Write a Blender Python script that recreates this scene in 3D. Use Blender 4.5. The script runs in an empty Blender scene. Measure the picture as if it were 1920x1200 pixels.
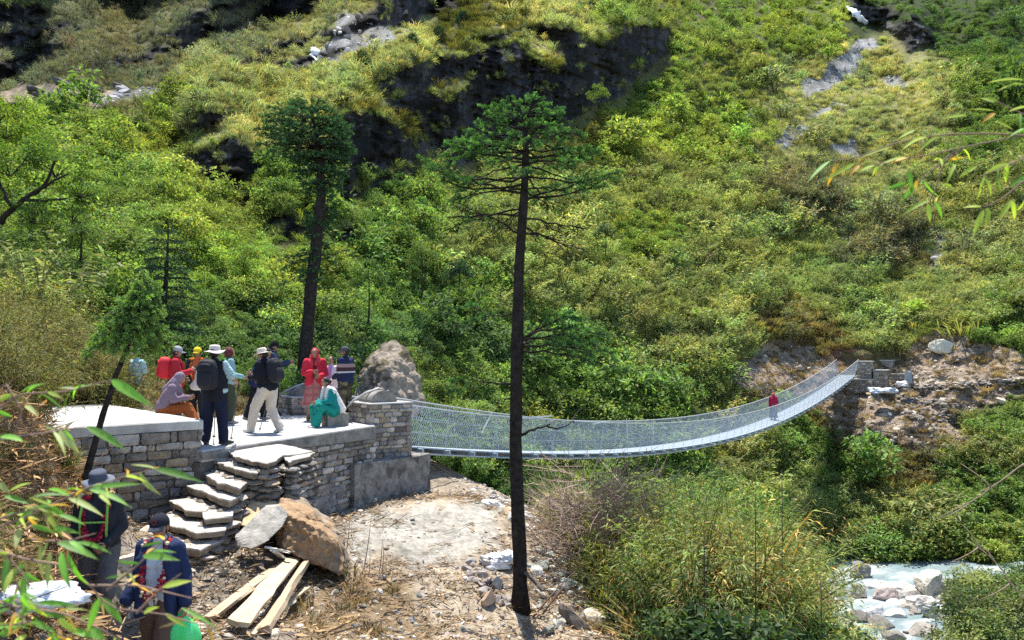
import bpy, math, random
import numpy as np
from mathutils import Vector, Matrix

scene = bpy.context.scene
COL = scene.collection
R = math.radians
F = 1507.0          # focal length in photo pixels (1920 wide)
CX, HY = 960.0, 652.0   # optical axis column, horizon row of the photograph
CAMZ = 1.72
rng = np.random.default_rng(11)
random.seed(5)

def P(px, py, d):
    return np.array([(px - CX) / F * d, d, CAMZ - (py - HY) / F * d])
def PZ(px, py, z):
    """point of the level z under photo pixel"""
    d = (CAMZ - z) * F / (py - HY)
    return np.array([(px - CX) / F * d, d, z])

# ---------------------------------------------------------------- noise
def _h(i, j, k, s):
    n = (i * 374761393 + j * 668265263 + k * 2147483647 + s * 974634777) & 0xffffffff
    n = ((n ^ (n >> 13)) * 1274126177) & 0xffffffff
    n = ((n ^ (n >> 15)) * 2246822519) & 0xffffffff
    return ((n ^ (n >> 16)) & 0xffffff).astype(np.float64) / float(0xffffff)
def vnoise(p, s=0):
    p = np.asarray(p, float); shp = p.shape[:-1]; p = p.reshape(-1, p.shape[-1])
    if p.shape[1] == 2: p = np.c_[p, np.zeros(len(p))]
    f = np.floor(p); t = p - f; f = f.astype(np.int64); t = t * t * (3 - 2 * t)
    r = 0
    for a in (0, 1):
        for b in (0, 1):
            for c in (0, 1):
                w = (t[:, 0] if a else 1 - t[:, 0]) * (t[:, 1] if b else 1 - t[:, 1]) * (t[:, 2] if c else 1 - t[:, 2])
                r = r + w * _h(f[:, 0] + a, f[:, 1] + b, f[:, 2] + c, s)
    return (r * 2 - 1).reshape(shp)
def fbm(p, o=4, s=0, g=.5):
    p = np.asarray(p, float); r = 0; a = 1.; tot = 0
    for i in range(o):
        r = r + a * vnoise(p * 2.03 ** i, s + i * 17); tot += a; a *= g
    return r / tot
def sstep(a, b, x):
    t = np.clip((x - a) / (b - a), 0, 1); return t * t * (3 - 2 * t)
def inpoly(x, y, poly):
    r = np.zeros(np.shape(x), bool); n = len(poly)
    for i in range(n):
        x0, y0 = poly[i]; x1, y1 = poly[(i + 1) % n]
        if y0 == y1: continue
        c = ((y0 > y) != (y1 > y)) & (x < (x1 - x0) * (y - y0) / (y1 - y0) + x0)
        r ^= c
    return r
def norm(v):
    v = np.asarray(v, float); n = np.linalg.norm(v, axis=-1, keepdims=True)
    return v / np.maximum(n, 1e-9)
def interp(x, pts):
    a = np.array(pts, float); return np.interp(x, a[:, 0], a[:, 1])

# ---------------------------------------------------------------- mesh building
class MB:
    def __init__(s): s.V = []; s.Fq = {}; s.C = []; s.n = 0
    def add(s, V, Fs, c=(1, 1, 1)):
        V = np.asarray(V, float).reshape(-1, 3)
        c = np.asarray(c, float)
        if c.ndim == 1: c = np.tile(c[:3], (len(V), 1))
        s.V.append(V); s.C.append(c[:, :3])
        if not isinstance(Fs, (list, tuple)) or (len(Fs) and not isinstance(Fs[0], np.ndarray)):
            g = {}
            if isinstance(Fs, np.ndarray): g[Fs.shape[1]] = Fs
            else:
                for f in Fs: g.setdefault(len(f), []).append(f)
            for k, f in g.items(): s.Fq.setdefault(k, []).append(np.asarray(f, np.int64) + s.n)
        else:
            for f in Fs: s.Fq.setdefault(f.shape[1], []).append(f.astype(np.int64) + s.n)
        s.n += len(V)
    def merge(s, o, M=None):
        V = np.concatenate(o.V)
        if M is not None: V = V @ np.array(M)[:3, :3].T + np.array(M)[:3, 3]
        s.V.append(V); s.C.append(np.concatenate(o.C))
        for k, l in o.Fq.items(): s.Fq.setdefault(k, []).append(np.concatenate(l) + s.n)
        s.n += len(V)
    def mesh(s, name, smooth=False, mat=None):
        me = bpy.data.meshes.new(name)
        if not s.V: return me
        V = np.concatenate(s.V); C = np.concatenate(s.C)
        me.vertices.add(len(V)); me.vertices.foreach_set('co', V.ravel().astype(np.float32))
        idx = []; tot = []
        for k, l in s.Fq.items():
            f = np.concatenate(l); idx.append(f.ravel()); tot.append(np.full(len(f), k))
        if idx:
            idx = np.concatenate(idx); tot = np.concatenate(tot)
            me.loops.add(len(idx)); me.loops.foreach_set('vertex_index', idx.astype(np.int32))
            me.polygons.add(len(tot)); st = np.concatenate([[0], np.cumsum(tot)[:-1]])
            me.polygons.foreach_set('loop_start', st.astype(np.int32))
            me.polygons.foreach_set('loop_total', tot.astype(np.int32))
            me.polygons.foreach_set('use_smooth', np.full(len(tot), bool(smooth)))
        at = me.attributes.new('Col', 'FLOAT_COLOR', 'POINT')
        at.data.foreach_set('color', np.c_[C, np.ones(len(C))].ravel().astype(np.float32))
        if mat: me.materials.append(mat)
        me.update(calc_edges=True); me.validate()
        return me
    def build(s, name, mat, parent=None, smooth=False):
        """link as one object; coordinates are world coordinates, moved into the parent's frame"""
        o = bpy.data.objects.new(name, s.mesh(name, smooth, mat)); COL.objects.link(o)
        if parent is not None:
            o.parent = parent
            o.matrix_parent_inverse = parent_world(parent).inverted()
        return o

def parent_world(o):
    M = o.matrix_basis.copy()
    if o.parent: M = parent_world(o.parent) @ o.matrix_parent_inverse @ M
    return M
def tag(o, label=None, cat=None, group=None, kind=None):
    if label: o['label'] = label
    if cat: o['category'] = cat
    if group: o['group'] = group
    if kind: o['kind'] = kind
    return o
def thing(name, label, cat, loc=(0, 0, 0), rz=0, group=None):
    o = bpy.data.objects.new(name, None); COL.objects.link(o)
    o.empty_display_size = .2
    o.location = Vector([float(a) for a in loc]); o.rotation_euler = (0, 0, rz)
    return tag(o, label, cat, group)

BOXF = np.array([[0, 3, 2, 1], [4, 5, 6, 7], [0, 1, 5, 4], [1, 2, 6, 5], [2, 3, 7, 6], [3, 0, 4, 7]])
def prism(mb, poly, z0, z1, c=(1, 1, 1)):
    """vertical prism over plan polygon; z0/z1 scalars or per-vertex"""
    poly = np.asarray(poly, float)[:, :2]; n = len(poly)
    a = sum(poly[i][0] * poly[(i + 1) % n][1] - poly[(i + 1) % n][0] * poly[i][1] for i in range(n))
    z0 = np.broadcast_to(z0, n); z1 = np.broadcast_to(z1, n)
    V = np.r_[np.c_[poly, z0], np.c_[poly, z1]]
    fs = [list(range(n))[::-1], [i + n for i in range(n)]] + [[i, (i + 1) % n, (i + 1) % n + n, i + n] for i in range(n)]
    if a < 0: fs = [f[::-1] for f in fs]
    mb.add(V, fs, c)
def obox(mb, c, ax, ay, az, c_=(1, 1, 1)):
    """box from centre and three half-axis vectors"""
    c, ax, ay, az = [np.asarray(q, float) for q in (c, ax, ay, az)]
    s = [(-1, -1, -1), (1, -1, -1), (1, 1, -1), (-1, 1, -1), (-1, -1, 1), (1, -1, 1), (1, 1, 1), (-1, 1, 1)]
    mb.add([c + a * ax + b * ay + d * az for a, b, d in s], BOXF, c_)
def frames(path):
    path = np.asarray(path, float); T = norm(np.gradient(path, axis=0))
    up = np.array([0, 0, 1.]) if abs(T[0][2]) < .9 else np.array([1., 0, 0])
    A = []; a = np.cross(up, T[0]); a /= np.linalg.norm(a)
    for t in T:
        a = a - t * np.dot(a, t); n = np.linalg.norm(a)
        a = a / n if n > 1e-6 else np.cross(t, [0.3, .5, .8]); A.append(a)
    A = np.array(A); return T, A, np.cross(T, A)
def tube(mb, path, rad, n=8, c=(1, 1, 1), cap=True, noise=0, seed=0, squash=1):
    path = np.asarray(path, float); m = len(path); rad = np.broadcast_to(rad, m)
    T, A, B = frames(path); th = np.linspace(0, 2 * np.pi, n, endpoint=False)
    V = path[:, None] + rad[:, None, None] * (np.cos(th)[None, :, None] * A[:, None] + squash * np.sin(th)[None, :, None] * B[:, None])
    if noise:
        q = V.reshape(-1, 3); d = norm(q - np.repeat(path, n, 0))
        V = (q + d * (fbm(q * 3.1 / max(noise, .02) * .12, 3, seed) * noise)[:, None]).reshape(m, n, 3)
    V = V.reshape(-1, 3)
    i = np.arange(m - 1)[:, None] * n; j = np.arange(n)[None]; k = (j + 1) % n
    Q = np.stack([i + j, i + k, i + n + k, i + n + j], -1).reshape(-1, 4)
    fs = [Q]
    cc = np.asarray(c, float)
    if cc.ndim == 2: cc = np.repeat(cc, n, 0)
    mb.add(V, Q, cc)
    if cap:
        base = mb.n - len(V)
        mb.Fq.setdefault(n, []).append(np.array([np.arange(n)[::-1] + base, np.arange(n) + (m - 1) * n + base]))
_ico = {}
def icos(sub):
    if sub not in _ico:
        import bmesh
        bm = bmesh.new(); bmesh.ops.create_icosphere(bm, subdivisions=sub, radius=1)
        V = np.array([v.co[:] for v in bm.verts]); Fc = np.array([[v.index for v in f.verts] for f in bm.faces]); bm.free()
        _ico[sub] = (V, Fc)
    return _ico[sub]
def rock(mb, c, size, seed=0, sub=3, cuts=9, rough=.06, rot=None, col=(1, 1, 1), colvar=.12, flat=None):
    """angular boulder: a sphere cut by random planes, roughened"""
    r = np.random.default_rng(seed); V, Fc = icos(sub); V = V.copy()
    for i in range(cuts):
        n = norm(r.normal(size=3)); h = r.uniform(.5, .82)
        d = V @ n - h; V = V - np.where(d > 0, d, 0)[:, None] * n * .97
    V *= 1 + (fbm(V * 2.2 + seed * 3.7, 4, seed % 97) * rough * 2)[:, None]
    V = V * np.asarray(size, float)
    if rot is not None: V = V @ np.array(Matrix.Rotation(rot[2], 3, 'Z') @ Matrix.Rotation(rot[1], 3, 'Y') @ Matrix.Rotation(rot[0], 3, 'X')).T
    k = 1 + colvar * fbm(V / max(size) * 2.5 + 5, 3, seed % 53)[:, None]
    mb.add(V + np.asarray(c, float), Fc, np.asarray(col) * k)
def leaves(mb, Pn, D, N, L, W, C, droop=0.0):
    """one folded diamond leaf per row"""
    n = len(Pn); D = norm(D); S = norm(np.cross(D, N)); U = np.cross(S, D)
    L = np.broadcast_to(L, n)[:, None]; W = np.broadcast_to(W, n)[:, None]
    a = Pn; m = Pn + D * L * .42; t = Pn + D * L - U * L * droop
    V = np.stack([a, m + S * W * .5 + U * W * .12, t, m - S * W * .5 + U * W * .12], 1).reshape(-1, 3)
    Fq = np.arange(4 * n).reshape(n, 4)
    C = np.asarray(C, float); C = np.tile(C, (n, 1)) if C.ndim == 1 else C
    mb.add(V, Fq, np.repeat(C, 4, 0))
def blades(mb, Pn, D, L, W, C, bend=.35):
    """two-segment grass blades that arch over"""
    n = len(Pn); D = norm(D); H = D * [1, 1, 0]; S = norm(np.cross(D, [0, 0, 1.]) + 1e-4)
    L = np.broadcast_to(L, n)[:, None]; W = np.broadcast_to(W, n)[:, None]
    m = Pn + D * L * .55; t = m + norm(D + norm(H + 1e-5) * bend * 1.6 + [0, 0, -bend]) * L * .5
    V = np.stack([Pn - S * W * .5, Pn + S * W * .5, m + S * W * .4, m - S * W * .4, t + S * W * .06, t - S * W * .06], 1).reshape(-1, 3)
    b = np.arange(n)[:, None] * 6
    Fq = np.concatenate([b + [0, 1, 2, 3], b + [3, 2, 4, 5]])
    C = np.asarray(C, float); C = np.tile(C, (n, 1)) if C.ndim == 1 else C
    mb.add(V, Fq, np.repeat(C, 6, 0))

# ---------------------------------------------------------------- materials
def _mat(name):
    m = bpy.data.materials.new(name); m.use_nodes = True
    nt = m.node_tree; nt.nodes.clear(); return m, nt, nt.nodes.new, nt.links.new
def solid(name, color=None, rough=.8, scale=8, var=.25, bump=.2, bscale=None, bdist=.02, spec=.25, metal=0, stain=None, detail=6):
    """Principled with noise-varied colour (or the 'Col' attribute when color is None) and noise bump"""
    m, nt, N, L = _mat(name)
    out = N('ShaderNodeOutputMaterial'); b = N('ShaderNodeBsdfPrincipled'); L(b.outputs[0], out.inputs[0])
    b.inputs['Roughness'].default_value = rough; b.inputs['Specular IOR Level'].default_value = spec; b.inputs['Metallic'].default_value = metal
    tc = N('ShaderNodeTexCoord'); n1 = N('ShaderNodeTexNoise'); n1.inputs['Scale'].default_value = scale; n1.inputs['Detail'].default_value = detail
    n1.inputs['Roughness'].default_value = .65
    L(tc.outputs['Object'], n1.inputs['Vector'])
    mr = N('ShaderNodeMapRange'); mr.inputs[1].default_value = .3; mr.inputs[2].default_value = .7; mr.inputs[3].default_value = 1 - var; mr.inputs[4].default_value = 1 + var
    L(n1.outputs['Fac'], mr.inputs[0])
    mx = N('ShaderNodeMix'); mx.data_type = 'RGBA'; mx.blend_type = 'MULTIPLY'; mx.inputs[0].default_value = 1
    if color is None:
        a = N('ShaderNodeAttribute'); a.attribute_name = 'Col'; L(a.outputs['Color'], mx.inputs[6])
    else: mx.inputs[6].default_value = (*color, 1)
    L(mr.outputs[0], mx.inputs[7]); src = mx.outputs[2]
    if stain:
        n2 = N('ShaderNodeTexNoise'); n2.inputs['Scale'].default_value = stain[1]; n2.inputs['Detail'].default_value = 5; L(tc.outputs['Object'], n2.inputs['Vector'])
        r2 = N('ShaderNodeMapRange'); r2.inputs[1].default_value = stain[2]; r2.inputs[2].default_value = stain[2] + .12; L(n2.outputs['Fac'], r2.inputs[0])
        m2 = N('ShaderNodeMix'); m2.data_type = 'RGBA'; m2.inputs[7].default_value = (*stain[0], 1); L(r2.outputs[0], m2.inputs[0]); L(src, m2.inputs[6]); src = m2.outputs[2]
    L(src, b.inputs['Base Color'])
    if bump:
        bp = N('ShaderNodeBump'); bp.inputs['Strength'].default_value = bump; bp.inputs['Distance'].default_value = bdist
        n3 = N('ShaderNodeTexNoise'); n3.inputs['Scale'].default_value = bscale or scale * 2; n3.inputs['Detail'].default_value = 8; n3.inputs['Roughness'].default_value = .7
        L(tc.outputs['Object'], n3.inputs['Vector']); L(n3.outputs['Fac'], bp.inputs['Height']); L(bp.outputs[0], b.inputs['Normal'])
    return m
def leafmat(name, trans=.45, tint=False, gloss=.06, sat=1.0):
    m, nt, N, L = _mat(name)
    out = N('ShaderNodeOutputMaterial'); a = N('ShaderNodeAttribute'); a.attribute_name = 'Col'; src = a.outputs['Color']
    if tint:
        t = N('ShaderNodeAttribute'); t.attribute_name = 'tint'; t.attribute_type = 'INSTANCER'
        mx = N('ShaderNodeMix'); mx.data_type = 'RGBA'; mx.blend_type = 'MULTIPLY'; mx.inputs[0].default_value = 1
        L(src, mx.inputs[6]); L(t.outputs['Color'], mx.inputs[7]); src = mx.outputs[2]
    d = N('ShaderNodeBsdfDiffuse'); t = N('ShaderNodeBsdfTranslucent'); L(src, d.inputs[0])
    g = N('ShaderNodeMix'); g.data_type = 'RGBA'; g.blend_type = 'MULTIPLY'; g.inputs[0].default_value = 1; g.inputs[7].default_value = (1.2, 1.32, .7, 1)
    L(src, g.inputs[6]); L(g.outputs[2], t.inputs[0])
    ms = N('ShaderNodeMixShader'); ms.inputs[0].default_value = trans; L(d.outputs[0], ms.inputs[1]); L(t.outputs[0], ms.inputs[2])
    last = ms.outputs[0]
    if gloss:
        gl = N('ShaderNodeBsdfGlossy'); gl.inputs['Roughness'].default_value = .62; gl.inputs[0].default_value = (.9, .95, .9, 1)
        m2 = N('ShaderNodeMixShader'); m2.inputs[0].default_value = gloss; L(last, m2.inputs[1]); L(gl.outputs[0], m2.inputs[2]); last = m2.outputs[0]
    L(last, out.inputs[0]); return m

# ---------------------------------------------------------------- instanced 'stuff'
def proto(name, mb, mat, smooth=False):
    return bpy.data.objects.new(name, mb.mesh(name, smooth, mat))     # never linked: only instanced by the scatter objects
def scatter(name, pts, yaw, scl, tint, protos, label, cat, tilt=.12, sclz=None, mat=None):
    n = len(pts); me = bpy.data.meshes.new(name)
    me.vertices.add(n); me.vertices.foreach_set('co', np.asarray(pts, np.float32).ravel())
    r = np.random.default_rng(n)
    rot = np.c_[r.normal(size=(n, 2)) * tilt, yaw]
    s3 = np.c_[scl, scl, scl if sclz is None else sclz]
    for nm, ty, dt in (('rot', 'FLOAT_VECTOR', rot), ('scl', 'FLOAT_VECTOR', s3)):
        me.attributes.new(nm, ty, 'POINT').data.foreach_set('vector', np.asarray(dt, np.float32).ravel())
    me.attributes.new('tint', 'FLOAT_COLOR', 'POINT').data.foreach_set('color', np.c_[tint, np.ones(n)].astype(np.float32).ravel())
    me.attributes.new('idx', 'INT', 'POINT').data.foreach_set('value', r.integers(0, len(protos), n).astype(np.int32))
    o = bpy.data.objects.new(name, me); COL.objects.link(o); tag(o, label, cat, kind='stuff')
    ng = bpy.data.node_groups.new(name + '_scatter', 'GeometryNodeTree')
    ng.interface.new_socket('Geometry', in_out='INPUT', socket_type='NodeSocketGeometry'); ng.interface.new_socket('Geometry', in_out='OUTPUT', socket_type='NodeSocketGeometry')
    N, L = ng.nodes.new, ng.links.new
    a, b, ins = N('NodeGroupInput'), N('NodeGroupOutput'), N('GeometryNodeInstanceOnPoints')
    j = N('GeometryNodeJoinGeometry')
    for p in protos:
        oi = N('GeometryNodeObjectInfo'); oi.inputs[0].default_value = p; oi.inputs['As Instance'].default_value = True
        L(oi.outputs['Geometry'], j.inputs[0])
    def at(nm, ty):
        q = N('GeometryNodeInputNamedAttribute'); q.data_type = ty; q.inputs['Name'].default_value = nm
        return [x for x in q.outputs if x.enabled and x.name == 'Attribute'][0]
    L(a.outputs[0], ins.inputs['Points']); L(j.outputs[0], ins.inputs['Instance']); ins.inputs['Pick Instance'].default_value = True
    L(at('idx', 'INT'), ins.inputs['Instance Index']); L(at('scl', 'FLOAT_VECTOR'), ins.inputs['Scale'])
    e2r = N('FunctionNodeEulerToRotation'); L(at('rot', 'FLOAT_VECTOR'), e2r.inputs[0]); L(e2r.outputs[0], ins.inputs['Rotation'])
    L(ins.outputs[0], b.inputs[0])
    o.modifiers.new('scatter', 'NODES').node_group = ng
    return o

# ---------------------------------------------------------------- camera, sky, sun
cam = bpy.data.cameras.new('camera'); co = bpy.data.objects.new('camera', cam); COL.objects.link(co)
cam.sensor_width = 36; cam.lens = 36 * F / 1920; cam.shift_y = (HY - 600) / 1920; cam.clip_end = 3000; cam.clip_start = .05
co.location = (0, 0, CAMZ); co.rotation_euler = (R(90), 0, 0); scene.camera = co
cam.dof.use_dof = True; cam.dof.focus_distance = 17.; cam.dof.aperture_fstop = 5.0
SUN_EL, SUN_AZ = R(71), R(-13)      # azimuth from +Y, positive towards +X
sd = Vector((math.sin(SUN_AZ) * math.cos(SUN_EL), math.cos(SUN_AZ) * math.cos(SUN_EL), math.sin(SUN_EL)))
sl = bpy.data.lights.new('sun', 'SUN'); sl.energy = 4.3; sl.angle = R(.5); sl.color = (1, .955, .88)
so = bpy.data.objects.new('sun', sl); COL.objects.link(so); so.rotation_euler = sd.to_track_quat('Z', 'Y').to_euler(); so.location = sd * 300
w = bpy.data.worlds.new('World'); scene.world = w; w.use_nodes = True
nt = w.node_tree; bg = nt.nodes['Background']; sky = nt.nodes.new('ShaderNodeTexSky'); sky.sky_type = 'NISHITA'; sky.sun_disc = False
sky.sun_elevation = SUN_EL; sky.sun_rotation = SUN_AZ; sky.altitude = 2600; nt.links.new(sky.outputs[0], bg.inputs[0]); bg.inputs[1].default_value = .15
scene.view_settings.view_transform = 'Standard'; scene.view_settings.look = 'None'; scene.view_settings.gamma = 1; scene.view_settings.exposure = 1.22
scene.render.engine = 'CYCLES'
cy = scene.cycles; cy.max_bounces = 5; cy.diffuse_bounces = 3; cy.transmission_bounces = 4; cy.glossy_bounces = 2; cy.transparent_max_bounces = 8
cy.use_denoising = False; cy.denoiser = 'OPENIMAGEDENOISE'; cy.denoising_input_passes = 'RGB_ALBEDO_NORMAL'; cy.denoising_prefilter = 'ACCURATE'; cy.sample_clamp_indirect = 6
# ================================================================ people
M_skin = solid('skin', None, .55, 60, .06, .1, spec=.35)
M_cloth = solid('cloth', None, .9, 55, .10, .35, 90, .004, .15)
M_hair = solid('hair', (.012, .010, .009), .6, 60, .3, .3, spec=.4)
M_gear = solid('gear_fabric', None, .75, 45, .12, .3, 80, .004, .3)
M_shoe = solid('shoe', None, .75, 40, .2, .3)
SKIN = np.array([.30, .165, .10])
PEND = []
def cap(mb, p0, r0, p1, r1, sub=2, flat=None, c=(1, 1, 1)):
    V, Fc = icos(sub); p0 = np.asarray(p0, float); p1 = np.asarray(p1, float); ax = p1 - p0; n = np.linalg.norm(ax); ax = ax / n if n > 1e-6 else np.array([0, 0, 1.])
    up = V @ ax > 0; W = np.where(up[:, None], p1 + V * r1, p0 + V * r0); mb.add(W, Fc, c)
def ell(mb, c, rad, M=None, sub=3, col=(1, 1, 1), power=1.0):
    V, Fc = icos(sub)
    if power != 1: V = np.sign(V) * np.abs(V) ** power
    V = V * np.asarray(rad)
    if M is not None: V = V @ np.array(M).T
    mb.add(V + np.asarray(c), Fc, col)
def remesh(mb, name, mat, parent, voxel, smooth=3, fold=0., ffreq=11., colfn=None, extra=None, seed=0):
    o = bpy.data.objects.new(name, mb.mesh(name + '_raw')); COL.objects.link(o); o.parent = parent
    m = o.modifiers.new('r', 'REMESH'); m.mode = 'VOXEL'; m.voxel_size = voxel; m.use_smooth_shade = True
    m = o.modifiers.new('s', 'SMOOTH'); m.iterations = smooth; m.factor = .5
    PEND.append((o, name, mat, fold, ffreq, colfn, extra, seed)); return o
def finish_remesh():
    dg = bpy.context.evaluated_depsgraph_get(); done = []
    for it in PEND: done.append(bpy.data.meshes.new_from_object(it[0].evaluated_get(dg)))
    for (o, name, mat, fold, ff, colfn, extra, seed), me in zip(PEND, done):
        n = len(me.vertices); V = np.empty(n * 3); me.vertices.foreach_get('co', V); V = V.reshape(-1, 3); Nn = np.empty(n * 3); me.vertices.foreach_get('normal', Nn); Nn = Nn.reshape(-1, 3)
        if fold:
            q = V * [ff, ff, ff * .6]; f = 1 - 2 * np.abs(fbm(q + seed * 3.1, 3, seed)); V = V + Nn * (f * fold + .35 * fold * fbm(q * 3, 2, seed + 2))[:, None]
        C = np.ones((n, 3)) if colfn is None else colfn(V)
        m2 = MB(); nl = len(me.loops); li = np.empty(nl, np.int32); me.loops.foreach_get('vertex_index', li); lt = np.empty(len(me.polygons), np.int32); me.polygons.foreach_get('loop_total', lt)
        st = np.cumsum(lt) - lt; fs = []
        for k in (3, 4):
            s_ = st[lt == k]
            if len(s_): fs.append(li[s_[:, None] + np.arange(k)])
        m2.add(V, fs, C)
        if extra is not None: m2.merge(extra)
        o.modifiers.clear(); old = o.data; o.data = m2.mesh(name, True, mat); bpy.data.meshes.remove(old); bpy.data.meshes.remove(me)
    PEND.clear()
def addchild(mb, name, mat, parent, smooth=True):
    o = bpy.data.objects.new(name, mb.mesh(name, smooth, mat)); COL.objects.link(o); o.parent = parent; return o
DEF = dict(pel=(0, 0, .93), chest=(0, 0, 1.24), neck=(0, 0, 1.44), head=(0, .018, 1.585), sl=(-.178, 0, 1.385), sr=(.178, 0, 1.385), el=(-.225, -.03, 1.11), er=(.225, -.03, 1.11), wl=(-.235, .05, .865), wr=(.235, .05, .865),
           hl=(-.09, 0, .90), hr=(.09, 0, .90), kl=(-.10, .03, .50), kr=(.10, .03, .50), al=(-.105, -.01, .085), ar=(.105, -.01, .085))
def person(label, loc, yaw, height=1.68, pose={}, bend=0, hyaw=0, hpitch=0, top=None, bottom=None, shoes=(.05, .045, .04), hat=None, hair=True, skin=SKIN, vox=.016, extras=(), hold={}, seed=1, group='hikers and villagers on the bridge platform', slim=1.0):
    k = height / 1.70; J = {a: np.array(b, float) for a, b in DEF.items()}
    B = Matrix.Rotation(R(-bend), 3, 'X')
    for a in ('chest', 'neck', 'head', 'sl', 'sr', 'el', 'er', 'wl', 'wr'): J[a] = J['pel'] + np.array(B) @ (J[a] - J['pel'])
    for a, b in pose.items(): J[a] = np.array(b, float)
    for a in J: J[a] = J[a] * k
    root = thing('person', label, 'person', loc, yaw, group)
    tx = norm(J['sr'] - J['sl']); px_ = norm(J['hr'] - J['hl']); tup = norm(J['neck'] - J['pel']); tf = norm(np.cross(tup, tx))
    w = k * slim
    Hm = np.array(Matrix.Rotation(R(hyaw), 3, 'Z') @ Matrix.Rotation(R(-hpitch), 3, 'X')); hc = J['head']
    H = lambda x, y, z: hc + Hm @ (np.array([x, y, z]) * k)
    # --- body
    b = MB(); pc, cc = J['pel'], J['chest']; hi = J['neck'] - tup * .10 * k
    for s in (-1, 1):
        cap(b, pc + px_ * s * .07 * w, .11 * w, cc + tx * s * .075 * w, .115 * w); cap(b, cc + tx * s * .075 * w, .115 * w, hi + tx * s * .09 * w, .075 * w)
        S_, E_, W_ = (J['sl'], J['el'], J['wl']) if s < 0 else (J['sr'], J['er'], J['wr'])
        cap(b, hi + tx * s * .07 * w, .07 * w, S_, .056 * w); cap(b, S_, .056 * w, E_, .043 * w); cap(b, E_, .042 * w, W_, .029 * w)
        Hp, Kn, An = (J['hl'], J['kl'], J['al']) if s < 0 else (J['hr'], J['kr'], J['ar'])
        cap(b, pc + px_ * s * .07 * w, .11 * w, Hp, .092 * w); cap(b, Hp, .09 * w, Kn, .058 * w); cap(b, Kn, .056 * w, An, .042 * w)
    cap(b, hi, .07 * w, J['neck'] + tup * .02, .058 * k); cap(b, J['neck'], .056 * k, hc - np.array([0, 0, .03]) * k, .054 * k)
    # hands: palm + five fingers, joined to the body mesh
    hands = MB()
    for s, W_, E_, key in ((-1, J['wl'], J['el'], 'l'), (1, J['wr'], J['er'], 'r')):
        hd = np.array(hold.get('d' + key, norm(W_ - E_)), float); hd = norm(hd); curl = hold.get('c' + key, .45)
        pn = hold.get('n' + key); pn = np.array(pn, float) if pn is not None else np.array([-s, 0, 0.]); pn = norm(pn - hd * np.dot(pn, hd)); sd_ = np.cross(pn, hd)
        for q in (-.022, 0, .022): cap(hands, W_ - hd * .02 * k, .020 * k, W_ + hd * .075 * k + sd_ * q * k, .0165 * k, 1, c=skin)
        cap(b, E_ * .1 + W_ * .9, .03 * w, W_ + hd * .03 * k, .026 * k)
        for i, (q, ln_) in enumerate(((-.033, .060), (-.011, .074), (.012, .080), (.034, .070))):
            a0 = W_ + (hd * .078 + sd_ * q) * k; a1 = a0 + norm(hd + pn * curl * .8 + sd_ * q * 3) * ln_ * .5 * k; a2 = a1 + norm(hd * (1 - curl) + pn * curl * 1.9) * ln_ * .36 * k; a3 = a2 + norm(hd * (.7 - curl * 1.6) + pn * curl * 1.8) * ln_ * .28 * k
            tube(hands, [a0 - hd * .02, a0, a1, a2, a3], np.array([.0095, .0095, .0088, .008, .0055]) * k, 6, skin)
        t0 = W_ + (hd * .025 + sd_ * .022 * (1 if True else -1)) * k; tdir = norm(sd_ * .9 + hd * .7 + pn * (.3 + .5 * curl)); t1 = t0 + tdir * .045 * k; t2 = t1 + norm(hd + pn * curl) * .032 * k
        tube(hands, [t0 - tdir * .01, t0, t1, t2], np.array([.0125, .012, .010, .007]) * k, 6, skin)
    # head with face, made finer, joined to the same mesh
    hm_ = MB(); V, Fc = icos(4); Vh = V.copy(); y = Vh[:, 1]; z = Vh[:, 2]; x = Vh[:, 0]
    jaw = sstep(.1, -.9, z); Vh[:, 0] *= .073 * (1 - .26 * jaw); Vh[:, 1] *= .094 * (1 - .12 * jaw); Vh[:, 2] *= .117
    fr = sstep(.2, .75, y)
    Vh[:, 1] += np.where(y > 0, -.010 * np.exp(-((np.abs(x) - .42) / .2) ** 2 - ((z - .07) / .13) ** 2), 0) + .021 * np.exp(-(x / .15) ** 2 - ((z + .18) / .17) ** 2) * fr + .010 * np.exp(-(x / .13) ** 2 - ((z - .02) / .18) ** 2) * fr
    Vh[:, 1] += (.006 * np.exp(-(x / .3) ** 2 - ((z + .52) / .1) ** 2) + .007 * np.exp(-(x / .6) ** 2 - ((z - .25) / .1) ** 2) + .010 * np.exp(-(x / .35) ** 2 - ((z + .85) / .16) ** 2)) * fr
    Ch = np.ones((len(Vh), 3)) * skin * (1 + .12 * fbm(V * 3, 2, seed))[:, None]
    eye = (np.exp(-((np.abs(x) - .42) / .15) ** 2 - ((z - .06) / .065) ** 2) > .45) & (y > .3); Ch[eye] = (.03, .02, .02)
    brow = (np.exp(-((np.abs(x) - .42) / .24) ** 2 - ((z - .27) / .05) ** 2) > .45) & (y > .3); Ch[brow] = (.03, .02, .015)
    lip = (np.exp(-(x / .30) ** 2 - ((z + .52) / .065) ** 2) > .45) & (y > .3); Ch[lip] = skin * [.85, .5, .5]
    hm_.add(hc + (Vh * k) @ Hm.T, Fc, Ch)
    for s in (-1, 1): ell(hm_, H(s * .073, -.01, -.005), np.array([.010, .020, .031]) * k, Hm, 2, skin)
    hands.merge(hm_)
    remesh(b, 'body', M_skin, root, vox * .9, 2, colfn=lambda V, s_=skin: np.tile(s_, (len(V), 1)), extra=hands)
    # --- clothes
    t = top or {}
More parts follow.
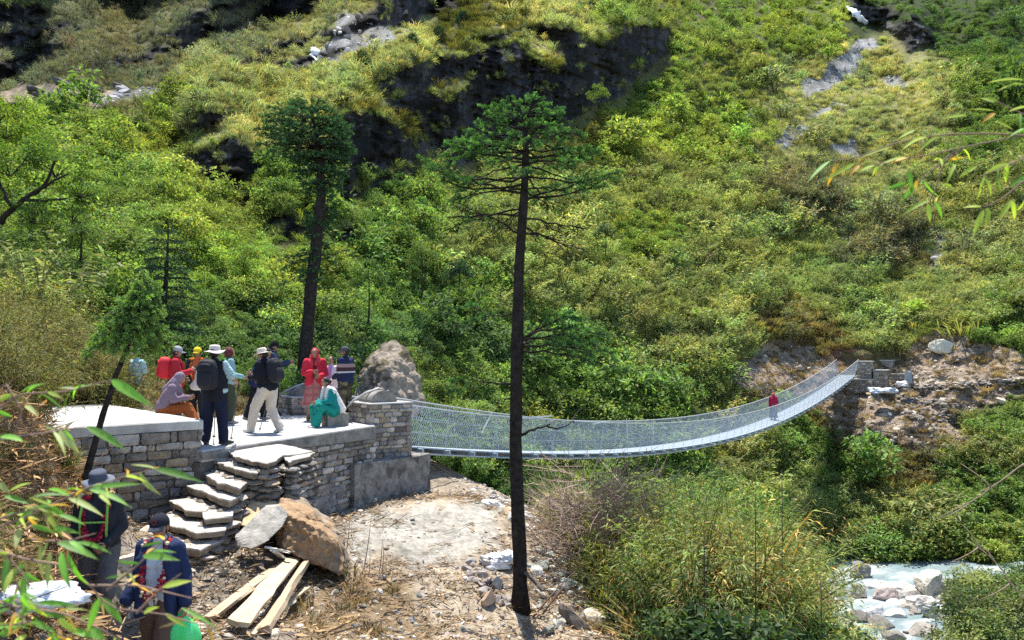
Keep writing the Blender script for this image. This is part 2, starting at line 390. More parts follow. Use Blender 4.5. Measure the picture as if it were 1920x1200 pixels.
    if t:
        inf = t.get('inf', .022) * k; hem = t.get('hem', .80) * k; g = MB(); dz = -(J['pel'][2] - hem)
        for s in (-1, 1):
            lo = pc - tup * (J['pel'][2] - hem - .11 * k) if bend < 30 else pc
            cap(g, lo + px_ * s * .08 * w, .115 * w + inf, pc + px_ * s * .075 * w + tup * .05, .105 * w + inf); cap(g, pc + px_ * s * .075 * w, .108 * w + inf, cc + tx * s * .08 * w, .112 * w + inf)
            cap(g, cc + tx * s * .08 * w, .112 * w + inf, hi + tx * s * .09 * w, .076 * w + inf * .8)
            S_, E_, W_ = (J['sl'], J['el'], J['wl']) if s < 0 else (J['sr'], J['er'], J['wr'])
            cap(g, hi + tx * s * .07 * w, .072 * w + inf * .8, S_, .058 * w + inf * .8)
            if t.get('sleeve', 'long') == 'long':
                cap(g, S_, .058 * w + inf * .8, E_, .048 * w + inf * .7); cap(g, E_, .048 * w + inf * .7, E_ + (W_ - E_) * .93, .036 * w + inf * .5)
            elif t['sleeve'] == 'short': cap(g, S_, .060 * w + inf * .8, S_ + (E_ - S_) * .75, .054 * w + inf * .8)
        if t.get('hood'): ell(g, J['neck'] - tf * .06 * k + tup * .02, np.array([.10, .06, .06]) * k, None, 2)
        else: cap(g, hi, .075 * w + inf * .5, J['neck'] + tup * .015 * k, .06 * k + inf * .25)
        remesh(g, t.get('name', 'jacket'), M_cloth, root, vox, 2, t.get('fold', .011), 9., t.get('col') if callable(t.get('col')) else (lambda V, c=np.array(t.get('col', (.1, .1, .1))): np.tile(c, (len(V), 1))), seed=seed)
    bt = bottom or {}
    if bt:
        g = MB(); ty = bt.get('type', 'long'); cf = bt.get('col', (.05, .05, .06)); cfn = cf if callable(cf) else (lambda V, c=np.array(cf): np.tile(c, (len(V), 1)))
        if ty == 'skirt':
            hem = bt.get('hem', .25) * k; zs = np.linspace(J['pel'][2] + .10 * k, hem, 14); th = np.linspace(0, 2 * np.pi, 40, endpoint=False); V = []
            for i, zz in enumerate(zs):
                f = i / 13; cx_ = pc[:2] * (1 - f) + .5 * (J['al'] + J['ar'])[:2] * f; ra = (.155 + .10 * f ** .8) * w; rb2 = (.125 + .09 * f) * w
                wv = 1 + .09 * f * np.sin(th * 9 + seed) + .05 * f * np.sin(th * 5 + 2)
                V.append(np.c_[cx_[0] + np.cos(th) * ra * wv, cx_[1] + np.sin(th) * rb2 * wv, np.full(40, zz)])
            V = np.concatenate(V); i = np.arange(40); j = (i + 1) % 40; g.add(V, [np.concatenate([np.stack([j + a * 40, i + a * 40, i + (a + 1) * 40, j + (a + 1) * 40], -1) for a in range(13)])], cfn(V)); addchild(g, 'skirt', M_cloth, root)
        else:
            inf = bt.get('inf', .02) * k
            for s in (-1, 1):
                Hp, Kn, An = (J['hl'], J['kl'], J['al']) if s < 0 else (J['hr'], J['kr'], J['ar'])
                cap(g, pc + px_ * s * .07 * w + [0, 0, .06], .108 * w + inf * .3, Hp, .095 * w + inf); cap(g, Hp, .094 * w + inf, Kn, .062 * w + inf * 1.1)
                e = An + norm(Kn - An) * .03
                if ty == 'long': cap(g, Kn, .061 * w + inf * 1.1, e, .046 * w + inf * 1.1)
                else: cap(g, Kn, .061 * w + inf * 1.2, Kn + (An - Kn) * .12, .062 * w + inf * 1.2)
            remesh(g, bt.get('name', 'trousers'), M_cloth, root, vox, 2, .010, 10., cfn, seed=seed + 4)
    for s in (-1, 1):
        An, Kn = (J['al'], J['kl']) if s < 0 else (J['ar'], J['kr']); fdir = norm((np.array(pose.get('f' + ('l' if s < 0 else 'r'), (s * .12, 1, 0)))) * [1, 1, 1]); g = MB()
        V, Fc = icos(3); V = np.sign(V) * np.abs(V) ** .75; side = np.cross(fdir, [0, 0, 1.]); upv = np.cross(side, fdir)
        wd = .046 * (1 - .15 * np.abs(V[:, 1] - .2)); ht = np.where(V[:, 2] > 0, .062 - .034 * sstep(-.3, .8, V[:, 1]), .034)
        W = An + (side[None] * (V[:, :1] * wd[:, None]) + fdir[None] * (V[:, 1:2] * .145 + .055) + upv[None] * (V[:, 2:] * ht[:, None] - .048)) * k
        cs_ = np.tile(np.array(shoes), (len(W), 1)); cs_[V[:, 2] < -.45] = np.array(shoes) * .5 + .08; g.add(W, Fc, cs_); cap(g, An - [0, 0, .02], .05 * k, An + norm(Kn - An) * .05 * k, .047 * k, 2, c=shoes); addchild(g, 'shoe', M_shoe, root)
    # --- headgear
    if hair:
        g = MB(); V, Fc = icos(3); q = V * np.array([.080, .097, .112]) + [0, -.022, .018]; kk = V[:, 1] < .62; q = np.where(kk[:, None], q, q * [1, .86, 1]); q[:, 2] = np.maximum(q[:, 2], -.075); g.add(hc + (q * k) @ Hm.T, Fc); addchild(g, 'hair', M_hair, root)
    if hat: hat(root, H, Hm, hc, k)
    for f in extras: f(root, J, k, H, Hm, tx, tup, tf)
    root['_'] = 0; del root['_']
    return root, J
# headgear makers
def cap_hat(col, bill=None, badge=None):
    def f(root, H, Hm, hc, k):
        g = MB(); V, Fc = icos(3); V = V[:, :].copy(); q = V * [.088, .106, .098]; q[:, 2] = np.maximum(q[:, 2], -.012); c = np.tile(np.array(col, float), (len(V), 1)); c *= (1 - .18 * (np.abs(np.sin(np.arctan2(V[:, 0], V[:, 1]) * 3)) < .08))[:, None]
        g.add(hc + ((q + [0, -.004, .040]) * k) @ Hm.T, Fc, c); ell(g, H(0, -.004, .138), np.array([.01, .01, .006]) * k, Hm, 1, col)
        o = addchild(g, 'cap', M_cloth, root)
        b = MB(); th = np.linspace(-1.05, 1.05, 13); R0, R1 = [], []
        for a in th:
            R0.append((math.sin(a) * .086, math.cos(a) * .098, .03)); L = .075 * max(0, math.cos(a * 1.35)) ** .5; R1.append((math.sin(a) * .080, math.cos(a) * .098 + L, .03 - .012 - .028 * (a / 1.05) ** 2))
        n = 13; V = np.array([np.array(p) + [0, 0, d] for d in (0, -.006) for p in R0 + R1]); V = hc + (V * k) @ Hm.T; i = np.arange(n - 1)
        b.add(V, np.concatenate([np.stack([i, i + 1, i + n + 1, i + n], -1), np.stack([i + 2 * n + 1, i + 2 * n, i + 3 * n, i + 3 * n + 1], -1), np.stack([i + n, i + n + 1, i + 3 * n + 1, i + 3 * n], -1)]), bill or col); addchild(b, 'bill', M_cloth, root).parent = o
        if badge:
            b = MB(); th = np.linspace(0, 2 * np.pi, 20, endpoint=False)
            for r_, c_, e in ((.027, badge, .0), (.017, np.array(col) * .8 + .01, .0015)):
                V = [H(math.sin(a) * r_, .1085 - (math.sin(a) * r_) ** 2 * 6 - abs(.078 - .062) * 0 + e - max(0, math.cos(a) * r_) * .28, .078 + math.cos(a) * r_ * .9) for a in th]; b.add(V, [list(range(20))], c_)
            addchild(b, 'badge', M_cloth, root).parent = o
    return f
def bucket_hat(col, brim=.155, col2=None, band=None):
    def f(root, H, Hm, hc, k):
        g = MB(); th = np.linspace(0, 2 * np.pi, 36, endpoint=False); prof = [(brim, .020), (brim * .99, .026), (.118, .040), (.094, .052), (.092, .062), (.091, .085), (.086, .125), (.072, .142), (.04, .148), (.001, .149)]; V = []; C = []
        for i, (r_, z) in enumerate(prof):
            wv = (.014 * np.sin(th * 2 + .6) + .008 * np.sin(th * 3)) * max(0, (r_ - .10) / .05); V.append(np.c_[np.cos(th) * r_ * .97, np.sin(th) * r_ * 1.12 - .004, np.full(36, z) + wv]); C.append(np.tile(np.array(col2 if (col2 and i < 3) else band if (band and i == 4) else col, float), (36, 1)))
        V = np.concatenate(V); i = np.arange(36); j = (i + 1) % 36; m = len(prof); g.add(hc + (V * k) @ Hm.T, np.concatenate([np.stack([i + a * 36, j + a * 36, j + (a + 1) * 36, i + (a + 1) * 36], -1) for a in range(m - 1)]), np.concatenate(C)); addchild(g, 'hat', M_cloth, root)
    return f
def scarf_hat(col, drape=True, pat=None):
    def f(root, H, Hm, hc, k):
        g = MB(); V, Fc = icos(4); q = V * [.093, .104, .125] + [0, -.028, .010]; q *= (1 + .05 * fbm(V * 4, 3, 3))[:, None]
        c = np.tile(np.array(col, float), (len(V), 1))
        if pat is not None:
            m = (np.sin(V[:, 0] * 26) * np.sin(V[:, 2] * 26) > .25); c[m] = pat
        g.add(hc + (q * k) @ Hm.T, Fc, c)
        if drape:
            for s in (-1, 1): cap(g, H(s * .06, -.03, -.06), .06 * k, H(s * .10, .02, -.25), .05 * k, 2, c=col); cap(g, H(s * .05, .03, -.17), .04 * k, H(s * .04, .10, -.26), .035 * k, 2, c=col)
            cap(g, H(0, -.06, -.05), .08 * k, H(0, -.10, -.30), .10 * k, 3, c=col)
        addchild(g, 'headscarf', M_cloth, root)
    return f
# accessories worn as clothing
def garland(cols, low=.30, n=46, rad=.03, wide=.085, seed=1):
    def f(root, J, k, H, Hm, tx, tup, tf):
        g = MB(); r = np.random.default_rng(seed)
        for t in np.linspace(0, 1, n, endpoint=False):
            a = t * 2 * math.pi; yv = math.cos(a); x = math.sin(a) * (wide + .025 * (1 - yv))
            p = J['neck'] + tx * x * k + (tup * (-.03 - low * max(0, -yv) ** .8) if yv < 0 else tup * .0) * k + tf * ((.075 - .15 * yv) if yv < 0 else .075 - .15 * yv) * k
            for q in range(4):
                V, Fc = icos(1); g.add(p + r.normal(0, .012, 3) + V * rad * .5 * r.uniform(.6, 1.1, (len(V), 1)), Fc, np.array(cols[r.integers(len(cols))]) * r.uniform(.7, 1.2))
        addchild(g, 'garland', M_cloth, root, False)
    return f
def backpack(label, col, col2, size=(.155, .105, .235), seed=2, zoff=-.02, back=.22):
    def f(root, J, k, H, Hm, tx, tup, tf):
        c = (J['chest'] + J['neck']) / 2 + tup * (zoff - .06) * k - tf * back * k; M = np.stack([tx, tf, tup], 1); yaw = root.rotation_euler.z; Rz = np.array(Matrix.Rotation(yaw, 3, 'Z')); wl = np.array(root.location)
        W = lambda p: wl + Rz @ np.asarray(p)
        bp_ = thing('backpack', label, 'backpack', W(c - tup * size[2] * k), 0, None)
        def shell(cc, rad, pw, col, name, mat=M_gear):
            g = MB(); V, Fc = icos(4); V = np.sign(V) * np.abs(V) ** pw; V = V * (1 + .05 * fbm(V * 2.2 + seed, 3, seed))[:, None]; V = V * rad * k; V[:, :2] *= (1 - .12 * sstep(.2, 1, V[:, 2:] / (rad[2] * k)))
            V = (np.asarray(cc) + V @ M.T) @ Rz.T + wl; g.add(V, Fc, col); return g.build(name, mat, bp_, True)
        shell(c, np.array(size), .55, col, 'bag'); shell(c - tf * size[1] * .85 * k - tup * size[2] * .32 * k, np.array([size[0] * .78, size[1] * .45, size[2] * .5]), .55, col2, 'pocket')
        shell(c - tf * size[1] * .7 * k + tup * size[2] * .45 * k, np.array([size[0] * .7, size[1] * .4, size[2] * .3]), .6, col, 'pocket')
        for s in (-1, 1):
            g = MB(); hi = J['neck']; pts = [c + tx * s * .07 * k + tup * size[2] * .75 * k + tf * .08 * k, hi + tx * s * .105 * k - tup * .005 - tf * .02 * k, hi + tx * s * .115 * k - tup * .09 * k + tf * .135 * k, hi + tx * s * .13 * k - tup * .22 * k + tf * .15 * k, hi + tx * s * .17 * k - tup * .34 * k + tf * .04 * k, c + tx * s * .12 * k - tup * size[2] * .6 * k + tf * .06 * k]
            tube(g, np.array([(np.asarray(p)) @ Rz.T + wl for p in pts]), .022 * k, 6, col2, True, squash=.5); g.build('strap', M_gear, bp_, True)
    return f
def pole(label, top, tip, group=None):
    top = np.asarray(top, float); tip = np.asarray(tip, float); t = thing('trekking_pole', label, 'trekking pole', tip, 0, group); d = norm(top - tip)
    g = MB(); tube(g, [tip + d * .04, tip + d * .6, top - d * .12], [.008, .009, .010], 8, (.10, .10, .11)); g.build('shaft', M_gear, t, True)
    g = MB(); tube(g, [top - d * .13, top - d * .06, top], [.016, .018, .014], 8, (.03, .03, .03)); g.build('grip', M_gear, t, True)
    g = MB(); tube(g, [tip, tip + d * .05], [.004, .008], 6, (.3, .3, .3)); tube(g, [tip + d * .055, tip + d * .062], [.03, .03], 10, (.04, .04, .04)); g.build('basket', M_gear, t, True)
def world(root, p): return np.array(root.location) + np.array(Matrix.Rotation(root.rotation_euler.z, 3, 'Z')) @ np.asarray(p)
# ================================================================ far hillside (grown upward ray by ray from a slope field: real depths, benches and cliffs)
US = np.arange(-640, 2570, 4.5); VS = np.arange(1250, -260, -2.6)
UU, VV = np.meshgrid(US, VS)             # rows go upward
def warp(u, v, a=12, s=3, sc=55.):
    q = np.stack([u / sc, v / sc], -1)
    return u + a * fbm(q, 4, s), v + a * fbm(q + 31.7, 4, s + 5)
WU, WV = warp(UU, VV, 20, 3, 60.)
def blur(a, n=1, ax=(0, 1)):
    for _ in range(n):
        for x in ax: a = (np.roll(a, 1, x) + 2 * a + np.roll(a, -1, x)) / 4
    return a
CLIFFS = [
    [(755, 118), (800, 98), (860, 76), (935, 58), (962, 66), (1000, 110), (1040, 128), (1062, 112), (1010, 66), (975, 42), (1040, 42), (1075, 62), (1105, 78), (1130, 66), (1180, 40), (1240, 45), (1258, 92), (1192, 152), (1132, 192), (1062, 238), (1000, 262), (935, 300), (880, 270), (850, 235), (800, 200), (775, 165)],
    [(640, 214), (690, 206), (738, 224), (770, 255), (812, 272), (806, 292), (770, 330), (705, 360), (640, 366), (596, 340)],
    [(342, 282), (385, 268), (430, 262), (478, 276), (500, 300), (480, 362), (432, 372), (380, 330)],
    [(308, 246), (370, 216), (436, 205), (430, 226), (362, 248), (316, 262)],
    [(705, 160), (760, 118), (820, 190), (880, 262), (896, 300), (850, 306), (806, 270), (770, 225), (730, 196)],
    [(505, 402), (545, 394), (562, 436), (610, 442), (662, 430), (684, 456), (620, 470), (560, 468), (505, 452)],
    [(705, -10), (850, -10), (805, 26), (762, 38), (733, 38)],
    [(1590, -40), (1640, 0), (1720, 48), (1742, 84), (1700, 92), (1655, 52), (1600, 30)],
    [(-640, -60), (-100, -60), (0, 0), (100, 8), (60, 40), (0, 55), (-300, 90)],
]
cl = np.zeros(UU.shape)
for pz in CLIFFS: cl = np.maximum(cl, inpoly(WU, WV, pz))
bench = vnoise(np.stack([UU / 120., (VV + .38 * UU) / 24., np.zeros_like(UU)], -1), 29) + .5 * vnoise(np.stack([UU / 40., (VV + .38 * UU) / 11., np.zeros_like(UU)], -1), 37)
cl = cl * (bench < .56)
# diagonal dry ledges on the far upper left ridge
J1 = [(-640, 245), (0, 200), (120, 186), (200, 178), (270, 166), (330, 142), (420, 128), (500, 132), (560, 132), (620, 114), (660, 102), (700, 92), (740, 62), (760, 48), (800, 32), (850, 12), (900, -30), (1000, -160), (1040, -400)]
J2 = [(1480, -400), (1560, -150), (1600, 20), (1640, 62), (1700, 98), (1760, 168), (1800, 222), (1850, 272), (1920, 322), (2050, 375), (2570, 500)]
j1 = np.interp(WU, [p[0] for p in J1], [p[1] for p in J1]); far_l = (WU < 1010) & (WV < j1)
v2 = np.array(J2, float); j2u = np.interp(WV, v2[:, 1], v2[:, 0]); far_r = WU > j2u
diag = WV + .30 * WU
led = vnoise(np.stack([WU / 260., diag / 17., np.zeros_like(diag)], -1), 9) + .6 * vnoise(np.stack([WU / 90., diag / 8., np.zeros_like(diag)], -1), 19)
ledge = far_l & (led > .14)
rock_m = np.maximum(cl, ledge * 1.0)
T = (HY - VV) / F
S = interp(UU.ravel(), [(-640, .52), (400, .54), (800, .64), (1200, .74), (2570, .76)]).reshape(UU.shape)
S = S * (1 + .55 * fbm(np.stack([UU / 150., VV / 60.], -1), 3, 41))
S = np.maximum(S, T + .14 + .10 * fbm(np.stack([UU / 60., VV / 24.], -1), 2, 43))
S = np.where(VV > 650, np.maximum(S, .62), S)
G = S - T
G = np.where(ledge, 2.2, G); G = np.where(far_l & ~ledge, np.minimum(G, .16 + .06 * led), G)
clb = blur(cl, 1); G = G * (1 - clb) + 4.5 * clb
# crest bands: the ground falls away behind, so depth jumps
b1 = np.exp(-((VV - np.interp(UU, [p[0] for p in J1], [p[1] for p in J1]) + 7) / 7.) ** 2) * (UU < 1010)
vj2 = np.interp(UU, v2[:, 0], v2[:, 1]); b2 = np.exp(-((VV - vj2 + 5) / 6.) ** 2) * (UU > 1560)
G = G * (1 - np.maximum(b1, b2)) + .032 * np.maximum(b1, b2)
G = np.clip(blur(G, 1), .028, 6)
d0 = interp(US, [(-640, 17), (0, 22), (300, 25), (600, 30), (760, 36), (1000, 47), (1200, 53), (1400, 59), (1590, 63.5), (1700, 63), (1920, 60), (2570, 52)])
i0 = int(np.argmin(abs(VS - 700))); dt = 2.6 / F
inc = dt / G
LN = np.zeros(UU.shape); LN[i0] = np.log(d0)
for i in range(i0 + 1, len(VS)): LN[i] = LN[i - 1] + .5 * (inc[i] + inc[i - 1])
for i in range(i0 - 1, -1, -1): LN[i] = LN[i + 1] - .5 * (inc[i] + inc[i + 1])
LN = blur(LN, 14, (1,)); LN = blur(LN, 1)
# relief: lumpy slopes, strata and joints on the rock
q = np.stack([UU, VV], -1)
LN = LN + (.030 * fbm(q / [95., 60.], 4, 51) + .012 * fbm(q / [34., 22.], 3, 53)) * (1 - cl * .6)
strata = fbm(np.stack([UU / 22. + .3 * VV / 22., VV / 55.], -1), 5, 61); joints = np.abs(fbm(np.stack([(UU + .45 * VV) / 46., (VV - .3 * UU) / 16.], -1), 4, 63))
rb = blur(rock_m.astype(float), 2)
crag = np.abs(fbm(np.stack([UU / 60. + WV / 200., WV / 34.], -1), 5, 65, .6)); LN = LN + rb * (.020 * strata + .022 * joints + .034 * crag - .014)
SCREE = [[(1500, 178), (1512, 150), (1560, 118), (1600, 82), (1640, 66), (1646, 86), (1610, 120), (1560, 160), (1520, 180)], [(1655, 148), (1690, 138), (1705, 160), (1668, 168)], [(1450, 285), (1470, 240), (1520, 232), (1500, 262)], [(1500, 225), (1540, 205), (1600, 195), (1560, 215)], [(1560, 275), (1600, 262), (1620, 290), (1570, 296)],
         [(640, 30), (700, 24), (738, 62), (725, 90), (660, 104), (600, 128), (560, 140), (600, 110)], [(1660, 48), (1715, 46), (1745, 86), (1700, 78)], [(1745, 440), (1775, 420), (1770, 520), (1750, 512)], [(130, 562), (165, 545), (215, 555), (235, 585), (180, 572)], [(160, 185), (330, 150), (300, 182), (200, 200)], [(80, 250), (150, 240), (150, 275), (90, 268)]]
DIRT = [[(1370, 690), (1400, 660), (1480, 636), (1520, 650), (1575, 690), (1580, 740), (1500, 745), (1420, 740), (1370, 720)], [(1560, 690), (1700, 690), (1925, 700), (2200, 700), (2200, 742), (1920, 735), (1830, 760), (1800, 800), (1880, 842), (1810, 846), (1760, 842), (1700, 824), (1620, 830), (1558, 802), (1530, 766), (1560, 745)],
        [(1700, 640), (1760, 622), (1830, 640), (1925, 660), (1925, 705), (1800, 700), (1700, 690)], [(0, 168), (60, 160), (140, 168), (215, 172), (210, 196), (90, 200), (0, 205)], [(1195, 640), (1215, 625), (1225, 680), (1200, 690)]]
scree = np.zeros(UU.shape); dirt = np.zeros(UU.shape)
su, sv = warp(UU, VV, 14, 23, 30.)
for pz in SCREE: scree = np.maximum(scree, inpoly(su, sv, pz))
for pz in DIRT: dirt = np.maximum(dirt, inpoly(su, sv, pz))
dirt_ = dirt
HD = np.exp(LN)
DIRTV = None
sup = np.maximum.reduce([np.roll(cl, -k, 0) for k in (0, 2, 4, 6, 9, 12)] + [np.roll(dirt_, -k, 0) for k in (0, 3, 6, 9)])
HX = (UU - CX) / F * HD; HZ = CAMZ + T * HD
HPOS = np.stack([HX, HD, HZ], -1)
# ---- land cover painted coarsely, mixed point by point
COVER = ["RRRPPCPSMGDD",
         "RRPPPCCMSPPM",
         "GGPPCCCGGPPM",
         "GMGMMOOOOBPO",
         "MMGMMOOGOOBP",
         "OMMGMMOOOOOO",
         "OMDDDDMOOEOM",
         "OMDDDMMMSEEM",
         "MMDDDMGMOMEO",
         "MDDDDMMGOOOM",
         "MDDDMDMGMOMG",
         "MDDDMDMMMGMM"]
LET = sorted(set(''.join(COVER)))
CG = np.array([[LET.index(c) for c in r] for r in COVER])
def cover(u, v, r):
    """letter index for each point: bilinear mix of the painted grid, with ragged borders"""
    wu, wv = warp(u, v, 70, 77, 110.)
    x = np.clip((wu - 80) / 160., 0, 10.999); y = np.clip((wv - 50) / 100., 0, 10.999)
    ix = np.floor(x).astype(int); iy = np.floor(y).astype(int); fx = sstep(.25, .75, x - ix); fy = sstep(.25, .75, y - iy)
    jx = ix + (r.random(len(u)) < fx); jy = iy + (r.random(len(u)) < fy)
    return CG[np.clip(jy, 0, 11), np.clip(jx, 0, 11)]
bare = np.maximum(np.maximum(scree * .93, dirt * .95), np.maximum(cl, ledge * .75))
gr = np.random.default_rng(3)
n1 = fbm(q / 40., 4, 71)[..., None]; n2 = fbm(q / 7., 3, 73)[..., None]
ccv = cover(UU.ravel(), VV.ravel(), gr).reshape(UU.shape)
base = np.array([.105, .105, .040]) * np.ones(UU.shape + (3,))
for L_, c_ in (('P', (.22, .21, .085)), ('R', (.13, .135, .065)), ('O', (.14, .125, .05)), ('B', (.15, .12, .06)), ('E', (.17, .12, .075)), ('G', (.10, .12, .032)), ('D', (.04, .055, .02))):
    base[ccv == LET.index(L_)] = c_
base = blur(base, 2)
rockc = np.array([.024, .023, .0225]) * (1 + .55 * strata[..., None] + .3 * n2) * np.where(n1 > .16, 2.0, 1.0) * np.where(fbm(np.stack([UU / 9., VV / 60.], -1), 3, 67)[..., None] > .22, 1.8, 1.)
screec = np.array([.26, .255, .24]) * (1 + .5 * n2 + .5 * n1)
dirtc = np.array([.30, .235, .17]) * (1 + .45 * n2 + .35 * n1)
HC = base * (1 + .3 * n2 + .3 * n1)
rockc = rockc * (1 + .7 * sstep(1120, 1190, WU))[..., None]
trail = inpoly(UU, VV + 3 * fbm(np.stack([UU / 30., UU * 0], -1), 3, 7), [(1650, 714), (1760, 709), (1925, 701), (2200, 700), (2200, 712), (1925, 713), (1760, 721), (1650, 724)])[..., None]; dirtc = np.where(trail, np.array([.46, .39, .30]), dirtc)
for m_, c_ in ((dirt, dirtc), (scree, screec), (rb, rockc)): HC = HC * (1 - m_[..., None]) + c_ * m_[..., None]
HC = np.clip(HC, .01, .7)
hm = MB(); nv, nu = UU.shape
ii = np.arange(nv - 1)[:, None] * nu + np.arange(nu - 1)[None]
hm.add(HPOS.reshape(-1, 3), np.stack([ii, ii + 1, ii + nu + 1, ii + nu], -1).reshape(-1, 4), HC.reshape(-1, 3))
M_hill = solid('hillside', None, .95, 1.6, .5, 1.0, 3, .35, .1, detail=12)
hill = tag(hm.build('hillside', M_hill, smooth=True), kind='structure'); hill['label'] = 'steep green valley side with dark rock cliffs'
def hill_at(u, v):
    iu = np.clip(np.round((np.asarray(u) - US[0]) / 4.5).astype(int), 0, nu - 1); iv = np.clip(np.round((VS[0] - np.asarray(v)) / 2.6).astype(int), 0, nv - 1)
    return iv, iu
def hill_pt(u, v):
    iv, iu = hill_at(u, v); return HPOS[iv, iu]

# ================================================================ near ground (thin-plate surface through surveyed points)
CP = []
def cp(px, py, d): CP.append(tuple(P(px, py, d)))
for a in [(640, 975, 16.3), (783, 940, 17.6), (870, 905, 20.3), (820, 870, 22.3), (940, 960, 16.5), (700, 1060, 12.8), (850, 1000, 15.0), (700, 1180, 10.3), (560, 1080, 11.6), (420, 1040, 11.4), (400, 1190, 8.4), (975, 1140, 12.0), (1010, 1190, 11.6), (900, 1190, 11.0), (1110, 1190, 11.6), (1000, 985, 15.6), (1060, 1040, 14.4),
          (60, 800, 10.), (0, 785, 9.5), (100, 930, 9.6), (150, 985, 9.6), (30, 1100, 7.2), (100, 1190, 7.4), (240, 1040, 10.6), (1200, 1195, 13), (1180, 1060, 15.5)]: cp(*a)
CP += [(-4.76, 11.4, -1.05), (-3.4, 7.7, -1.57), (-4.55, 8.8, -1.36), (-5.6, 12.2, -1.1), (-4.4, 13.2, -1.2), (-3.2, 14.6, -1.5), (-2.0, 18.6, -1.7), (-1.9, 20.5, -1.5), (-7.2, 12.3, -.3), (-8.3, 11.6, .5), (-10, 11, 1.1), (-12, 14, 1.2), (-9, 18, .2), (-7, 21, .1), (-13, 20, 1.6), (-4.6, 21.5, -.5), (-3, 24, -1.5), (-6, 26, -.3), (-12, 27, 1.6), (-16, 24, 2.6), (-3, 30, -4), (-8, 33, -1.), (-14, 34, 3),
       (0, 0, .1), (-1.5, .6, .15), (1.5, .5, .0), (-1, 2, -.15), (0, 3.5, -.8), (0, 6, -1.6), (-2, 4.2, -.75), (-3.3, 5.2, -.75), (-4.5, 5.5, -.25), (-6, 6, .35), (-3, 2, .1), (-6, 2, 1.2), (-9, 6, 1.5), (2, 3, -.9), (3, 6, -2.2), (5, 3, -1.8), (1.2, 8.6, -2.1), (2.6, 9, -2.7), (5, 6, -3.2), (9, 4, -4.5),
       (3.4, 12, -3.1), (4.8, 11, -3.7), (4, 15, -3.3), (3, 19, -3.2), (1.6, 18.5, -2.5), (.5, 20, -2.3), (6, 18, -4.6), (5, 22, -4.9), (8, 14, -6), (9, 20, -7.5), (2.5, 24, -4.5), (0, 24, -3.2), (6, 27, -8), (1, 29, -7.5), (12, 12, -8), (13, 24, -11.5), (11, 30, -11.8), (4, 34, -11.8), (18, 34, -12), (20, 20, -12), (-1, 35, -9), (25, 38, -12), (9, 39, -12), (-12, 39, 2), (-3, 39, -9)]
CP = np.array(CP)
def tps_fit(c, z, lam=.02):
    n = len(c); r = np.linalg.norm(c[:, None] - c[None], axis=-1); K = np.where(r > 0, r * r * np.log(r + 1e-9), 0) + lam * np.eye(n)
    Pm = np.c_[np.ones(n), c]; A = np.block([[K, Pm], [Pm.T, np.zeros((3, 3))]]); return np.linalg.solve(A, np.r_[z, 0, 0, 0])
_w = tps_fit(CP[:, :2], CP[:, 2])
def g0(x, y):
    p = np.stack([x, y], -1).reshape(-1, 2); out = np.empty(len(p))
    for i in range(0, len(p), 40000):
        s = p[i:i + 40000]; r2 = ((s[:, None] - CP[None, :, :2]) ** 2).sum(-1)
        out[i:i + 40000] = (.5 * r2 * np.log(r2 + 1e-12)) @ _w[:-3] + _w[-3] + s @ _w[-2:]
    return out.reshape(np.shape(x))
def gz(x, y):
    x = np.asarray(x, float); y = np.asarray(y, float); q = np.stack([x, y], -1)
    return g0(x, y) + .10 * fbm(q * .9, 4, 81) + .035 * fbm(q * 4.5, 4, 83)
AN = np.radians(np.linspace(-66, 62, 620)); RR = np.geomspace(.5, 40, 400)
GA, GR = np.meshgrid(AN, RR); gx = GR * np.sin(GA); gy = GR * np.cos(GA)
gg = gz(gx, gy); gq = np.stack([gx, gy], -1)
gu = CX + F * gx / np.maximum(gy, .2); gv = HY + F * (CAMZ - gg) / np.maximum(gy, .2)
def pmask(polys, a=18, s=91, sc=40.):
    wu, wv = warp(gu, gv, a, s, sc); m = np.zeros(gu.shape)
    for p in polys: m = np.maximum(m, inpoly(wu, wv, p))
    return blur(m, 3)
pale = .85 * pmask([[(650, 975), (780, 938), (870, 935), (930, 960), (965, 1010), (900, 1040), (800, 1060), (720, 1050), (655, 1020)]], 55, 97, 70.)
sandy = pmask([[(785, 925), (800, 862), (870, 875), (960, 905), (1060, 960), (1130, 1050), (1160, 1200), (1060, 1250), (640, 1250), (660, 1080), (640, 990)]], 26)
litter = pmask([[(560, 1100), (660, 1060), (760, 1080), (800, 1190), (780, 1260), (540, 1260)], [(0, 840), (130, 860), (140, 960), (120, 1060), (-200, 1060), (-200, 850)]], 30)
m1 = fbm(gq * 1.1, 4, 95)[..., None]; m2 = fbm(gq * 9, 4, 96)[..., None]
soil = np.array([.20, .165, .125]); GC = soil * np.ones(gx.shape + (3,))
for mm, c_ in ((sandy, (.29, .235, .17)), (pale, (.31, .295, .255)), (litter, (.20, .145, .085))): GC = GC * (1 - mm[..., None]) + np.array(c_) * mm[..., None]
wild = sstep(-2.6, -3.4, gg)[..., None] * sstep(2.0, 2.8, gx)[..., None]; GC = GC * (1 - wild) + np.array([.055, .05, .028]) * wild
back = sstep(19, 21, gy)[..., None] * sstep(-2.8, -3.6, gx)[..., None]; GC = GC * (1 - back) + np.array([.06, .06, .03]) * back
GC = np.clip(GC * (1 + .35 * m1 + .55 * m2), .015, .8)
gm = MB(); na, nr = len(AN), len(RR); ii = np.arange(nr - 1)[:, None] * na + np.arange(na - 1)[None]
gm.add(np.stack([gx, gy, gg], -1).reshape(-1, 3), np.stack([ii, ii + na, ii + na + 1, ii + 1], -1).reshape(-1, 4)[:, ::-1], GC.reshape(-1, 3))
M_ground = solid('ground', None, .95, 14, .35, .7, 30, .03, .1)
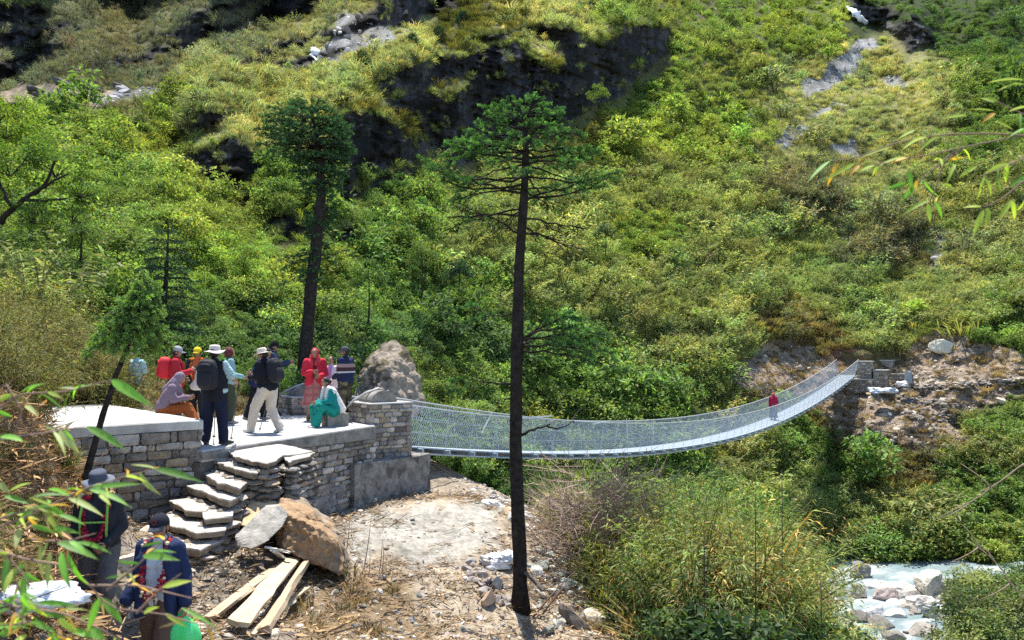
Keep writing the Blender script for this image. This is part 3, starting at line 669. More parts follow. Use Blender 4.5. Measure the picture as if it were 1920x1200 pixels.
ground = tag(gm.build('ground', M_ground, smooth=True), kind='structure'); ground['label'] = 'bare trampled earth and rubble on the near slope'

# ---- river in the gorge
rv = MB(); nx, ny = 160, 160
x, y = np.meshgrid(np.linspace(-2, 70, nx), np.linspace(20, 62, ny)); qq = np.stack([x * .55 + y * .3, y * .8 - x * .2], -1)
z = -11.15 + .16 * fbm(qq, 4, 101) + .10 * np.abs(fbm(qq * 2.6, 3, 103)) + (x - 18) * .05
foam = sstep(-.1, .3, fbm(qq * 1.3, 4, 105))[..., None]
ii = np.arange(ny - 1)[:, None] * nx + np.arange(nx - 1)[None]
rv.add(np.stack([x, y, z], -1).reshape(-1, 3), np.stack([ii, ii + 1, ii + nx + 1, ii + nx], -1).reshape(-1, 4), (np.array([.17, .23, .24]) * (1 - foam) + np.array([.34, .38, .38]) * foam).reshape(-1, 3))
river = tag(rv.build('river', solid('river_water', None, .55, 3, .2, .8, 5, .12, .2), smooth=True), kind='structure')
# ================================================================ masonry, platform, stairs, bridge
M_stone = solid('dry_stone', None, .9, 9, .35, .8, 24, .025, .15)
M_mortar = solid('mortar', (.17, .15, .13), .95, 12, .35, .6, 30, .02, .1)
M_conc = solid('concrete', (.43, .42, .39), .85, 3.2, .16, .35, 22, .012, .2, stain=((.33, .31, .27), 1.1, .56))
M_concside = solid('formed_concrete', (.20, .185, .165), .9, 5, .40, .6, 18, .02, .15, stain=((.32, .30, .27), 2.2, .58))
M_footing = solid('rough_plaster', (.23, .215, .195), .92, 5, .5, .9, 14, .05, .1, stain=((.11, .10, .09), 3.4, .50))
STONES = np.array([(.31, .265, .215), (.25, .215, .18), (.37, .325, .27), (.20, .17, .145), (.30, .235, .165), (.42, .38, .33), (.24, .22, .205)])
def masonry(mb, p0, p1, zb, zt, out, seed=0, course=.12, ln=(.16, .42), depth=.2, gap=.014, rough=.022, pal=STONES, dirt=1.0):
    """courses of rough blocks along the plan line p0->p1; zb, zt may be functions of the distance along it"""
    r = np.random.default_rng(seed); p0 = np.asarray(p0, float)[:2]; p1 = np.asarray(p1, float)[:2]; L = np.linalg.norm(p1 - p0); t = (p1 - p0) / L; o = norm(np.asarray(out, float)[:2])
    fb = zb if callable(zb) else (lambda s: zb); ft = zt if callable(zt) else (lambda s: zt)
    ss = np.linspace(0, L, 40); z = min(fb(s) for s in ss); ztop = max(ft(s) for s in ss)
    while z < ztop - .02:
        h = course * r.uniform(.7, 1.35)
        if ztop - (z + h) < course * .5: h = ztop - z
        s = -r.uniform(0, .0)
        while s < L - .01:
            l = r.uniform(*ln) * (1 if h > course else 1.15)
            if L - (s + l) < ln[0] * .6: l = L - s
            a, b = s, min(s + l, L); mid = (a + b) / 2; t0 = max(z, fb(mid)); t1 = min(z + h, ft(mid))
            if t1 - t0 > .03:
                g = gap * r.uniform(.5, 1.5); pr = r.uniform(-.01, rough * 1.6); J = lambda q: r.uniform(-q, q)
                A, B, Z0, Z1 = a + g * .5, b - g * .5, t0 + g * .5, t1 - g * .5
                ca = min(.035, (B - A) * .2); cz = min(.03, (Z1 - Z0) * .28)
                n2 = 5   # a front face of 5x4 vertices so that it is not a flat plate
                gs = np.linspace(0, 1, n2); gzv = np.linspace(0, 1, 4); V = []
                for iz, zz in enumerate(gzv):
                    for ia, aa in enumerate(gs):
                        e = (ia in (0, n2 - 1)) or (iz in (0, 3)); c4 = (ia in (0, n2 - 1)) and (iz in (0, 3))
                        x = A + (B - A) * aa + J(.012) * (B - A) / .3 * (0 if ia in (0, n2 - 1) else 1) + (ca * .5 * (1 if ia == 0 else -1) if c4 else 0); y = Z0 + (Z1 - Z0) * zz + J(.009)
                        q = pr - (.028 if c4 else .016 if e else 0) + J(rough * .5)
                        V.append((*(p0 + t * x + o * q), y))
                k = len(V)
                for x, y in ((A, Z0), (B, Z0), (B, Z1), (A, Z1)): V.append((*(p0 + t * x - o * depth), y))
                fs = [[i * n2 + j, i * n2 + j + 1, (i + 1) * n2 + j + 1, (i + 1) * n2 + j] for i in range(3) for j in range(n2 - 1)]
                fs += [[k + 3, k + 2, 3 * n2 + 4, 3 * n2 + 3, 3 * n2 + 2, 3 * n2 + 1, 3 * n2], [0, 1, 2, 3, 4, k + 1, k], [0, k, k + 3, 15, 10, 5], [4, 9, 14, 19, k + 2, k + 1]]
                c = pal[r.integers(len(pal))] * math.exp(r.normal(0, .18)) * dirt
                mb.add(V, fs, np.clip(c, .03, .7))
            s += l
        z += h
def zg(x, y): return float(gz(np.array(x), np.array(y)))
# plan points
A_ = PZ(378, 845, 0.0); B_ = PZ(703, 797, 0.0)                     # front edge of the platform slab
e1 = norm((B_ - A_) * [1, 1, 0]); n1_ = np.array([e1[1], -e1[0], 0])  # outward normal (to the right front)
K_ = B_ + e1 * 1.15
Rs, Re = np.array([-3.12, 18.42, 0]), np.array([26.75, 62.0, 0])   # line of the right hand handrail
bd = norm(Re - Rs); bn = np.array([-bd[1], bd[0], 0]); Lb = np.linalg.norm(Re - Rs)
# --- platform
pf = thing('stone_platform', 'wide concrete topped stone platform on which the group stands', 'platform', (A_[0], A_[1], -1.2))
back = [A_ + [-3.2, 2.9, 0], A_ + [-3.6, 6.4, 0], np.array([-6.6, 21.8, 0]), np.array([-4.6, 21.6, 0]), B_ + bn * 2.2 + bd * 1.6]
def rag(pts, step=.12, amp=.012, seed=1, z=0):
    pts = [np.asarray(p, float)[:2] for p in pts]; out = []
    for i in range(len(pts)):
        a, b = pts[i], pts[(i + 1) % len(pts)]; n = max(1, int(np.linalg.norm(b - a) / step))
        for k in range(n): out.append(a + (b - a) * k / n)
    out = np.array(out); return out + .5 * amp * np.stack([fbm(np.c_[out * 3, np.full(len(out), seed + j)], 3, seed + j) for j in (0, 9)], -1) * 2
def slab(parent, name, pts, z0, z1, mat, seed, amp=.02):
    """slab with slightly uneven, chipped edges"""
    mb = MB(); o = rag(pts, .10, amp, seed); n = len(o); c = o.mean(0); inn = o + norm(c - o) * .02
    q = np.c_[o, np.full(n, 0)]; e = .012 * fbm(np.c_[o * 4, np.zeros(n)], 3, seed + 3)
    V = np.r_[np.c_[o, np.full(n, z0)], np.c_[o, z1 - .018 + e], np.c_[inn, z1 + e * .4]]
    i = np.arange(n); j = (i + 1) % n
    mb.add(V, [np.stack([i, j, j + n, i + n], -1), np.stack([i + n, j + n, j + 2 * n, i + 2 * n], -1)])
    mb.add(np.c_[inn, z1 + e * .4], [list(range(n))]); mb.add(np.c_[o, np.full(n, z0)], [list(range(n))[::-1]])
    return mb.build(name, mat, parent)
slab(pf, 'concrete_slab', [A_, B_] + back[::-1], -.20, 0, M_conc, 3)
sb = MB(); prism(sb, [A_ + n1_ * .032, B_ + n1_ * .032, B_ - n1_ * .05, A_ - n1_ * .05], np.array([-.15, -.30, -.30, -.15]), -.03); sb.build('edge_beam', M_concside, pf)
wl = MB(); LA = np.linalg.norm(B_ - A_)
masonry(wl, A_ + e1 * .3, B_, lambda s: -1.9, lambda s: -.16 - .14 * s / LA, n1_, 21, .115, (.09, .44), .2, .016, .032)
prism(wl, [A_ - n1_ * .03, B_ - n1_ * .03, B_ - n1_ * 1.2, A_ - n1_ * 1.2], -2.1, -.21, (.15, .135, .12))
rr_w = np.random.default_rng(3)
wl.build('retaining_wall', M_stone, pf)
cb = MB(); prism(cb, [back[0] - [0, 0, 0], back[1], back[2], back[3], back[4], back[4] - [0, .5, 0], back[0] + [.6, -.1, 0]], -1.0, -.201, (.16, .14, .12)); cb.build('core', M_mortar, pf)
# --- raised slab on the left
C0 = np.array([-5.24, 13.62, 0]); a_ = norm(np.array([-1.81, -1.62, 0])); b_ = np.array([a_[1], -a_[0], 0]) * (-1)
b_ = norm(np.array([-.68, .73, 0])); ZR = .5
rp = thing('raised_platform', 'raised pale concrete slab on a rough stone wall left of the stairs', 'platform', (C0[0], C0[1], -1.2))
Q1 = C0 + a_ * 2.75; Q2 = Q1 + b_ * 5.2; Q3 = C0 + b_ * 5.35
slab(rp, 'concrete_slab', [Q1, C0, Q3, Q2], ZR - .16, ZR, M_conc, 13, .05)
rw = MB(); on = np.array([-a_[1], a_[0], 0]); on = on if on[1] < 0 else -on
masonry(rw, Q1 - a_ * .0 - b_ * -.02, C0 - b_ * -.02, lambda s: -1.35, ZR - .165, on, 31, .135, (.10, .55), .22, .02, .034, dirt=.86)
masonry(rw, C0 + b_ * .02, C0 + b_ * 5.3, -.25, ZR - .165, -a_, 33, .13, (.18, .42), .2, .018, .03, dirt=.95)
prism(rw, [Q1 + b_ * .06, C0 + b_ * .06 + a_ * .06, Q3 + a_ * .06, Q2], -1.5, ZR - .17, (.14, .125, .11)); rw.build('stone_wall', M_stone, rp)
# --- the bridge pillars on the near side
def block(mb, c, hx, hy, ax, ay, z0, z1, seed, course=.115, ln=(.14, .32), depth=.12, dirt=1.0, sides=(1, 1, 1, 1)):
    c = np.asarray(c, float); q = [c - ax * hx - ay * hy, c + ax * hx - ay * hy, c + ax * hx + ay * hy, c - ax * hx + ay * hy]; nr = [-ay, ax, ay, -ax]
    for i in range(4):
        if sides[i]: masonry(mb, q[i], q[(i + 1) % 4], z0, z1, nr[i], seed + i, course, ln, depth, .012, .016, dirt=dirt)
    prism(mb, [c - ax * (hx - .03) - ay * (hy - .03), c + ax * (hx - .03) - ay * (hy - .03), c + ax * (hx - .03) + ay * (hy - .03), c - ax * (hx - .03) + ay * (hy - .03)], z0, z1 - .01, (.17, .155, .14))
bl_ = norm(np.array([-.66, .88, 0])); bl2 = np.array([bl_[1], -bl_[0], 0])   # pillar axes: across / along the bridge
def saddle(parent, c, z, r=.27, w=.30):
    mb = MB(); th = np.linspace(0, np.pi, 15); prof = np.c_[np.cos(th) * r * 1.25, np.sin(th) * r]; V = []
    for sgn in (-1, 1): V += [c + bl2 * x + bl_ * sgn * w + [0, 0, z + y] for x, y in prof]
    n = len(prof); mb.add(V, [list(range(n)), list(range(2 * n - 1, n - 1, -1))] + [[i + 1, i, i + n, i + n + 1] for i in range(n - 1)]); return mb.build('saddle', M_concside, parent)
PR = np.array([-3.08, 18.75, 0]); PL = np.array([-5.45, 21.15, 0]); ZP = .43
for c, lab, zb in ((PR, 'stone pillar at the near end of the bridge beside the concrete footing', -1.3), (PL, 'low stone pillar behind the woman with the red headscarf', -.6)):
    t = thing('bridge_pillar', lab, 'pillar', (c[0], c[1], zb), 0, 'stone pillars carrying the bridge cables on the near bank')
    mb = MB(); block(mb, c, .55, .54, bl2, bl_, zb, ZP, int(abs(c[0]) * 100), .105, (.15, .30)); mb.build('masonry', M_stone, t)
    cp_ = MB(); prism(cp_, [c + bl2 * x + bl_ * y for x, y in ((-.56, -.55), (.57, -.55), (.57, .55), (-.56, .55))], ZP + .003, ZP + .035); cp_.build('mortar_cap', M_conc, t)
    saddle(t, c - bl2 * .05, ZP + .036)
# --- concrete footing
ft = MB(); fz = -.78; f0 = A_ + e1 * (LA - .95); f1 = A_ + e1 * (LA + 1.5); dpt = 1.0
q = [f0 + n1_ * .14, B_ + n1_ * .27, f1 + n1_ * .52, f1 - n1_ * dpt, f0 - n1_ * .5]; nn = []
pts = rag(q, .16, .02, 41); n = len(pts); zt_ = fz + .05 * fbm(np.c_[pts * 1.5, np.zeros(n)], 2, 4) 
V = []
hs = np.linspace(-2.1, fz, 9)
for i, h in enumerate(hs): V.append(np.c_[pts + .028 * np.stack([fbm(np.c_[pts * 3, np.full(n, h * 3 + k)], 3, 43) for k in (0, 7)], -1), np.full(n, h) + (.0 if i < 8 else 1) * (zt_ - fz)])
V = np.concatenate(V); i = np.arange(n); j = (i + 1) % n
ft.add(V, [np.concatenate([np.stack([i + k * n, j + k * n, j + (k + 1) * n, i + (k + 1) * n], -1) for k in range(8)])]); ft.add(V[-n:], [list(range(n))])
tag(ft.build('concrete_footing', M_footing), 'stained grey concrete footing below the stone pillar', 'footing')
f2 = MB(); masonry(f2, A_ + e1 * .95, f0 + e1 * .1, lambda s: -2.0, lambda s: -1.22 + .28 * s / 2.5, n1_, 55, .3, (.5, .9), .1, .006, .03, pal=np.array([(.25, .235, .22), (.28, .265, .245)]))
o_ = f2.build('plaster_base', M_footing, pf)
# --- stone stairs
st = thing('stone_stairs', 'rough stone slab stairs climbing to the platform', 'stairs', (-4.4, 12.2, -1.0))
def stone_slab(mb, poly, z, th, seed, c=(.44, .40, .35), amp=.075):
    o = rag(poly, .15, amp * .3, seed); n = len(o); o = o + np.random.default_rng(seed).normal(0, .020, o.shape); cen = o.mean(0); r = np.random.default_rng(seed)
    e = .022 * fbm(np.c_[o * 2.5, np.zeros(n)], 3, seed); rings = []
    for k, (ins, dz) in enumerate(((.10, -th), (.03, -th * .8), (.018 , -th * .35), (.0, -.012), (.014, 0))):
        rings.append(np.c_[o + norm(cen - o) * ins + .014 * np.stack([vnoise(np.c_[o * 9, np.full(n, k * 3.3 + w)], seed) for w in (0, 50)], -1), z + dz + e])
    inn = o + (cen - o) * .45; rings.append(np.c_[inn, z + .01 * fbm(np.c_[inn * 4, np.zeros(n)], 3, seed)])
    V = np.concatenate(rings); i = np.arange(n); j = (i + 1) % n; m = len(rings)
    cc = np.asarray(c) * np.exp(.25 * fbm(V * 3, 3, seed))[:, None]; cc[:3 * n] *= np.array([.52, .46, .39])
    mb.add(V, [np.concatenate([np.stack([i + k * n, j + k * n, j + (k + 1) * n, i + (k + 1) * n], -1) for k in range(m - 1)])], cc); mb.add(rings[-1], [list(range(n))], cc[-n:])
STEPS = [(-1.0, [(238, 1003), (275, 985), (385, 993), (428, 1008), (372, 1030), (300, 1022)], .17),
         (-.84, [(283, 967), (330, 962), (437, 976), (420, 993), (372, 997), (318, 985)], .15),
         (-.69, [(318, 938), (352, 934), (398, 946), (386, 960), (348, 957)], .15), (-.70, [(378, 957), (398, 948), (440, 956), (434, 968), (384, 972)], .14),
         (-.53, [(349, 909), (378, 906), (450, 930), (436, 938), (398, 930)], .16), (-.38, [(377, 884), (392, 882), (466, 902), (450, 914), (410, 905)], .17),
         (-.22, [(396, 862), (425, 856), (492, 874), (482, 887), (432, 877)], .15), (-.07, [(428, 845), (520, 829), (584, 846), (532, 855), (502, 869), (440, 856)], .13), (-.10, [(532, 857), (585, 848), (584, 853), (540, 866)], .12)]
ctrs = []
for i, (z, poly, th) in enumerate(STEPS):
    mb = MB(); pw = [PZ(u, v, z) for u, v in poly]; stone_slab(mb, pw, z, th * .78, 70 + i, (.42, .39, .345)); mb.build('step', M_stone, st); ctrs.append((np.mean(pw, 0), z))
rb_ = MB(); rr = np.random.default_rng(8)
for i, (z, poly, th) in enumerate(STEPS):      # courses of flat rubble under every step
    pw = np.array([PZ(u, v, z) for u, v in poly]); c = pw.mean(0); zz = z - th * .78 - .01; lay = 0
    while zz > -1.35:
        h = rr.uniform(.07, .13)
        ns = max(6, int(9)); 
        for k in range(len(pw)):
            a, b = pw[k], pw[(k + 1) % len(pw)]; L = np.linalg.norm(b - a); m = max(1, int(L / .26))
            for q in range(m):
                p = a + (b - a) * (q + rr.uniform(.3, .7)) / m; p = p + (c - p) * rr.uniform(.06, .2)
                d = norm(b - a); ang = math.atan2(d[1], d[0]) + rr.normal(0, .15)
                rock(rb_, (p[0], p[1], zz - h / 2), (L / m * .58, rr.uniform(.13, .2), h * .62), int(rr.integers(1e6)), 2, 10, .04, (rr.normal(0, .06), rr.normal(0, .06), ang), STONES[rr.integers(7)] * .85 * math.exp(rr.normal(0, .2)))
        prism(rb_, c + (pw - c) * .78, zz - h, zz, (.09, .075, .06)); zz -= h
rb_.build('rubble_core', M_stone, st)

# ================================================================ suspension bridge
DE = [(740, 834.), (765, 836.5), (860, 844), (960, 848.5), (1040, 850), (1100, 849.5), (1170, 847.5), (1240, 842.5), (1290, 837), (1340, 829), (1400, 814), (1456, 793), (1521, 761), (1557, 740), (1582, 722), (1609, 699)]
De0 = Rs + bn * .16     # line of the deck's right edge
def s_of_px(px, o):     # where the ray column meets the line o + s*bd
    k = (px - CX) / F; return (k * o[1] - o[0]) / (bd[0] - k * bd[1])
sv = np.array([s_of_px(p, De0) for p, _ in DE]); zv = np.array([CAMZ - (y - HY) / F * (De0[1] + s * bd[1]) for (p, y), s in zip(DE, sv)])
zc = np.polyfit(sv, zv, 4); S0, S1 = -.2, Lb + .2
def zdeck(s): return np.polyval(zc, s)
def zrail(s): return zdeck(s) + 1.06 + .30 * np.clip((s - Lb * .75) / (Lb * .25), 0, 1) ** 2 * .3 + .06 * np.clip(1 - s / 6, 0, 1)
def bp(s, o, z): return Rs + bd * s + bn * o + np.array([0, 0, z])
M_galv = solid('galvanised_steel', (.40, .46, .52), .45, 30, .15, .15, 60, .003, .5, .35)
M_cable = solid('steel_cable', (.50, .51, .50), .5, 60, .2, .3, 120, .004, .5, .4)
M_net = solid('wire_netting', (.52, .56, .59), .5, 5, .1, 0, spec=.4)
br = thing('suspension_bridge', 'long steel suspension footbridge with wire net sides sagging across the gorge', 'bridge', bp(0, .8, zdeck(0)))
WD = 1.6; ss = np.linspace(.3, Lb - .3, 150)
dk = MB()
for i in range(len(ss) - 1):      # steel deck panels lying on cross beams
    a, b = ss[i], ss[i + 1] - .012
    for o0, o1 in ((.17, .49), (.497, .80), (.807, 1.11), (1.117, 1.43)):
        V = [bp(s, o, zdeck(s) + dz) for dz in (-.035, 0) for s, o in ((a, o0), (b, o0), (b, o1), (a, o1))]; dk.add(V, BOXF[:, ::-1])
bm_ = dk
for s in np.arange(.6, Lb - .3, 1.05):
    z = zdeck(s) - .085; obox(bm_, bp(s, .8, z), bd * .035, bn * .80, np.array([0, 0, .045]))
dk.build('deck', M_galv, br)
cs = np.linspace(-.3, Lb + .3, 120)
for o, dz in ((.20, -.165), (.55, -.165), (1.05, -.165), (1.40, -.165)):
    mb = MB(); tube(mb, [bp(s, o, zdeck(s) + dz) for s in cs], .028, 6); mb.build('main_cable', M_cable, br, True)
for sd_ in (0, 1):
    o = 0. if sd_ == 0 else WD; od = .17 if sd_ == 0 else 1.43
    mb = MB(); s2 = np.linspace(.1, Lb - .1, 130); tube(mb, [bp(s, o, zrail(s)) for s in s2], .022, 6)
    # over the saddle and down to its anchor in the platform
    sa = bp(-.0, o, ZP + .32) if sd_ == 0 else PL + np.array([.5, -.6, ZP + .36])
    anc = PZ(636, 782, 0.02) if sd_ == 0 else PZ(528, 766, .02)
    mb.build('handrail_cable', M_cable, br, True)
    mb = MB(); top = bp(.1, o, zrail(.1)); pk = (PR if sd_ == 0 else PL) + np.array([0, 0, ZP + .345]); pk = pk - bl2 * .05
    tube(mb, [top, pk + bl2 * .25 - [0, 0, .06], pk, pk - bl2 * .36 - [0, 0, .12], pk - bl2 * .64 - [0, 0, .27], anc], .026, 8); mb.build('anchor_cable', M_conc, br, True)
    nb = MB(); pitch = .085; hh = np.linspace(0, 1, 2); V = []; Fq = []
    sN = np.arange(.2, Lb - .35, pitch); k = 0; wr = .0034
    for s in sN:
        for dr in (-1, 1):
            s1 = s + dr * .62
            if s1 < .1 or s1 > Lb - .2: 
                s1 = min(max(s1, .1), Lb - .2)
            a = bp(s, od, zdeck(s) + .02); b = bp(s1, o, zrail(s1)); t = norm(b - a); u_ = norm(np.cross(t, bn)) * wr; w_ = norm(np.cross(t, u_)) * wr
            for c_ in (a, b): V += [c_ + u_, c_ - .5 * u_ + .87 * w_, c_ - .5 * u_ - .87 * w_]
            Fq += [[k, k + 1, k + 4, k + 3], [k + 1, k + 2, k + 5, k + 4], [k + 2, k, k + 3, k + 5]]; k += 6
    nb.add(V, np.array(Fq))
    for f in (.33, .66): tube(nb, [bp(s, od + (o - od) * f, zdeck(s) * (1 - f) + zrail(s) * f) for s in s2], .005, 3, cap=False)
    hb = nb
    for s in np.arange(.6, Lb - .3, 1.05): tube(hb, [bp(s, od, zdeck(s) - .08), bp(s, o, zrail(s))], .008, 4)
    nb.build('wire_net', M_net, br)
# loose white ties hanging on the net
M_rag = solid('pale_rag', (.72, .72, .68), .9, 20, .15, .2)
for i, (u0, v0, u1, v1) in enumerate(((922, 772, 903, 812), (996, 782, 1033, 780), (1110, 795, 1142, 789), (1174, 785, 1176, 826), (1224, 788, 1224, 815))):
    s_ = s_of_px(u0, Rs); s2_ = s_of_px(u1, Rs); pa = Rs + bd * s_; pb = Rs + bd * s2_; pa = np.array([pa[0], pa[1], CAMZ - (v0 - HY) / F * pa[1]]); pb = np.array([pb[0], pb[1], CAMZ - (v1 - HY) / F * pb[1]])
    mb = MB(); m_ = (pa + pb) / 2 + [0, -.02, -.04]; obox(mb, (pa + pb) / 2 - bn * .02, (pb - pa) / 2, norm(np.cross(pb - pa, bn)) * .022, bn * .004)
    tag(mb.build('cloth_strip', M_rag), ['slanting pale cloth strip on the bridge net left of the bare fir trunk', 'pale strip tied flat along the rail right of the fir trunk', 'pale strip stretched at the rail in the middle of the net', 'broad white strip hanging straight down the net', 'thin pale strip hanging near the middle of the bridge'][i], 'cloth strip', 'strips of cloth tied to the bridge net')

# ================================================================ far bridgehead
def FP(s, o, z): return Rs + bd * (Lb + s) + bn * o + np.array([0, 0, z])
fx = thing('bridge_tower', 'stone bridgehead with columns and steps at the far end of the bridge', 'bridge tower', FP(0, .8, -1.7))
def fblock(name, s0, s1, o0, o1, z0, z1, seed, mat=M_stone, course=.11, ln=(.2, .45)):
    mb = MB(); c = FP((s0 + s1) / 2, (o0 + o1) / 2, 0); block(mb, c, (s1 - s0) / 2, (o1 - o0) / 2, bd, bn, z0, z1, seed, course, ln, .1, 1.0); return mb.build(name, mat, fx)
def fslab(name, s0, s1, o0, o1, z0, z1):
    mb = MB(); prism(mb, [FP(s, o, 0) for s, o in ((s0, o0), (s1, o0), (s1, o1), (s0, o1))], z0, z1); return mb.build(name, M_conc, fx)
ZF = float(zdeck(Lb))
fblock('base', -.3, 1.9, -1.0, 2.6, -1.75, ZF - .42, 401)
fslab('base_cap', -.38, 1.9, -1.08, 2.66, ZF - .418, ZF - .34)
fblock('column', .0, 1.2, -.85, .12, ZF - .34, ZF + .95, 411); fslab('column_cap', -.06, 1.26, -.9, .17, ZF + .952, ZF + 1.03)
fblock('column', .3, 1.4, -1.95, -1.0, -1.6, ZF + .30, 421); fslab('column_cap', .25, 1.45, -2.0, -.98, ZF + .302, ZF + .36)
fblock('step', 1.2, 3.0, .17, 2.2, -1.0, ZF + .28, 431); fslab('step_slab', 1.15, 3.0, .17, 2.2, ZF + .282, ZF + .36)
fblock('back_wall', 3.0, 4.6, -1.9, 2.6, -1.0, ZF + 1.0, 441); fslab('wall_cap', 2.95, 4.65, -1.95, 2.65, ZF + 1.002, ZF + 1.09)
fblock('side_wall', 1.6, 3.4, -3.4, -1.96, -1.7, ZF + .05, 451, M_stone, .13, (.2, .5))
M_rust = solid('rusty_steel', (.17, .055, .04), .8, 20, .3, .3)
ps = MB(); tube(ps, [FP(.5, 1.75, ZF - .3), FP(.5, 1.75, ZF + 2.2)], .07, 8); tube(ps, [FP(.5, 1.75, ZF + 2.1), FP(.9, 1.0, ZF + 1.75), FP(1.2, .4, ZF + 1.95), FP(1.6, -.1, ZF + 1.2)], .02, 5)
tag(ps.build('steel_post', M_rust), 'rust red steel post beside the far end of the bridge deck', 'post')
# path cut and its dry stone edging on the far side
ed = MB(); re = np.random.default_rng(77)
for i in range(230):
    u = re.uniform(1668, 1990); v = interp(u, [(1668, 722), (1760, 724), (1850, 716), (1990, 712)]) + re.normal(0, 3); p = hill_pt(u, v + 4); rock(ed, p + [0, -.15, re.uniform(0, .25)], (re.uniform(.12, .32), .16, re.uniform(.05, .11)), int(re.integers(1e6)), 2, 8, .04, (0, 0, re.normal(0, .3)), STONES[re.integers(7)] * re.uniform(.6, 1.3))
for i in range(150):
    u = re.uniform(1680, 1800); v = re.uniform(745, 785) * 1.0; v = v + (u - 1700) * .12; p = hill_pt(u, v); rock(ed, p + [0, -.1, .05], (re.uniform(.12, .3), .18, re.uniform(.08, .16)), int(re.integers(1e6)), 2, 8, .05, (0, 0, re.normal(0, .5)), STONES[re.integers(7)] * re.uniform(.5, 1.1))
tag(ed.build('dry_stone_wall', M_stone), 'low tumbled dry stone edging of the far path right of the bridgehead', 'stone wall')
def pathline(pts, wid):
    u = np.arange(pts[0][0], pts[-1][0], 6.); v = np.array([interp(a, pts) for a in u]); p = np.array([hill_pt(a, b) for a, b in zip(u, v)]); p[:, 2] += .06
    return p
sg = thing('sign_board', 'blank grey sign board on a single post beside the far path', 'sign', P(1703, 738, 60.5))
mb = MB(); c = P(1703, 708, 60.4); obox(mb, c, (.29, .05, 0), (0, .02, 0), (0, 0, .42)); obox(mb, c + [0, -.03, 0], (.31, .05, 0), (0, .012, 0), (0, 0, .02)); mb.build('board', solid('grey_sign', (.36, .39, .41), .6, 4, .15, .1), sg)
mb = MB(); tube(mb, [P(1703, 742, 60.5), P(1703, 694, 60.5)], .035, 6); mb.build('post', M_cable, sg)
def sack(name, c, size, seed, label, cat, mat, rz=0, group=None, sub=4, crumple=.22):
    V, Fc = icos(sub); r = np.random.default_rng(seed); q = V * 1.5 + seed * 1.7
    V = V * (1 + crumple * 1.5 * fbm(q, 2, seed) - crumple * 1.3 * np.abs(fbm(q * 2.3, 3, seed + 1)) + crumple * .5 * fbm(q * 6, 3, seed + 2))[:, None] * np.asarray(size) * 1.1
    V[:, 2] = np.maximum(V[:, 2], -size[2] * .62); cz, sz = math.cos(rz), math.sin(rz); V = V @ np.array([[cz, sz, 0], [-sz, cz, 0], [0, 0, 1]]) + np.asarray(c)
    mb = MB(); mb.add(V, Fc); return tag(mb.build(name, mat, None, True), label, cat, group)
M_sack = solid('woven_sack', (.66, .68, .72), .7, 25, .12, .5, 40, .01, .3)
M_wht = solid('white_sack', (.72, .71, .68), .75, 12, .10, .6, 22, .02, .3)
sack('plastic_sheet', P(1655, 733, 59.3), (.85, .5, .26), 3, 'crumpled pale blue plastic sheet on the ground below the bridgehead', 'plastic sheet', M_sack, .2, crumple=.5)
sack('plastic_sheet', P(1692, 721, 60.2), (.4, .3, .2), 4, 'small crumpled white sheet at the foot of the sign post', 'plastic sheet', M_wht, 0, crumple=.5)
def lone_rock(name, c, size, seed, label, cat='rock', col=(.42, .38, .32), rot=(0, 0, 0), sub=4, cuts=12, rough=.05, group=None, mat=None):
    mb = MB(); rock(mb, c, size, seed, sub, cuts, rough, rot, col); return tag(mb.build(name, mat or M_stone, None, False), label, cat, group)
lone_rock('boulder', hill_pt(1761, 652) + [0, -.3, .1], (1.05, .8, .62), 15, 'flat cream coloured boulder on the slope above the far path', 'boulder', (.66, .61, .47), (.2, .1, 0))
lone_rock('boulder', hill_pt(1212, 686) + [0, -.3, 0], (.55, .4, .26), 16, 'small tan boulder in the bushes on the far bank above the middle of the bridge', 'boulder', (.50, .38, .26))
lone_rock('boulder', hill_pt(1496, 692) + [0, -.3, 0], (.52, .4, .24), 17, 'grey brown boulder on the bare bank left of the bridgehead', 'boulder', (.38, .31, .25))
lone_rock('boulder', P(1629, 738, 60) , (.22, .2, .13), 18, 'small tan boulder in front of the bridgehead base', 'boulder', (.5, .38, .24))
pp = MB(); tube(pp, [hill_pt(u, v) + [0, -.25, .25] for u, v in ((1590, 802), (1660, 815), (1720, 824), (1800, 830), (1860, 838), (1930, 848), (2010, 858))], .05, 6); tag(pp.build('water_pipe', solid('black_pipe', (.09, .085, .08), .6, 5, .2, .1)), 'dark pipe running across the dirt slope below the far path', 'pipe')
# ---------------------------------------------------------------- the people of the photograph
PLT = lambda px, d: (( px - CX) / F * d, d, 0.)
rgb = lambda *a: np.array(a)
# raised slab side, far left
person('person in a pale cap and turquoise shirt half hidden behind the fir sapling', PLT(257, 18.3), R(150), 1.70, top=dict(col=(.35, .50, .52), name='shirt', sleeve='short', hem=.86), bottom=dict(col=(.06, .07, .09)), hat=cap_hat((.62, .66, .68)), seed=11)
r2, J2_ = person('person in a grey cap and red jacket looking at a phone held in both hands', PLT(331, 17.2), R(-75), 1.74, pose=dict(el=(-.21, .06, 1.12), er=(.21, .06, 1.12), wl=(-.06, .30, 1.20), wr=(.08, .30, 1.20)), hpitch=7, top=dict(col=(.36, .022, .032), name='jacket', hem=.84, inf=.03), bottom=dict(col=(.03, .03, .035)), hat=cap_hat((.30, .31, .33)), extras=[backpack('bright red backpack worn by the person in the grey cap', (.55, .02, .03), (.42, .015, .025), (.17, .13, .23), 5)], hold=dict(cl=.6, cr=.6, dl=(.5, .3, .5), dr=(-.4, .3, .5)), seed=12)
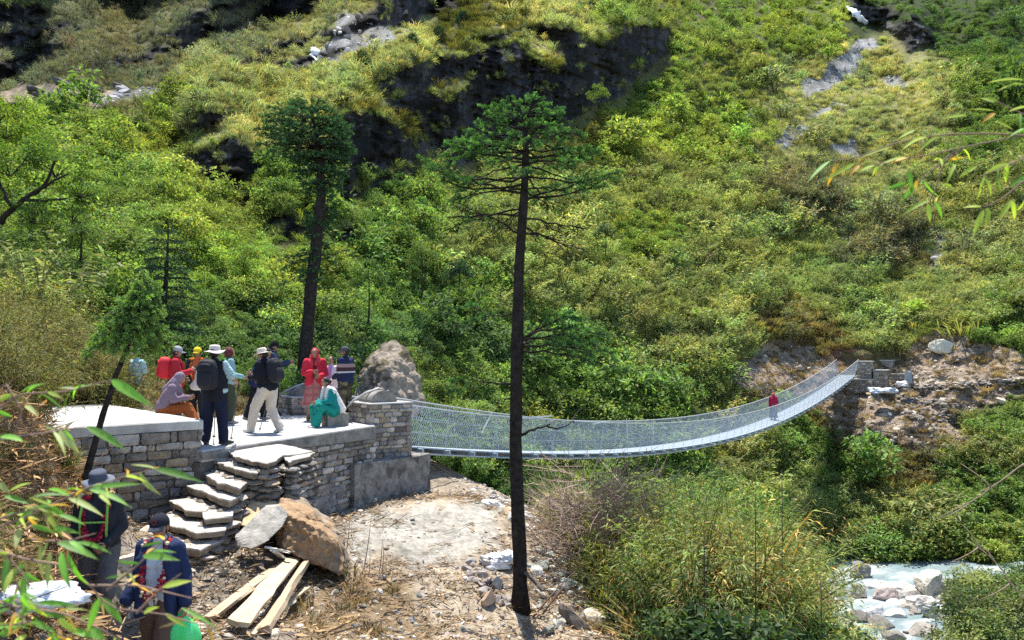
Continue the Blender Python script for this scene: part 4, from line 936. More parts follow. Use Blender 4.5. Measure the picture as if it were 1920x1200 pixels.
ph = world(r2, np.array([.01, .37, 1.25]) * 1.74 / 1.7); mb = MB(); obox(mb, ph, (.075, .02, 0), (-.008, .004, .0), (0, .01, .038), (.03, .03, .035)); tag(mb.build('phone', M_gear), 'dark phone held by the person in the red jacket', 'phone')
person('person in a mauve hooded top and rust brown trousers sitting bent on the raised slab', (np.array(P(306, 772, 15.2)) * [1, 1, 0] + [0, 0, .5 - .80]), R(-82), 1.62, bend=28,
       pose=dict(kl=(-.11, .44, .93), kr=(.11, .46, .93), al=(-.12, .62, .60), ar=(.12, .66, .58), el=(-.24, .26, 1.10), er=(.24, .26, 1.10), wl=(-.08, .46, 1.12), wr=(.12, .50, 1.14), fl=(0, 1, -.5), fr=(0, 1, -.5)), hpitch=30, top=dict(col=(.20, .145, .185), hood=True, hem=.88, inf=.03, name='hooded_top'), bottom=dict(col=(.30, .085, .025), inf=.03), hat=scarf_hat((.24, .185, .23), True), seed=13)
person('person in a yellow cap with an orange garland facing the camera', PLT(371, 18.6), R(178), 1.72, pose=dict(er=(.235, .04, 1.10), wr=(.14, .24, 1.02)), hpitch=6, top=dict(col=lambda V: np.where((np.abs(V[:, :1]) < .085) & (V[:, 1:2] > .02), rgb(.55, .13, .05), rgb(.035, .03, .035)), name='jacket', hem=.82), bottom=dict(col=(.022, .022, .026)), hat=cap_hat((.75, .53, .03)), extras=[garland([(.75, .20, .02), (.70, .10, .02), (.65, .35, .05)], .36, 60, .05)], seed=14)
g = MB(); 
bgp = np.array(PLT(369, 18.25)); th = np.linspace(0, 2 * np.pi, 28, endpoint=False); V = []
for i, (z, rx, ry) in enumerate(((1.22, .015, .015), (1.10, .035, .03), (1.0, .05, .04), (.92, .11, .07), (.85, .15, .09), (.79, .14, .09), (.755, .08, .05))): V.append(np.c_[bgp[0] + np.cos(th) * rx * (1 + .08 * np.sin(th * 5 + i)), bgp[1] + np.sin(th) * ry, np.full(28, z)])
i = np.arange(28); j = (i + 1) % 28; g.add(np.concatenate(V), [np.concatenate([np.stack([j + a * 28, i + a * 28, i + (a + 1) * 28, j + (a + 1) * 28], -1) for a in range(6)])], (.62, .57, .52)); g.add(V[-1], [list(range(28))], (.62, .57, .52))
tag(g.build('cloth_bag', M_cloth, None, True), 'pale cloth bag hanging from the hand of the person in the yellow cap', 'bag')
# the man seen from behind in front of the stairs
chk = lambda V: np.where(((np.sin(V[:, :1] * 90) > .2) ^ (np.sin(V[:, 2:3] * 90) > .2)), rgb(.40, .52, .52), rgb(.24, .36, .38))
r5, J5 = person('person seen from behind in a white bucket hat, dark vest and navy trousers', PLT(402, 14.25), R(-8), 1.74, pose=dict(el=(-.30, .02, 1.12), er=(.34, .04, 1.13), wl=(-.16, .28, 1.08), wr=(.26, .30, 1.06), hl=(-.10, 0, .90), hr=(.10, 0, .9), kl=(-.14, .02, .49), kr=(.14, .02, .49), al=(-.155, -.01, .085), ar=(.165, .0, .085), fl=(-.35, 1, 0), fr=(.6, .9, 0)), top=dict(col=lambda V: np.where(np.abs(V[:, :1]) > .205, chk(V), rgb(.016, .017, .022)), name='shirt', sleeve='short', hem=.84, inf=.028), bottom=dict(col=(.014, .017, .036), inf=.03), shoes=(.03, .035, .03), hat=bucket_hat((.66, .58, .52), .175, None, (.55, .45, .42)), extras=[backpack('black backpack with red trim worn by the person in the white bucket hat', (.013, .013, .018), (.018, .018, .025), (.17, .12, .26), 7, -.06, .235)], seed=15, hold=dict(cl=.8, cr=.8), slim=1.06, vox=.014)
vm = MB(); kk_ = 1.74 / 1.7
for s in (-1, 1):
    cap(vm, np.array([s * .085, 0, .86]) * kk_, .158, np.array([s * .09, 0, 1.24]) * kk_, .156, 2); cap(vm, np.array([s * .08, 0, 1.24]) * kk_, .148, np.array([s * .075, -.005, 1.36]) * kk_, .105, 2)
remesh(vm, 'vest', M_cloth, r5, .014, 2, .008, 9, lambda V: np.tile(rgb(.015, .016, .022), (len(V), 1)))
pole('trekking pole planted between the feet of the person in the white bucket hat', world(r5, (-.155, .36, 1.08)), PZ(401, 823, .0), 'trekking poles')
pole('trekking pole planted right of the person in the white bucket hat', world(r5, (.265, .38, 1.08)), PZ(433, 827, .0), 'trekking poles')
person('person in a dark red patterned cap and teal shirt behind the white bucket hat', PLT(430, 18.2), R(-60), 1.72, pose=dict(wr=(.18, .26, 1.05), er=(.22, .0, 1.11)), top=dict(col=lambda V: np.where(np.abs(V[:, :1]) > .16, rgb(.20, .34, .36), rgb(.03, .13, .12)), name='shirt', hem=.84), bottom=dict(col=(.045, .055, .035)), shoes=(.25, .25, .26), hat=scarf_hat((.10, .022, .025), False, (.22, .10, .10)), seed=16)
# middle group
person('person in a navy jacket bending forward, back to the camera', PLT(482, 19.2), R(-52), 1.74, bend=20, pose=dict(al=(-.11, -.22, .085), kl=(-.10, -.06, .50), ar=(.12, .10, .085), kr=(.11, .1, .5)), hpitch=10, top=dict(col=(.016, .024, .075), hem=.78, inf=.035), bottom=dict(col=(.016, .017, .022)), shoes=(.20, .20, .22), hat=cap_hat((.03, .03, .035)), seed=17, slim=1.08)
r8, J8 = person('tall person in a black cap seen in profile, hand raised in front of the chest', PLT(513, 20.2), R(-80), 1.86, pose=dict(er=(.22, .12, 1.18), wr=(.12, .36, 1.26), el=(-.2, .1, 1.15), wl=(-.05, .34, 1.22)), top=dict(col=(.035, .045, .085), hem=.80), bottom=dict(col=(.02, .02, .024)), hat=cap_hat((.012, .012, .014)), hold=dict(cr=.8, cl=.8), seed=18)
r9, J9 = person('person in a cream brimmed hat and black jacket striding in beige trousers', PLT(502, 16.25), R(68), 1.70, bend=10, pose=dict(hl=(-.09, .02, .885), hr=(.09, -.02, .885), kl=(-.10, .24, .50), al=(-.11, .33, .085), kr=(.10, .0, .49), ar=(.11, -.22, .10), el=(-.24, .06, 1.13), wl=(-.15, .33, 1.12), er=(.24, .0, 1.12), wr=(.14, .28, 1.06), fr=(.1, 1, -.25)), hyaw=14, hpitch=12, top=dict(col=(.014, .015, .020), hem=.86, inf=.03), bottom=dict(col=(.53, .46, .38), inf=.034), shoes=(.60, .58, .53), hat=bucket_hat((.64, .56, .45), .172), extras=[backpack('black backpack on the person in the cream brimmed hat', (.014, .014, .018), (.02, .02, .026), (.16, .12, .25), 9, -.05, .225)], hold=dict(cl=.75, cr=.7, dl=(.1, .3, .9)), seed=19, vox=.014)
bt_ = world(r9, np.array([-.135, .36, 1.17])); mb = MB(); tube(mb, [bt_ - [0, 0, .09], bt_ + [0, 0, .05], bt_ + [0, 0, .065], bt_ + [0, 0, .09], bt_ + [0, 0, .10]], [.03, .03, .022, .014, .012], 12, (.42, .20, .13)); tag(mb.build('bottle', M_gear, None, True), 'small brown bottle in the hand of the person in the cream hat', 'bottle')
pole('trekking pole leaning behind the front leg of the person in beige trousers', world(r9, (.12, .10, .60)), PZ(486, 809, .0), 'trekking poles')
# right group
tart = lambda a, b, f=34.: (lambda V: np.where((np.sin(V[:, 2:3] * f) > .55) | (np.sin(V[:, :1] * f) > .7), np.array(b), np.array(a)))
person('person in a red headscarf, red jacket and faded pink trousers', PLT(590, 19.0), R(196), 1.70, pose=dict(er=(.25, .04, 1.12), wr=(.05, .25, 1.16), el=(-.25, .02, 1.10), wl=(-.10, .26, 1.06), al=(-.11, .05, .085), ar=(.14, -.05, .085)), hyaw=-14, top=dict(col=lambda V: np.where((np.abs(V[:, :1]) < .05) & (V[:, 1:2] > 0), rgb(.16, .02, .03), rgb(.50, .025, .045)), hem=.80, inf=.034), bottom=dict(type='skirt', hem=.36, col=tart((.40, .16, .14), (.32, .10, .10))), shoes=(.30, .12, .06), hat=scarf_hat((.50, .05, .06), True, (.22, .02, .03)), hold=dict(cl=.7, cr=.6), seed=20, hair=True)
person('child in a lilac and pink top between the red headscarf and the grey cap', PLT(621, 19.9), R(172), 1.50, pose=dict(wl=(-.05, .22, 1.05), el=(-.22, .05, 1.1)), top=dict(col=lambda V: np.where(V[:, :1] > -.05, rgb(.46, .26, .45), rgb(.72, .60, .62)), name='top', hem=.80), bottom=dict(col=(.25, .14, .2)), seed=21)
strp = lambda V: np.where((V[:, 2:3] > 1.13) & (V[:, 2:3] < 1.165), rgb(.55, .52, .48), np.where((V[:, 2:3] > 1.27) & (V[:, 2:3] < 1.34), rgb(.32, .20, .19), np.where((V[:, 2:3] > 1.19) & (V[:, 2:3] < 1.27), rgb(.055, .025, .028), rgb(.018, .024, .060))))
camo = lambda V: np.where((fbm(V * 9, 2, 5) > .12)[:, None], rgb(.16, .13, .075), np.where((fbm(V * 9 + 9, 2, 6) > .1)[:, None], rgb(.035, .032, .022), rgb(.085, .075, .045)))
person('person in a grey cap, striped navy sweater and camouflage trousers', PLT(648, 18.9), R(62), 1.74, hyaw=22, pose=dict(el=(-.24, -.02, 1.12), wl=(-.17, .20, 1.0), er=(.24, 0., 1.12), wr=(.10, .23, 1.0)), top=dict(col=strp, name='sweater', hem=.84, inf=.028), bottom=dict(col=camo, inf=.03), hat=cap_hat((.07, .075, .08)), seed=22)
# seated woman on the concrete block
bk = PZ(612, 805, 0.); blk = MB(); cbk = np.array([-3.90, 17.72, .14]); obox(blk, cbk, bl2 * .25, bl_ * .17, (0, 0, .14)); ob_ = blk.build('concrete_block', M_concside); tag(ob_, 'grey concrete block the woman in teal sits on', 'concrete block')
bv = ob_.modifiers.new('b', 'BEVEL'); bv.width = .012; bv.segments = 2
r12, J12 = person('woman in teal with a bun and white shawl sitting on the concrete block', (-3.92, 17.62, .28 - .79), R(128), 1.60, bend=16, pose=dict(pel=(0, 0, .93), hl=(-.09, .03, .90), hr=(.09, .03, .90), kl=(-.12, .40, 1.02), kr=(.10, .42, .98), al=(-.10, .48, .60), ar=(.10, .40, .60), el=(-.24, .20, 1.14), er=(.24, .20, 1.14), wl=(-.05, .42, 1.10), wr=(.05, .42, 1.06)), hpitch=20, top=dict(col=(.01, .20, .19), name='tunic', hem=.86), bottom=dict(col=lambda V: np.array([.012, .215, .175]) * np.where((fbm(V * 16, 2, 8) > .25)[:, None], .55, 1.), inf=.05), shoes=(.45, .42, .40), seed=23)
def bun(root, J, k):
    g = MB(); c = J['head'] + np.array([0, -.115, .03]) * k; ell(g, c, np.array([.05, .045, .05]) * k); addchild(g, 'hair_bun', M_hair, root)
    g = MB(); r = np.random.default_rng(4)
    for i in range(9): a = i * .7; ell(g, c + np.array([math.cos(a) * .045 - .02, -.02, math.sin(a) * .045]), (.018, .012, .018), None, 1, (.72, .60, .50))
    addchild(g, 'hair_flower', M_cloth, root)
    g = MB(); n_ = J['neck']
    for s in (-1, 1):
        cap(g, n_ + np.array([s * .09, .02, .0]), .065, J['sl' if s < 0 else 'sr'] + np.array([0, -.02, .0]), .075, 2); cap(g, n_ + np.array([s * .07, -.09, -.05]), .07, J['pel'] + np.array([s * .10, -.16, .02]), .09, 2); cap(g, n_ + np.array([s * .09, .04, -.02]), .05, J['chest'] + np.array([s * .10, .13, -.05]), .045, 2)
    cap(g, n_ + np.array([0, -.10, -.02]), .06, J['pel'] + np.array([0, -.18, -.10]), .10, 2)
    remesh(g, 'shawl', M_cloth, root, .015, 2, .012, 12, lambda V: np.tile(rgb(.70, .66, .62), (len(V), 1)))
bun(r12, J12, 1.6 / 1.7)
# two men in the foreground
GR_ = 'the two men walking past below the platform'
r14, J14 = person('person in a grey bucket hat and black top with red garland and grey shorts', (P(186, 900, 8.75)[0], 8.75, -1.36), R(188), 1.72, pose=dict(sl=(-.165, 0, 1.385), sr=(.165, 0, 1.385), el=(-.22, -.02, 1.12), wl=(-.14, .21, .98), er=(.22, .0, 1.12), wr=(.10, .22, .96), al=(-.12, .12, .085), kl=(-.10, .12, .50)), hpitch=14, top=dict(col=(.028, .030, .036), hem=.84, inf=.03, name='top'), bottom=dict(type='shorts', col=(.10, .10, .105), inf=.038, name='shorts'), shoes=(.05, .05, .055), hat=bucket_hat((.075, .085, .11), .165, (.13, .145, .17)), extras=[garland([(.36, .02, .04), (.28, .012, .03), (.42, .03, .06)], .40, 64, .042, seed=3)], hold=dict(cl=.7, cr=.7), seed=24, vox=.011, group=GR_, slim=.92)
hv = MB(); k14 = 1.72 / 1.7
for s in (-1, 1):
    hv_p = [np.array(p) * k14 for p in ((s * .10, -.06, 1.45), (s * .125, .10, 1.40), (s * .135, .155, 1.25), (s * .13, .16, 1.08), (s * .14, .14, .93))]
    for a, b in zip(hv_p[:-1], hv_p[1:]): obox(hv, (a + b) / 2 + [0, .012, 0], (.011, 0, 0), (0, .006, 0), (b - a) * .55, (.26, .50, .08))
obox(hv, np.array([0, .172, 1.20]) * k14, (.13, 0, 0), (0, .006, 0), (0, 0, .009), (.26, .50, .08)); addchild(hv, 'reflective_strap', M_cloth, r14, False)
r15, J15 = person('person in a black cap and open navy jacket with a red and cream garland', (P(301, 1000, 7.7)[0], 7.7, -1.57), R(177), 1.69, pose=dict(sl=(-.160, 0, 1.385), sr=(.160, 0, 1.385), el=(-.225, -.04, 1.12), wl=(-.27, .06, .86), er=(.225, -.02, 1.11), wr=(.27, .14, .90), kl=(-.10, .16, .50), al=(-.10, .10, .10), kr=(.10, -.02, .50), ar=(.10, -.16, .09)), hpitch=7,
             top=dict(col=(.48, .52, .54), name='shirt', hem=.80, inf=.012, sleeve='none'), bottom=dict(col=(.12, .078, .055), inf=.03), shoes=(.06, .05, .045), hat=cap_hat((.018, .02, .028), (.07, .08, .095), (.24, .03, .03)), extras=[garland([(.30, .02, .035), (.24, .01, .03), (.62, .52, .33), (.40, .05, .06)], .44, 72, .045, seed=6)], hold=dict(cl=.75, cr=.85), seed=25, vox=.011, group=GR_, slim=.94)
jk = MB(); k15 = 1.69 / 1.7
for s in (-1, 1):
    j = lambda x, y, z: np.array([x * s, y, z]) * k15
    for y_ in (-.075, -.02): cap(jk, j(.10, y_, .80), .075, j(.095, y_, 1.25), .080); cap(jk, j(.095, y_, 1.25), .080, j(.085, y_, 1.38), .07)
    cap(jk, j(.155, .02, .78), .055, j(.145, .04, 1.2), .055); cap(jk, j(.145, .04, 1.2), .055, j(.12, .03, 1.39), .05); cap(jk, j(.150, .10, .78), .05, j(.135, .10, 1.28), .052); cap(jk, j(.135, .11, 1.28), .045, j(.085, .04, 1.44), .03)
    S_, E_, W_ = (J15['sl'], J15['el'], J15['wl']) if s < 0 else (J15['sr'], J15['er'], J15['wr'])
    cap(jk, j(.09, -.02, 1.38), .075, S_, .074); cap(jk, S_, .074, E_, .062); cap(jk, E_, .062, E_ + (W_ - E_) * .92, .056)
cap(jk, np.array([0, -.09, .80]) * k15, .09, np.array([0, -.085, 1.38]) * k15, .08); cap(jk, np.array([-.05, -.06, 1.45]), .035, np.array([.05, -.06, 1.45]), .035)
remesh(jk, 'jacket', M_cloth, r15, .011, 2, .012, 10, lambda V: np.tile(rgb(.020, .031, .078), (len(V), 1)), seed=3)
wl_ = world(r15, J15['wr'] + np.array([0, .03, -.07])); pole('trekking pole held upright by the man in the navy jacket', wl_ + [0, 0, .06], wl_ + [.03, -.12, -.78], 'trekking poles')
gb = world(r15, J15['wl'] + np.array([0, .0, -.08])); g = MB(); th = np.linspace(0, 2 * np.pi, 44, endpoint=False); V = []
for i, (z, rr_) in enumerate(((.02, .02), (-.03, .035), (-.08, .085), (-.14, .13), (-.22, .145), (-.30, .15), (-.37, .13), (-.42, .07), (-.43, .01))): 
    wv = 1 + .16 * np.sin(th * 7 + i * .8) * (1 - i / 9) + .12 * fbm(np.c_[np.cos(th) * 2, np.sin(th) * 2, np.full(44, i * .7)], 3, 4); V.append(np.c_[gb[0] - .03 + np.cos(th) * rr_ * wv * 1.15, gb[1] + np.sin(th) * rr_ * wv * .75, gb[2] + z + 0 * th])
i = np.arange(44); j = (i + 1) % 44; g.add(np.concatenate(V), [np.concatenate([np.stack([j + a * 44, i + a * 44, i + (a + 1) * 44, j + (a + 1) * 44], -1) for a in range(8)])], (.02, .72, .27))
M_bag = leafmat('green_plastic', .5, False, .12); tag(g.build('plastic_bag', M_bag, None, True), 'bright green plastic bag carried by the man in the navy jacket', 'bag')
# woman on the bridge
s16 = s_of_px(1450, Rs + bn * .75); p16 = bp(s16, .75, zdeck(s16)); 
person('person in a crimson headscarf and jacket walking on the suspension bridge', p16, R(150), 1.55, top=dict(col=(.34, .02, .05), hem=.76, inf=.03), bottom=dict(type='skirt', hem=.12, col=(.12, .17, .22)), shoes=(.2, .2, .22), hat=scarf_hat((.42, .02, .07), True), seed=26, group=None)
finish_remesh()
# ================================================================ plant prototypes
M_leaf_i = leafmat('scrub_leaf', .42, True, .02)
M_leaf = leafmat('leaf', .45, False, .03)
M_needle = leafmat('fir_needle', .36, False, .03)
M_blade = leafmat('bamboo_leaf', .6, False, .04)
M_twig = solid('twig', None, .9, 20, .3, .4)
def sph(r, n): return norm(r.normal(size=(n, 3)))
def leafcol(r, n, dry=.04, var=.30):
    k = np.exp(r.normal(0, var, n))[:, None]; c = np.array([1., 1., 1.]) * k * np.c_[1 + r.normal(0, .12, n), np.ones(n), 1 + r.normal(0, .15, n)]
    dm = r.random(n) < dry; c[dm] = np.array([1.5, 1.15, 1.1]) * k[dm]
    return np.clip(c, .15, 2.6)
def broad_shrub(seed, nl=15, per=44, leaf=.125, h=1.35):
    """dome of leafy lumps on a few stems, unit radius, base at z=0"""
    r = np.random.default_rng(seed); mb = MB()
    cs = np.c_[r.normal(0, .36, nl), r.normal(0, .36, nl), r.uniform(.18, h - .3, nl)]; cs[:, :2] *= (1.25 - .55 * cs[:, 2:] / h)
    rad = r.uniform(.20, .42, nl)
    for c, ra in zip(cs, rad):
        d = sph(r, per); d[:, 2] = np.abs(d[:, 2]) * 1.0 - .3; d = norm(d)
        p = c + d * ra * r.uniform(.55, 1.1, (per, 1)) * [1, 1, .75]
        D = norm(d * [1, 1, .3] + r.normal(0, .6, (per, 3))); N = norm(np.array([0, 0, 1.]) + r.normal(0, .45, (per, 3)) + d * .4)
        leaves(mb, p, D, N, r.uniform(.7, 1.3, per) * leaf, r.uniform(.42, .62, per) * leaf, leafcol(r, per), .15)
    for c in cs[:7]:
        tube(mb, [(0, 0, -.25), c * [.5, .5, .45] + r.normal(0, .04, 3), c], [.025, .016, .006], 4, (.35, .25, .25), False)
    return mb
def stem_scrub(seed, stems=46, per=13, leaf=.15, h=1.2):
    """upright, feathery bamboo-like scrub"""
    r = np.random.default_rng(seed); mb = MB()
    for i in range(stems):
        a = r.uniform(0, 6.28); b = np.array([np.cos(a), np.sin(a), 0]) * r.uniform(0, .55); o = norm(np.array([np.cos(a), np.sin(a), 0]) + r.normal(0, .5, 3) * [1, 1, 0])
        L = r.uniform(.6, 1.1) * h; t = np.linspace(0, 1, 5)[:, None]
        pth = b + np.array([0, 0, 1.]) * L * (t - .18 * t ** 2) + o * L * .45 * t ** 2.2 - [0, 0, .2]
        if i % 2 == 0: tube(mb, pth, [.016, .013, .011, .008, .004], 3, np.array([1.5, 1.25, 1.3]) * r.uniform(.5, 1.5), False)
        k = np.clip(r.beta(2.2, 1.3, per), .15, 1); p = np.stack([np.interp(k, t[:, 0], pth[:, j]) for j in range(3)], -1)
        D = norm(r.normal(0, 1, (per, 3)) * [1, 1, .35] + o * .6 + [0, 0, .1]); N = norm(np.array([0, 0, 1.]) + r.normal(0, .6, (per, 3)))
        leaves(mb, p, D, N, r.uniform(.6, 1.3, per) * leaf, r.uniform(.17, .28, per) * leaf * 1.25, leafcol(r, per, .24), .3)
    return mb
def grass_tuft(seed, n=90, L=.6, w=.035):
    r = np.random.default_rng(seed); mb = MB(); a = r.uniform(0, 6.28, n); rr = np.sqrt(r.random(n)) * .38
    p = np.c_[np.cos(a) * rr, np.sin(a) * rr, np.full(n, -.06)]; D = norm(np.c_[np.cos(a), np.sin(a), np.zeros(n)] * r.uniform(.1, .9, (n, 1)) + r.normal(0, .2, (n, 3)) + [0, 0, 1])
    blades(mb, p, D, r.uniform(.5, 1.1, n) * L, r.uniform(.7, 1.2, n) * w, leafcol(r, n, .2, .25), .55)
    return mb
P_broad = [proto('broadleaf_shrub', broad_shrub(20 + i, 13 + i % 4, 46, .11 + .012 * (i % 3), 1.1 + .2 * (i % 3)), M_leaf_i) for i in range(6)]
P_broad_far = [proto('broadleaf_shrub', broad_shrub(120 + i, 12 + i % 4, 26, .17 + .02 * (i % 3), 1.1 + .25 * (i % 3)), M_leaf_i) for i in range(7)]
P_scrub = [proto('feathery_scrub', stem_scrub(40 + i, h=1.0 + .15 * (i % 3)), M_leaf_i) for i in range(5)]
P_grass = [proto('grass_tuft', grass_tuft(60 + i), M_leaf_i) for i in range(4)]

# ================================================================ scrub and grass over the hillside
TINT = {'G': (.225, .285, .062), 'M': (.165, .240, .060), 'D': (.105, .170, .055), 'O': (.238, .284, .100), 'B': (.195, .200, .105), 'P': (.275, .310, .145), 'S': (.185, .240, .075), 'R': (.150, .165, .105), 'C': (.10, .11, .03), 'E': (.17, .15, .06)}
KIND = {'G': (.92, .05, .25), 'M': (.86, .12, .2), 'D': (.9, .08, .15), 'O': (.12, .85, .45), 'B': (.08, .8, .5), 'P': (.13, .14, 1.0), 'S': (.5, .25, .8), 'R': (.16, .04, .95), 'C': (.1, .1, .3), 'E': (.12, .2, .35)}
def hill_scatter():
    r = np.random.default_rng(123); n = 92000
    u = r.uniform(-300, 2220, n); v = r.uniform(-70, 1200, n)
    ok = r.random(n) < np.where((u < -30) | (u > 1950), .5, 1.0); u, v = u[ok], v[ok]
    iv, iu = hill_at(u, v); pos = HPOS[iv, iu] + r.normal(0, .05, (len(u), 3)) * [1, 1, 0]; d = HD[iv, iu]
    u, v = US[iu], VS[iv]; keep = (bare[iv, iu] < .3 + .25 * r.random(len(u))) & (pos[:, 2] > -10.95)
    # nothing grows where the built things stand
    keep &= ~((sup[iv, iu] > .5) & (r.random(len(u)) < .85)); keep &= ~((d > 56) & (u > 1545) & (u < 1730) & (v > 655) & (v < 765))
    u, v, d, pos = u[keep], v[keep], d[keep], pos[keep]
    ci = cover(u, v, r); let = np.array(LET)[ci]
    shade = 1 + .38 * fbm(np.stack([u / 45., v / 30.], -1), 3, 131) + .22 * fbm(np.stack([u / 200., v / 140.], -1), 2, 133)
    hue = fbm(np.stack([u / 70., v / 50.], -1), 3, 137)
    tin = np.array([TINT[l] for l in let]) * shade[:, None] * np.exp(r.normal(0, .20, (len(u), 1))) * np.c_[1 + .22 * hue + r.normal(0, .06, len(u)), 1 + .06 * hue, 1 + r.normal(0, .1, len(u))]
    tin = np.clip(tin, .012, .5)
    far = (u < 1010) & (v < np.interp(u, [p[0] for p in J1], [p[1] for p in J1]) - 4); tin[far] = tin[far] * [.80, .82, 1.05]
    pr = np.array([KIND[l] for l in let]); x = r.random(len(u))
    sc = (d / 60.) ** .45
    isb = x < pr[:, 0]; iss = (~isb) & (x < pr[:, 0] + pr[:, 1]); isg = (~isb) & (~iss)
    isb &= r.random(len(u)) < np.where(far, .5, .62)
    big = r.lognormal(-.05, .45, len(u)) * (1 + .5 * np.clip(fbm(np.stack([u / 90., v / 70.], -1), 2, 139), -.6, 1))
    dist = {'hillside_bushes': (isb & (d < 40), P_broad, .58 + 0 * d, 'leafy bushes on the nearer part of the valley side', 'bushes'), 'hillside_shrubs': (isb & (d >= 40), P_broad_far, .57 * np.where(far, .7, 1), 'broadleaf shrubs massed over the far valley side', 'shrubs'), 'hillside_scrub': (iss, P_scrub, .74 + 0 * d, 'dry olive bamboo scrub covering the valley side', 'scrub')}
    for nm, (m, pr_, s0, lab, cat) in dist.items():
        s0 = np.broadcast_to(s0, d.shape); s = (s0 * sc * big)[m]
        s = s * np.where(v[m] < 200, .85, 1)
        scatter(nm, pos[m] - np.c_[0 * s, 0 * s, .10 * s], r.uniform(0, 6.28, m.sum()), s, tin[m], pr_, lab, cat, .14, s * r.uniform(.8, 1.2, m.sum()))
    g = isg | (r.random(len(u)) < (.12 + pr[:, 2] * .8)); s = (.72 * sc * r.lognormal(0, .35, len(u)))[g]
    gt = tin[g] * [1.18, 1.08, 1.0]
    off = r.normal(0, .35, (g.sum(), 3)) * [1, 0, 0] * s[:, None]
    scatter('hillside_grass', pos[g] + off * 0, r.uniform(0, 6.28, g.sum()), s, gt, P_grass, 'pale grass between the scrub on the valley side', 'grass', .2)
hill_scatter()

# ================================================================ firs
def needles(mb, A, B, r, dens, L, Wd, col, tipcol, up=.35):
    """bottle-brush shoots: A->B segments; needles all round"""
    A = np.asarray(A); B = np.asarray(B); n = len(A)
    if n == 0: return
    k = r.random((n, dens)); p = A[:, None] + (B - A)[:, None] * k[..., None]; ax = norm(B - A)[:, None] * np.ones((1, dens, 1))
    d = norm(r.normal(size=(n, dens, 3)) + [0, 0, up]); d = norm(d - ax * (d * ax).sum(-1, keepdims=True)); D = norm(d + ax * r.uniform(.45, 1.0, (n, dens, 1)))
    p = p.reshape(-1, 3); D = D.reshape(-1, 3); m = len(p); N = norm(r.normal(size=(m, 3)) + [0, 0, .8])
    sh = np.repeat(np.exp(r.normal(0, .22, n)), dens); kk = (k.reshape(-1) ** 2)[:, None] * np.repeat((r.random(n) < .75) * 1., dens)[:, None]
    c = (np.asarray(col) * (1 - kk) + np.asarray(tipcol) * kk) * (sh * np.exp(r.normal(0, .15, m)))[:, None]
    leaves(mb, p, D, N, r.uniform(.75, 1.2, m) * L, Wd, c, .05)
def spray(tw, sh, r, path, start, reach, step, bare, shoot, flat=.25, rag=.5):
    """side twigs along a branch, collecting twig tubes and shoot segments"""
    path = np.asarray(path); seg = np.linalg.norm(np.diff(path, axis=0), axis=1); L = seg.sum(); cum = np.r_[0, np.cumsum(seg)] / L
    ks = np.arange(start, 1.0, step / L)
    for i, k in enumerate(ks):
        p = np.array([np.interp(k, cum, path[:, j]) for j in range(3)]); p2 = np.array([np.interp(min(k + .03, 1), cum, path[:, j]) for j in range(3)])
        p1 = np.array([np.interp(max(k - .03, 0), cum, path[:, j]) for j in range(3)]); T = norm(p2 - p1); S = norm(np.cross(T, [0, 0, 1.])) * (1 if i % 2 else -1)
        ln = reach * (1 - .75 * max(0, (k - .45) / .55)) * r.uniform(1 - rag, 1.15); D = norm(T * r.uniform(.5, 1.0) + S + [0, 0, r.normal(.02, flat)])
        q = p + D * ln * .55 + [0, 0, r.normal(0, .02)]; e = p + norm(D + T * .3) * ln + [0, 0, r.normal(-.02, .03)]
        tw.append(np.array([p, q, e]))
        if r.random() < bare: continue
        m = max(1, int(ln / shoot)); 
        for a in range(m):
            f = (a + .5) / m; b = p + (e - p) * f; sd = 1 if a % 2 else -1; Sx = norm(np.cross(D, [0, 0, 1.])) * sd
            sh.append((b, b + norm(D + Sx * r.uniform(.5, 1.2) + [0, 0, r.normal(.15, .2)]) * shoot * r.uniform(.7, 1.2)))
        sh.append((e - norm(e - q) * shoot * .4, e + norm(e - q) * shoot * .6))
    e = path[-1]; sh.append((path[-2] * .3 + e * .7, e + norm(e - path[-2]) * shoot * .6))
def bez(a, b, c, n=7):
    t = np.linspace(0, 1, n)[:, None]; return (1 - t) ** 2 * np.asarray(a) + 2 * t * (1 - t) * np.asarray(b) + t ** 2 * np.asarray(c)
M_bark = solid('fir_bark', (.038, .031, .026), .95, 11, .6, 1.0, 22, .06, .1, stain=((.075, .066, .055), 5., .62))
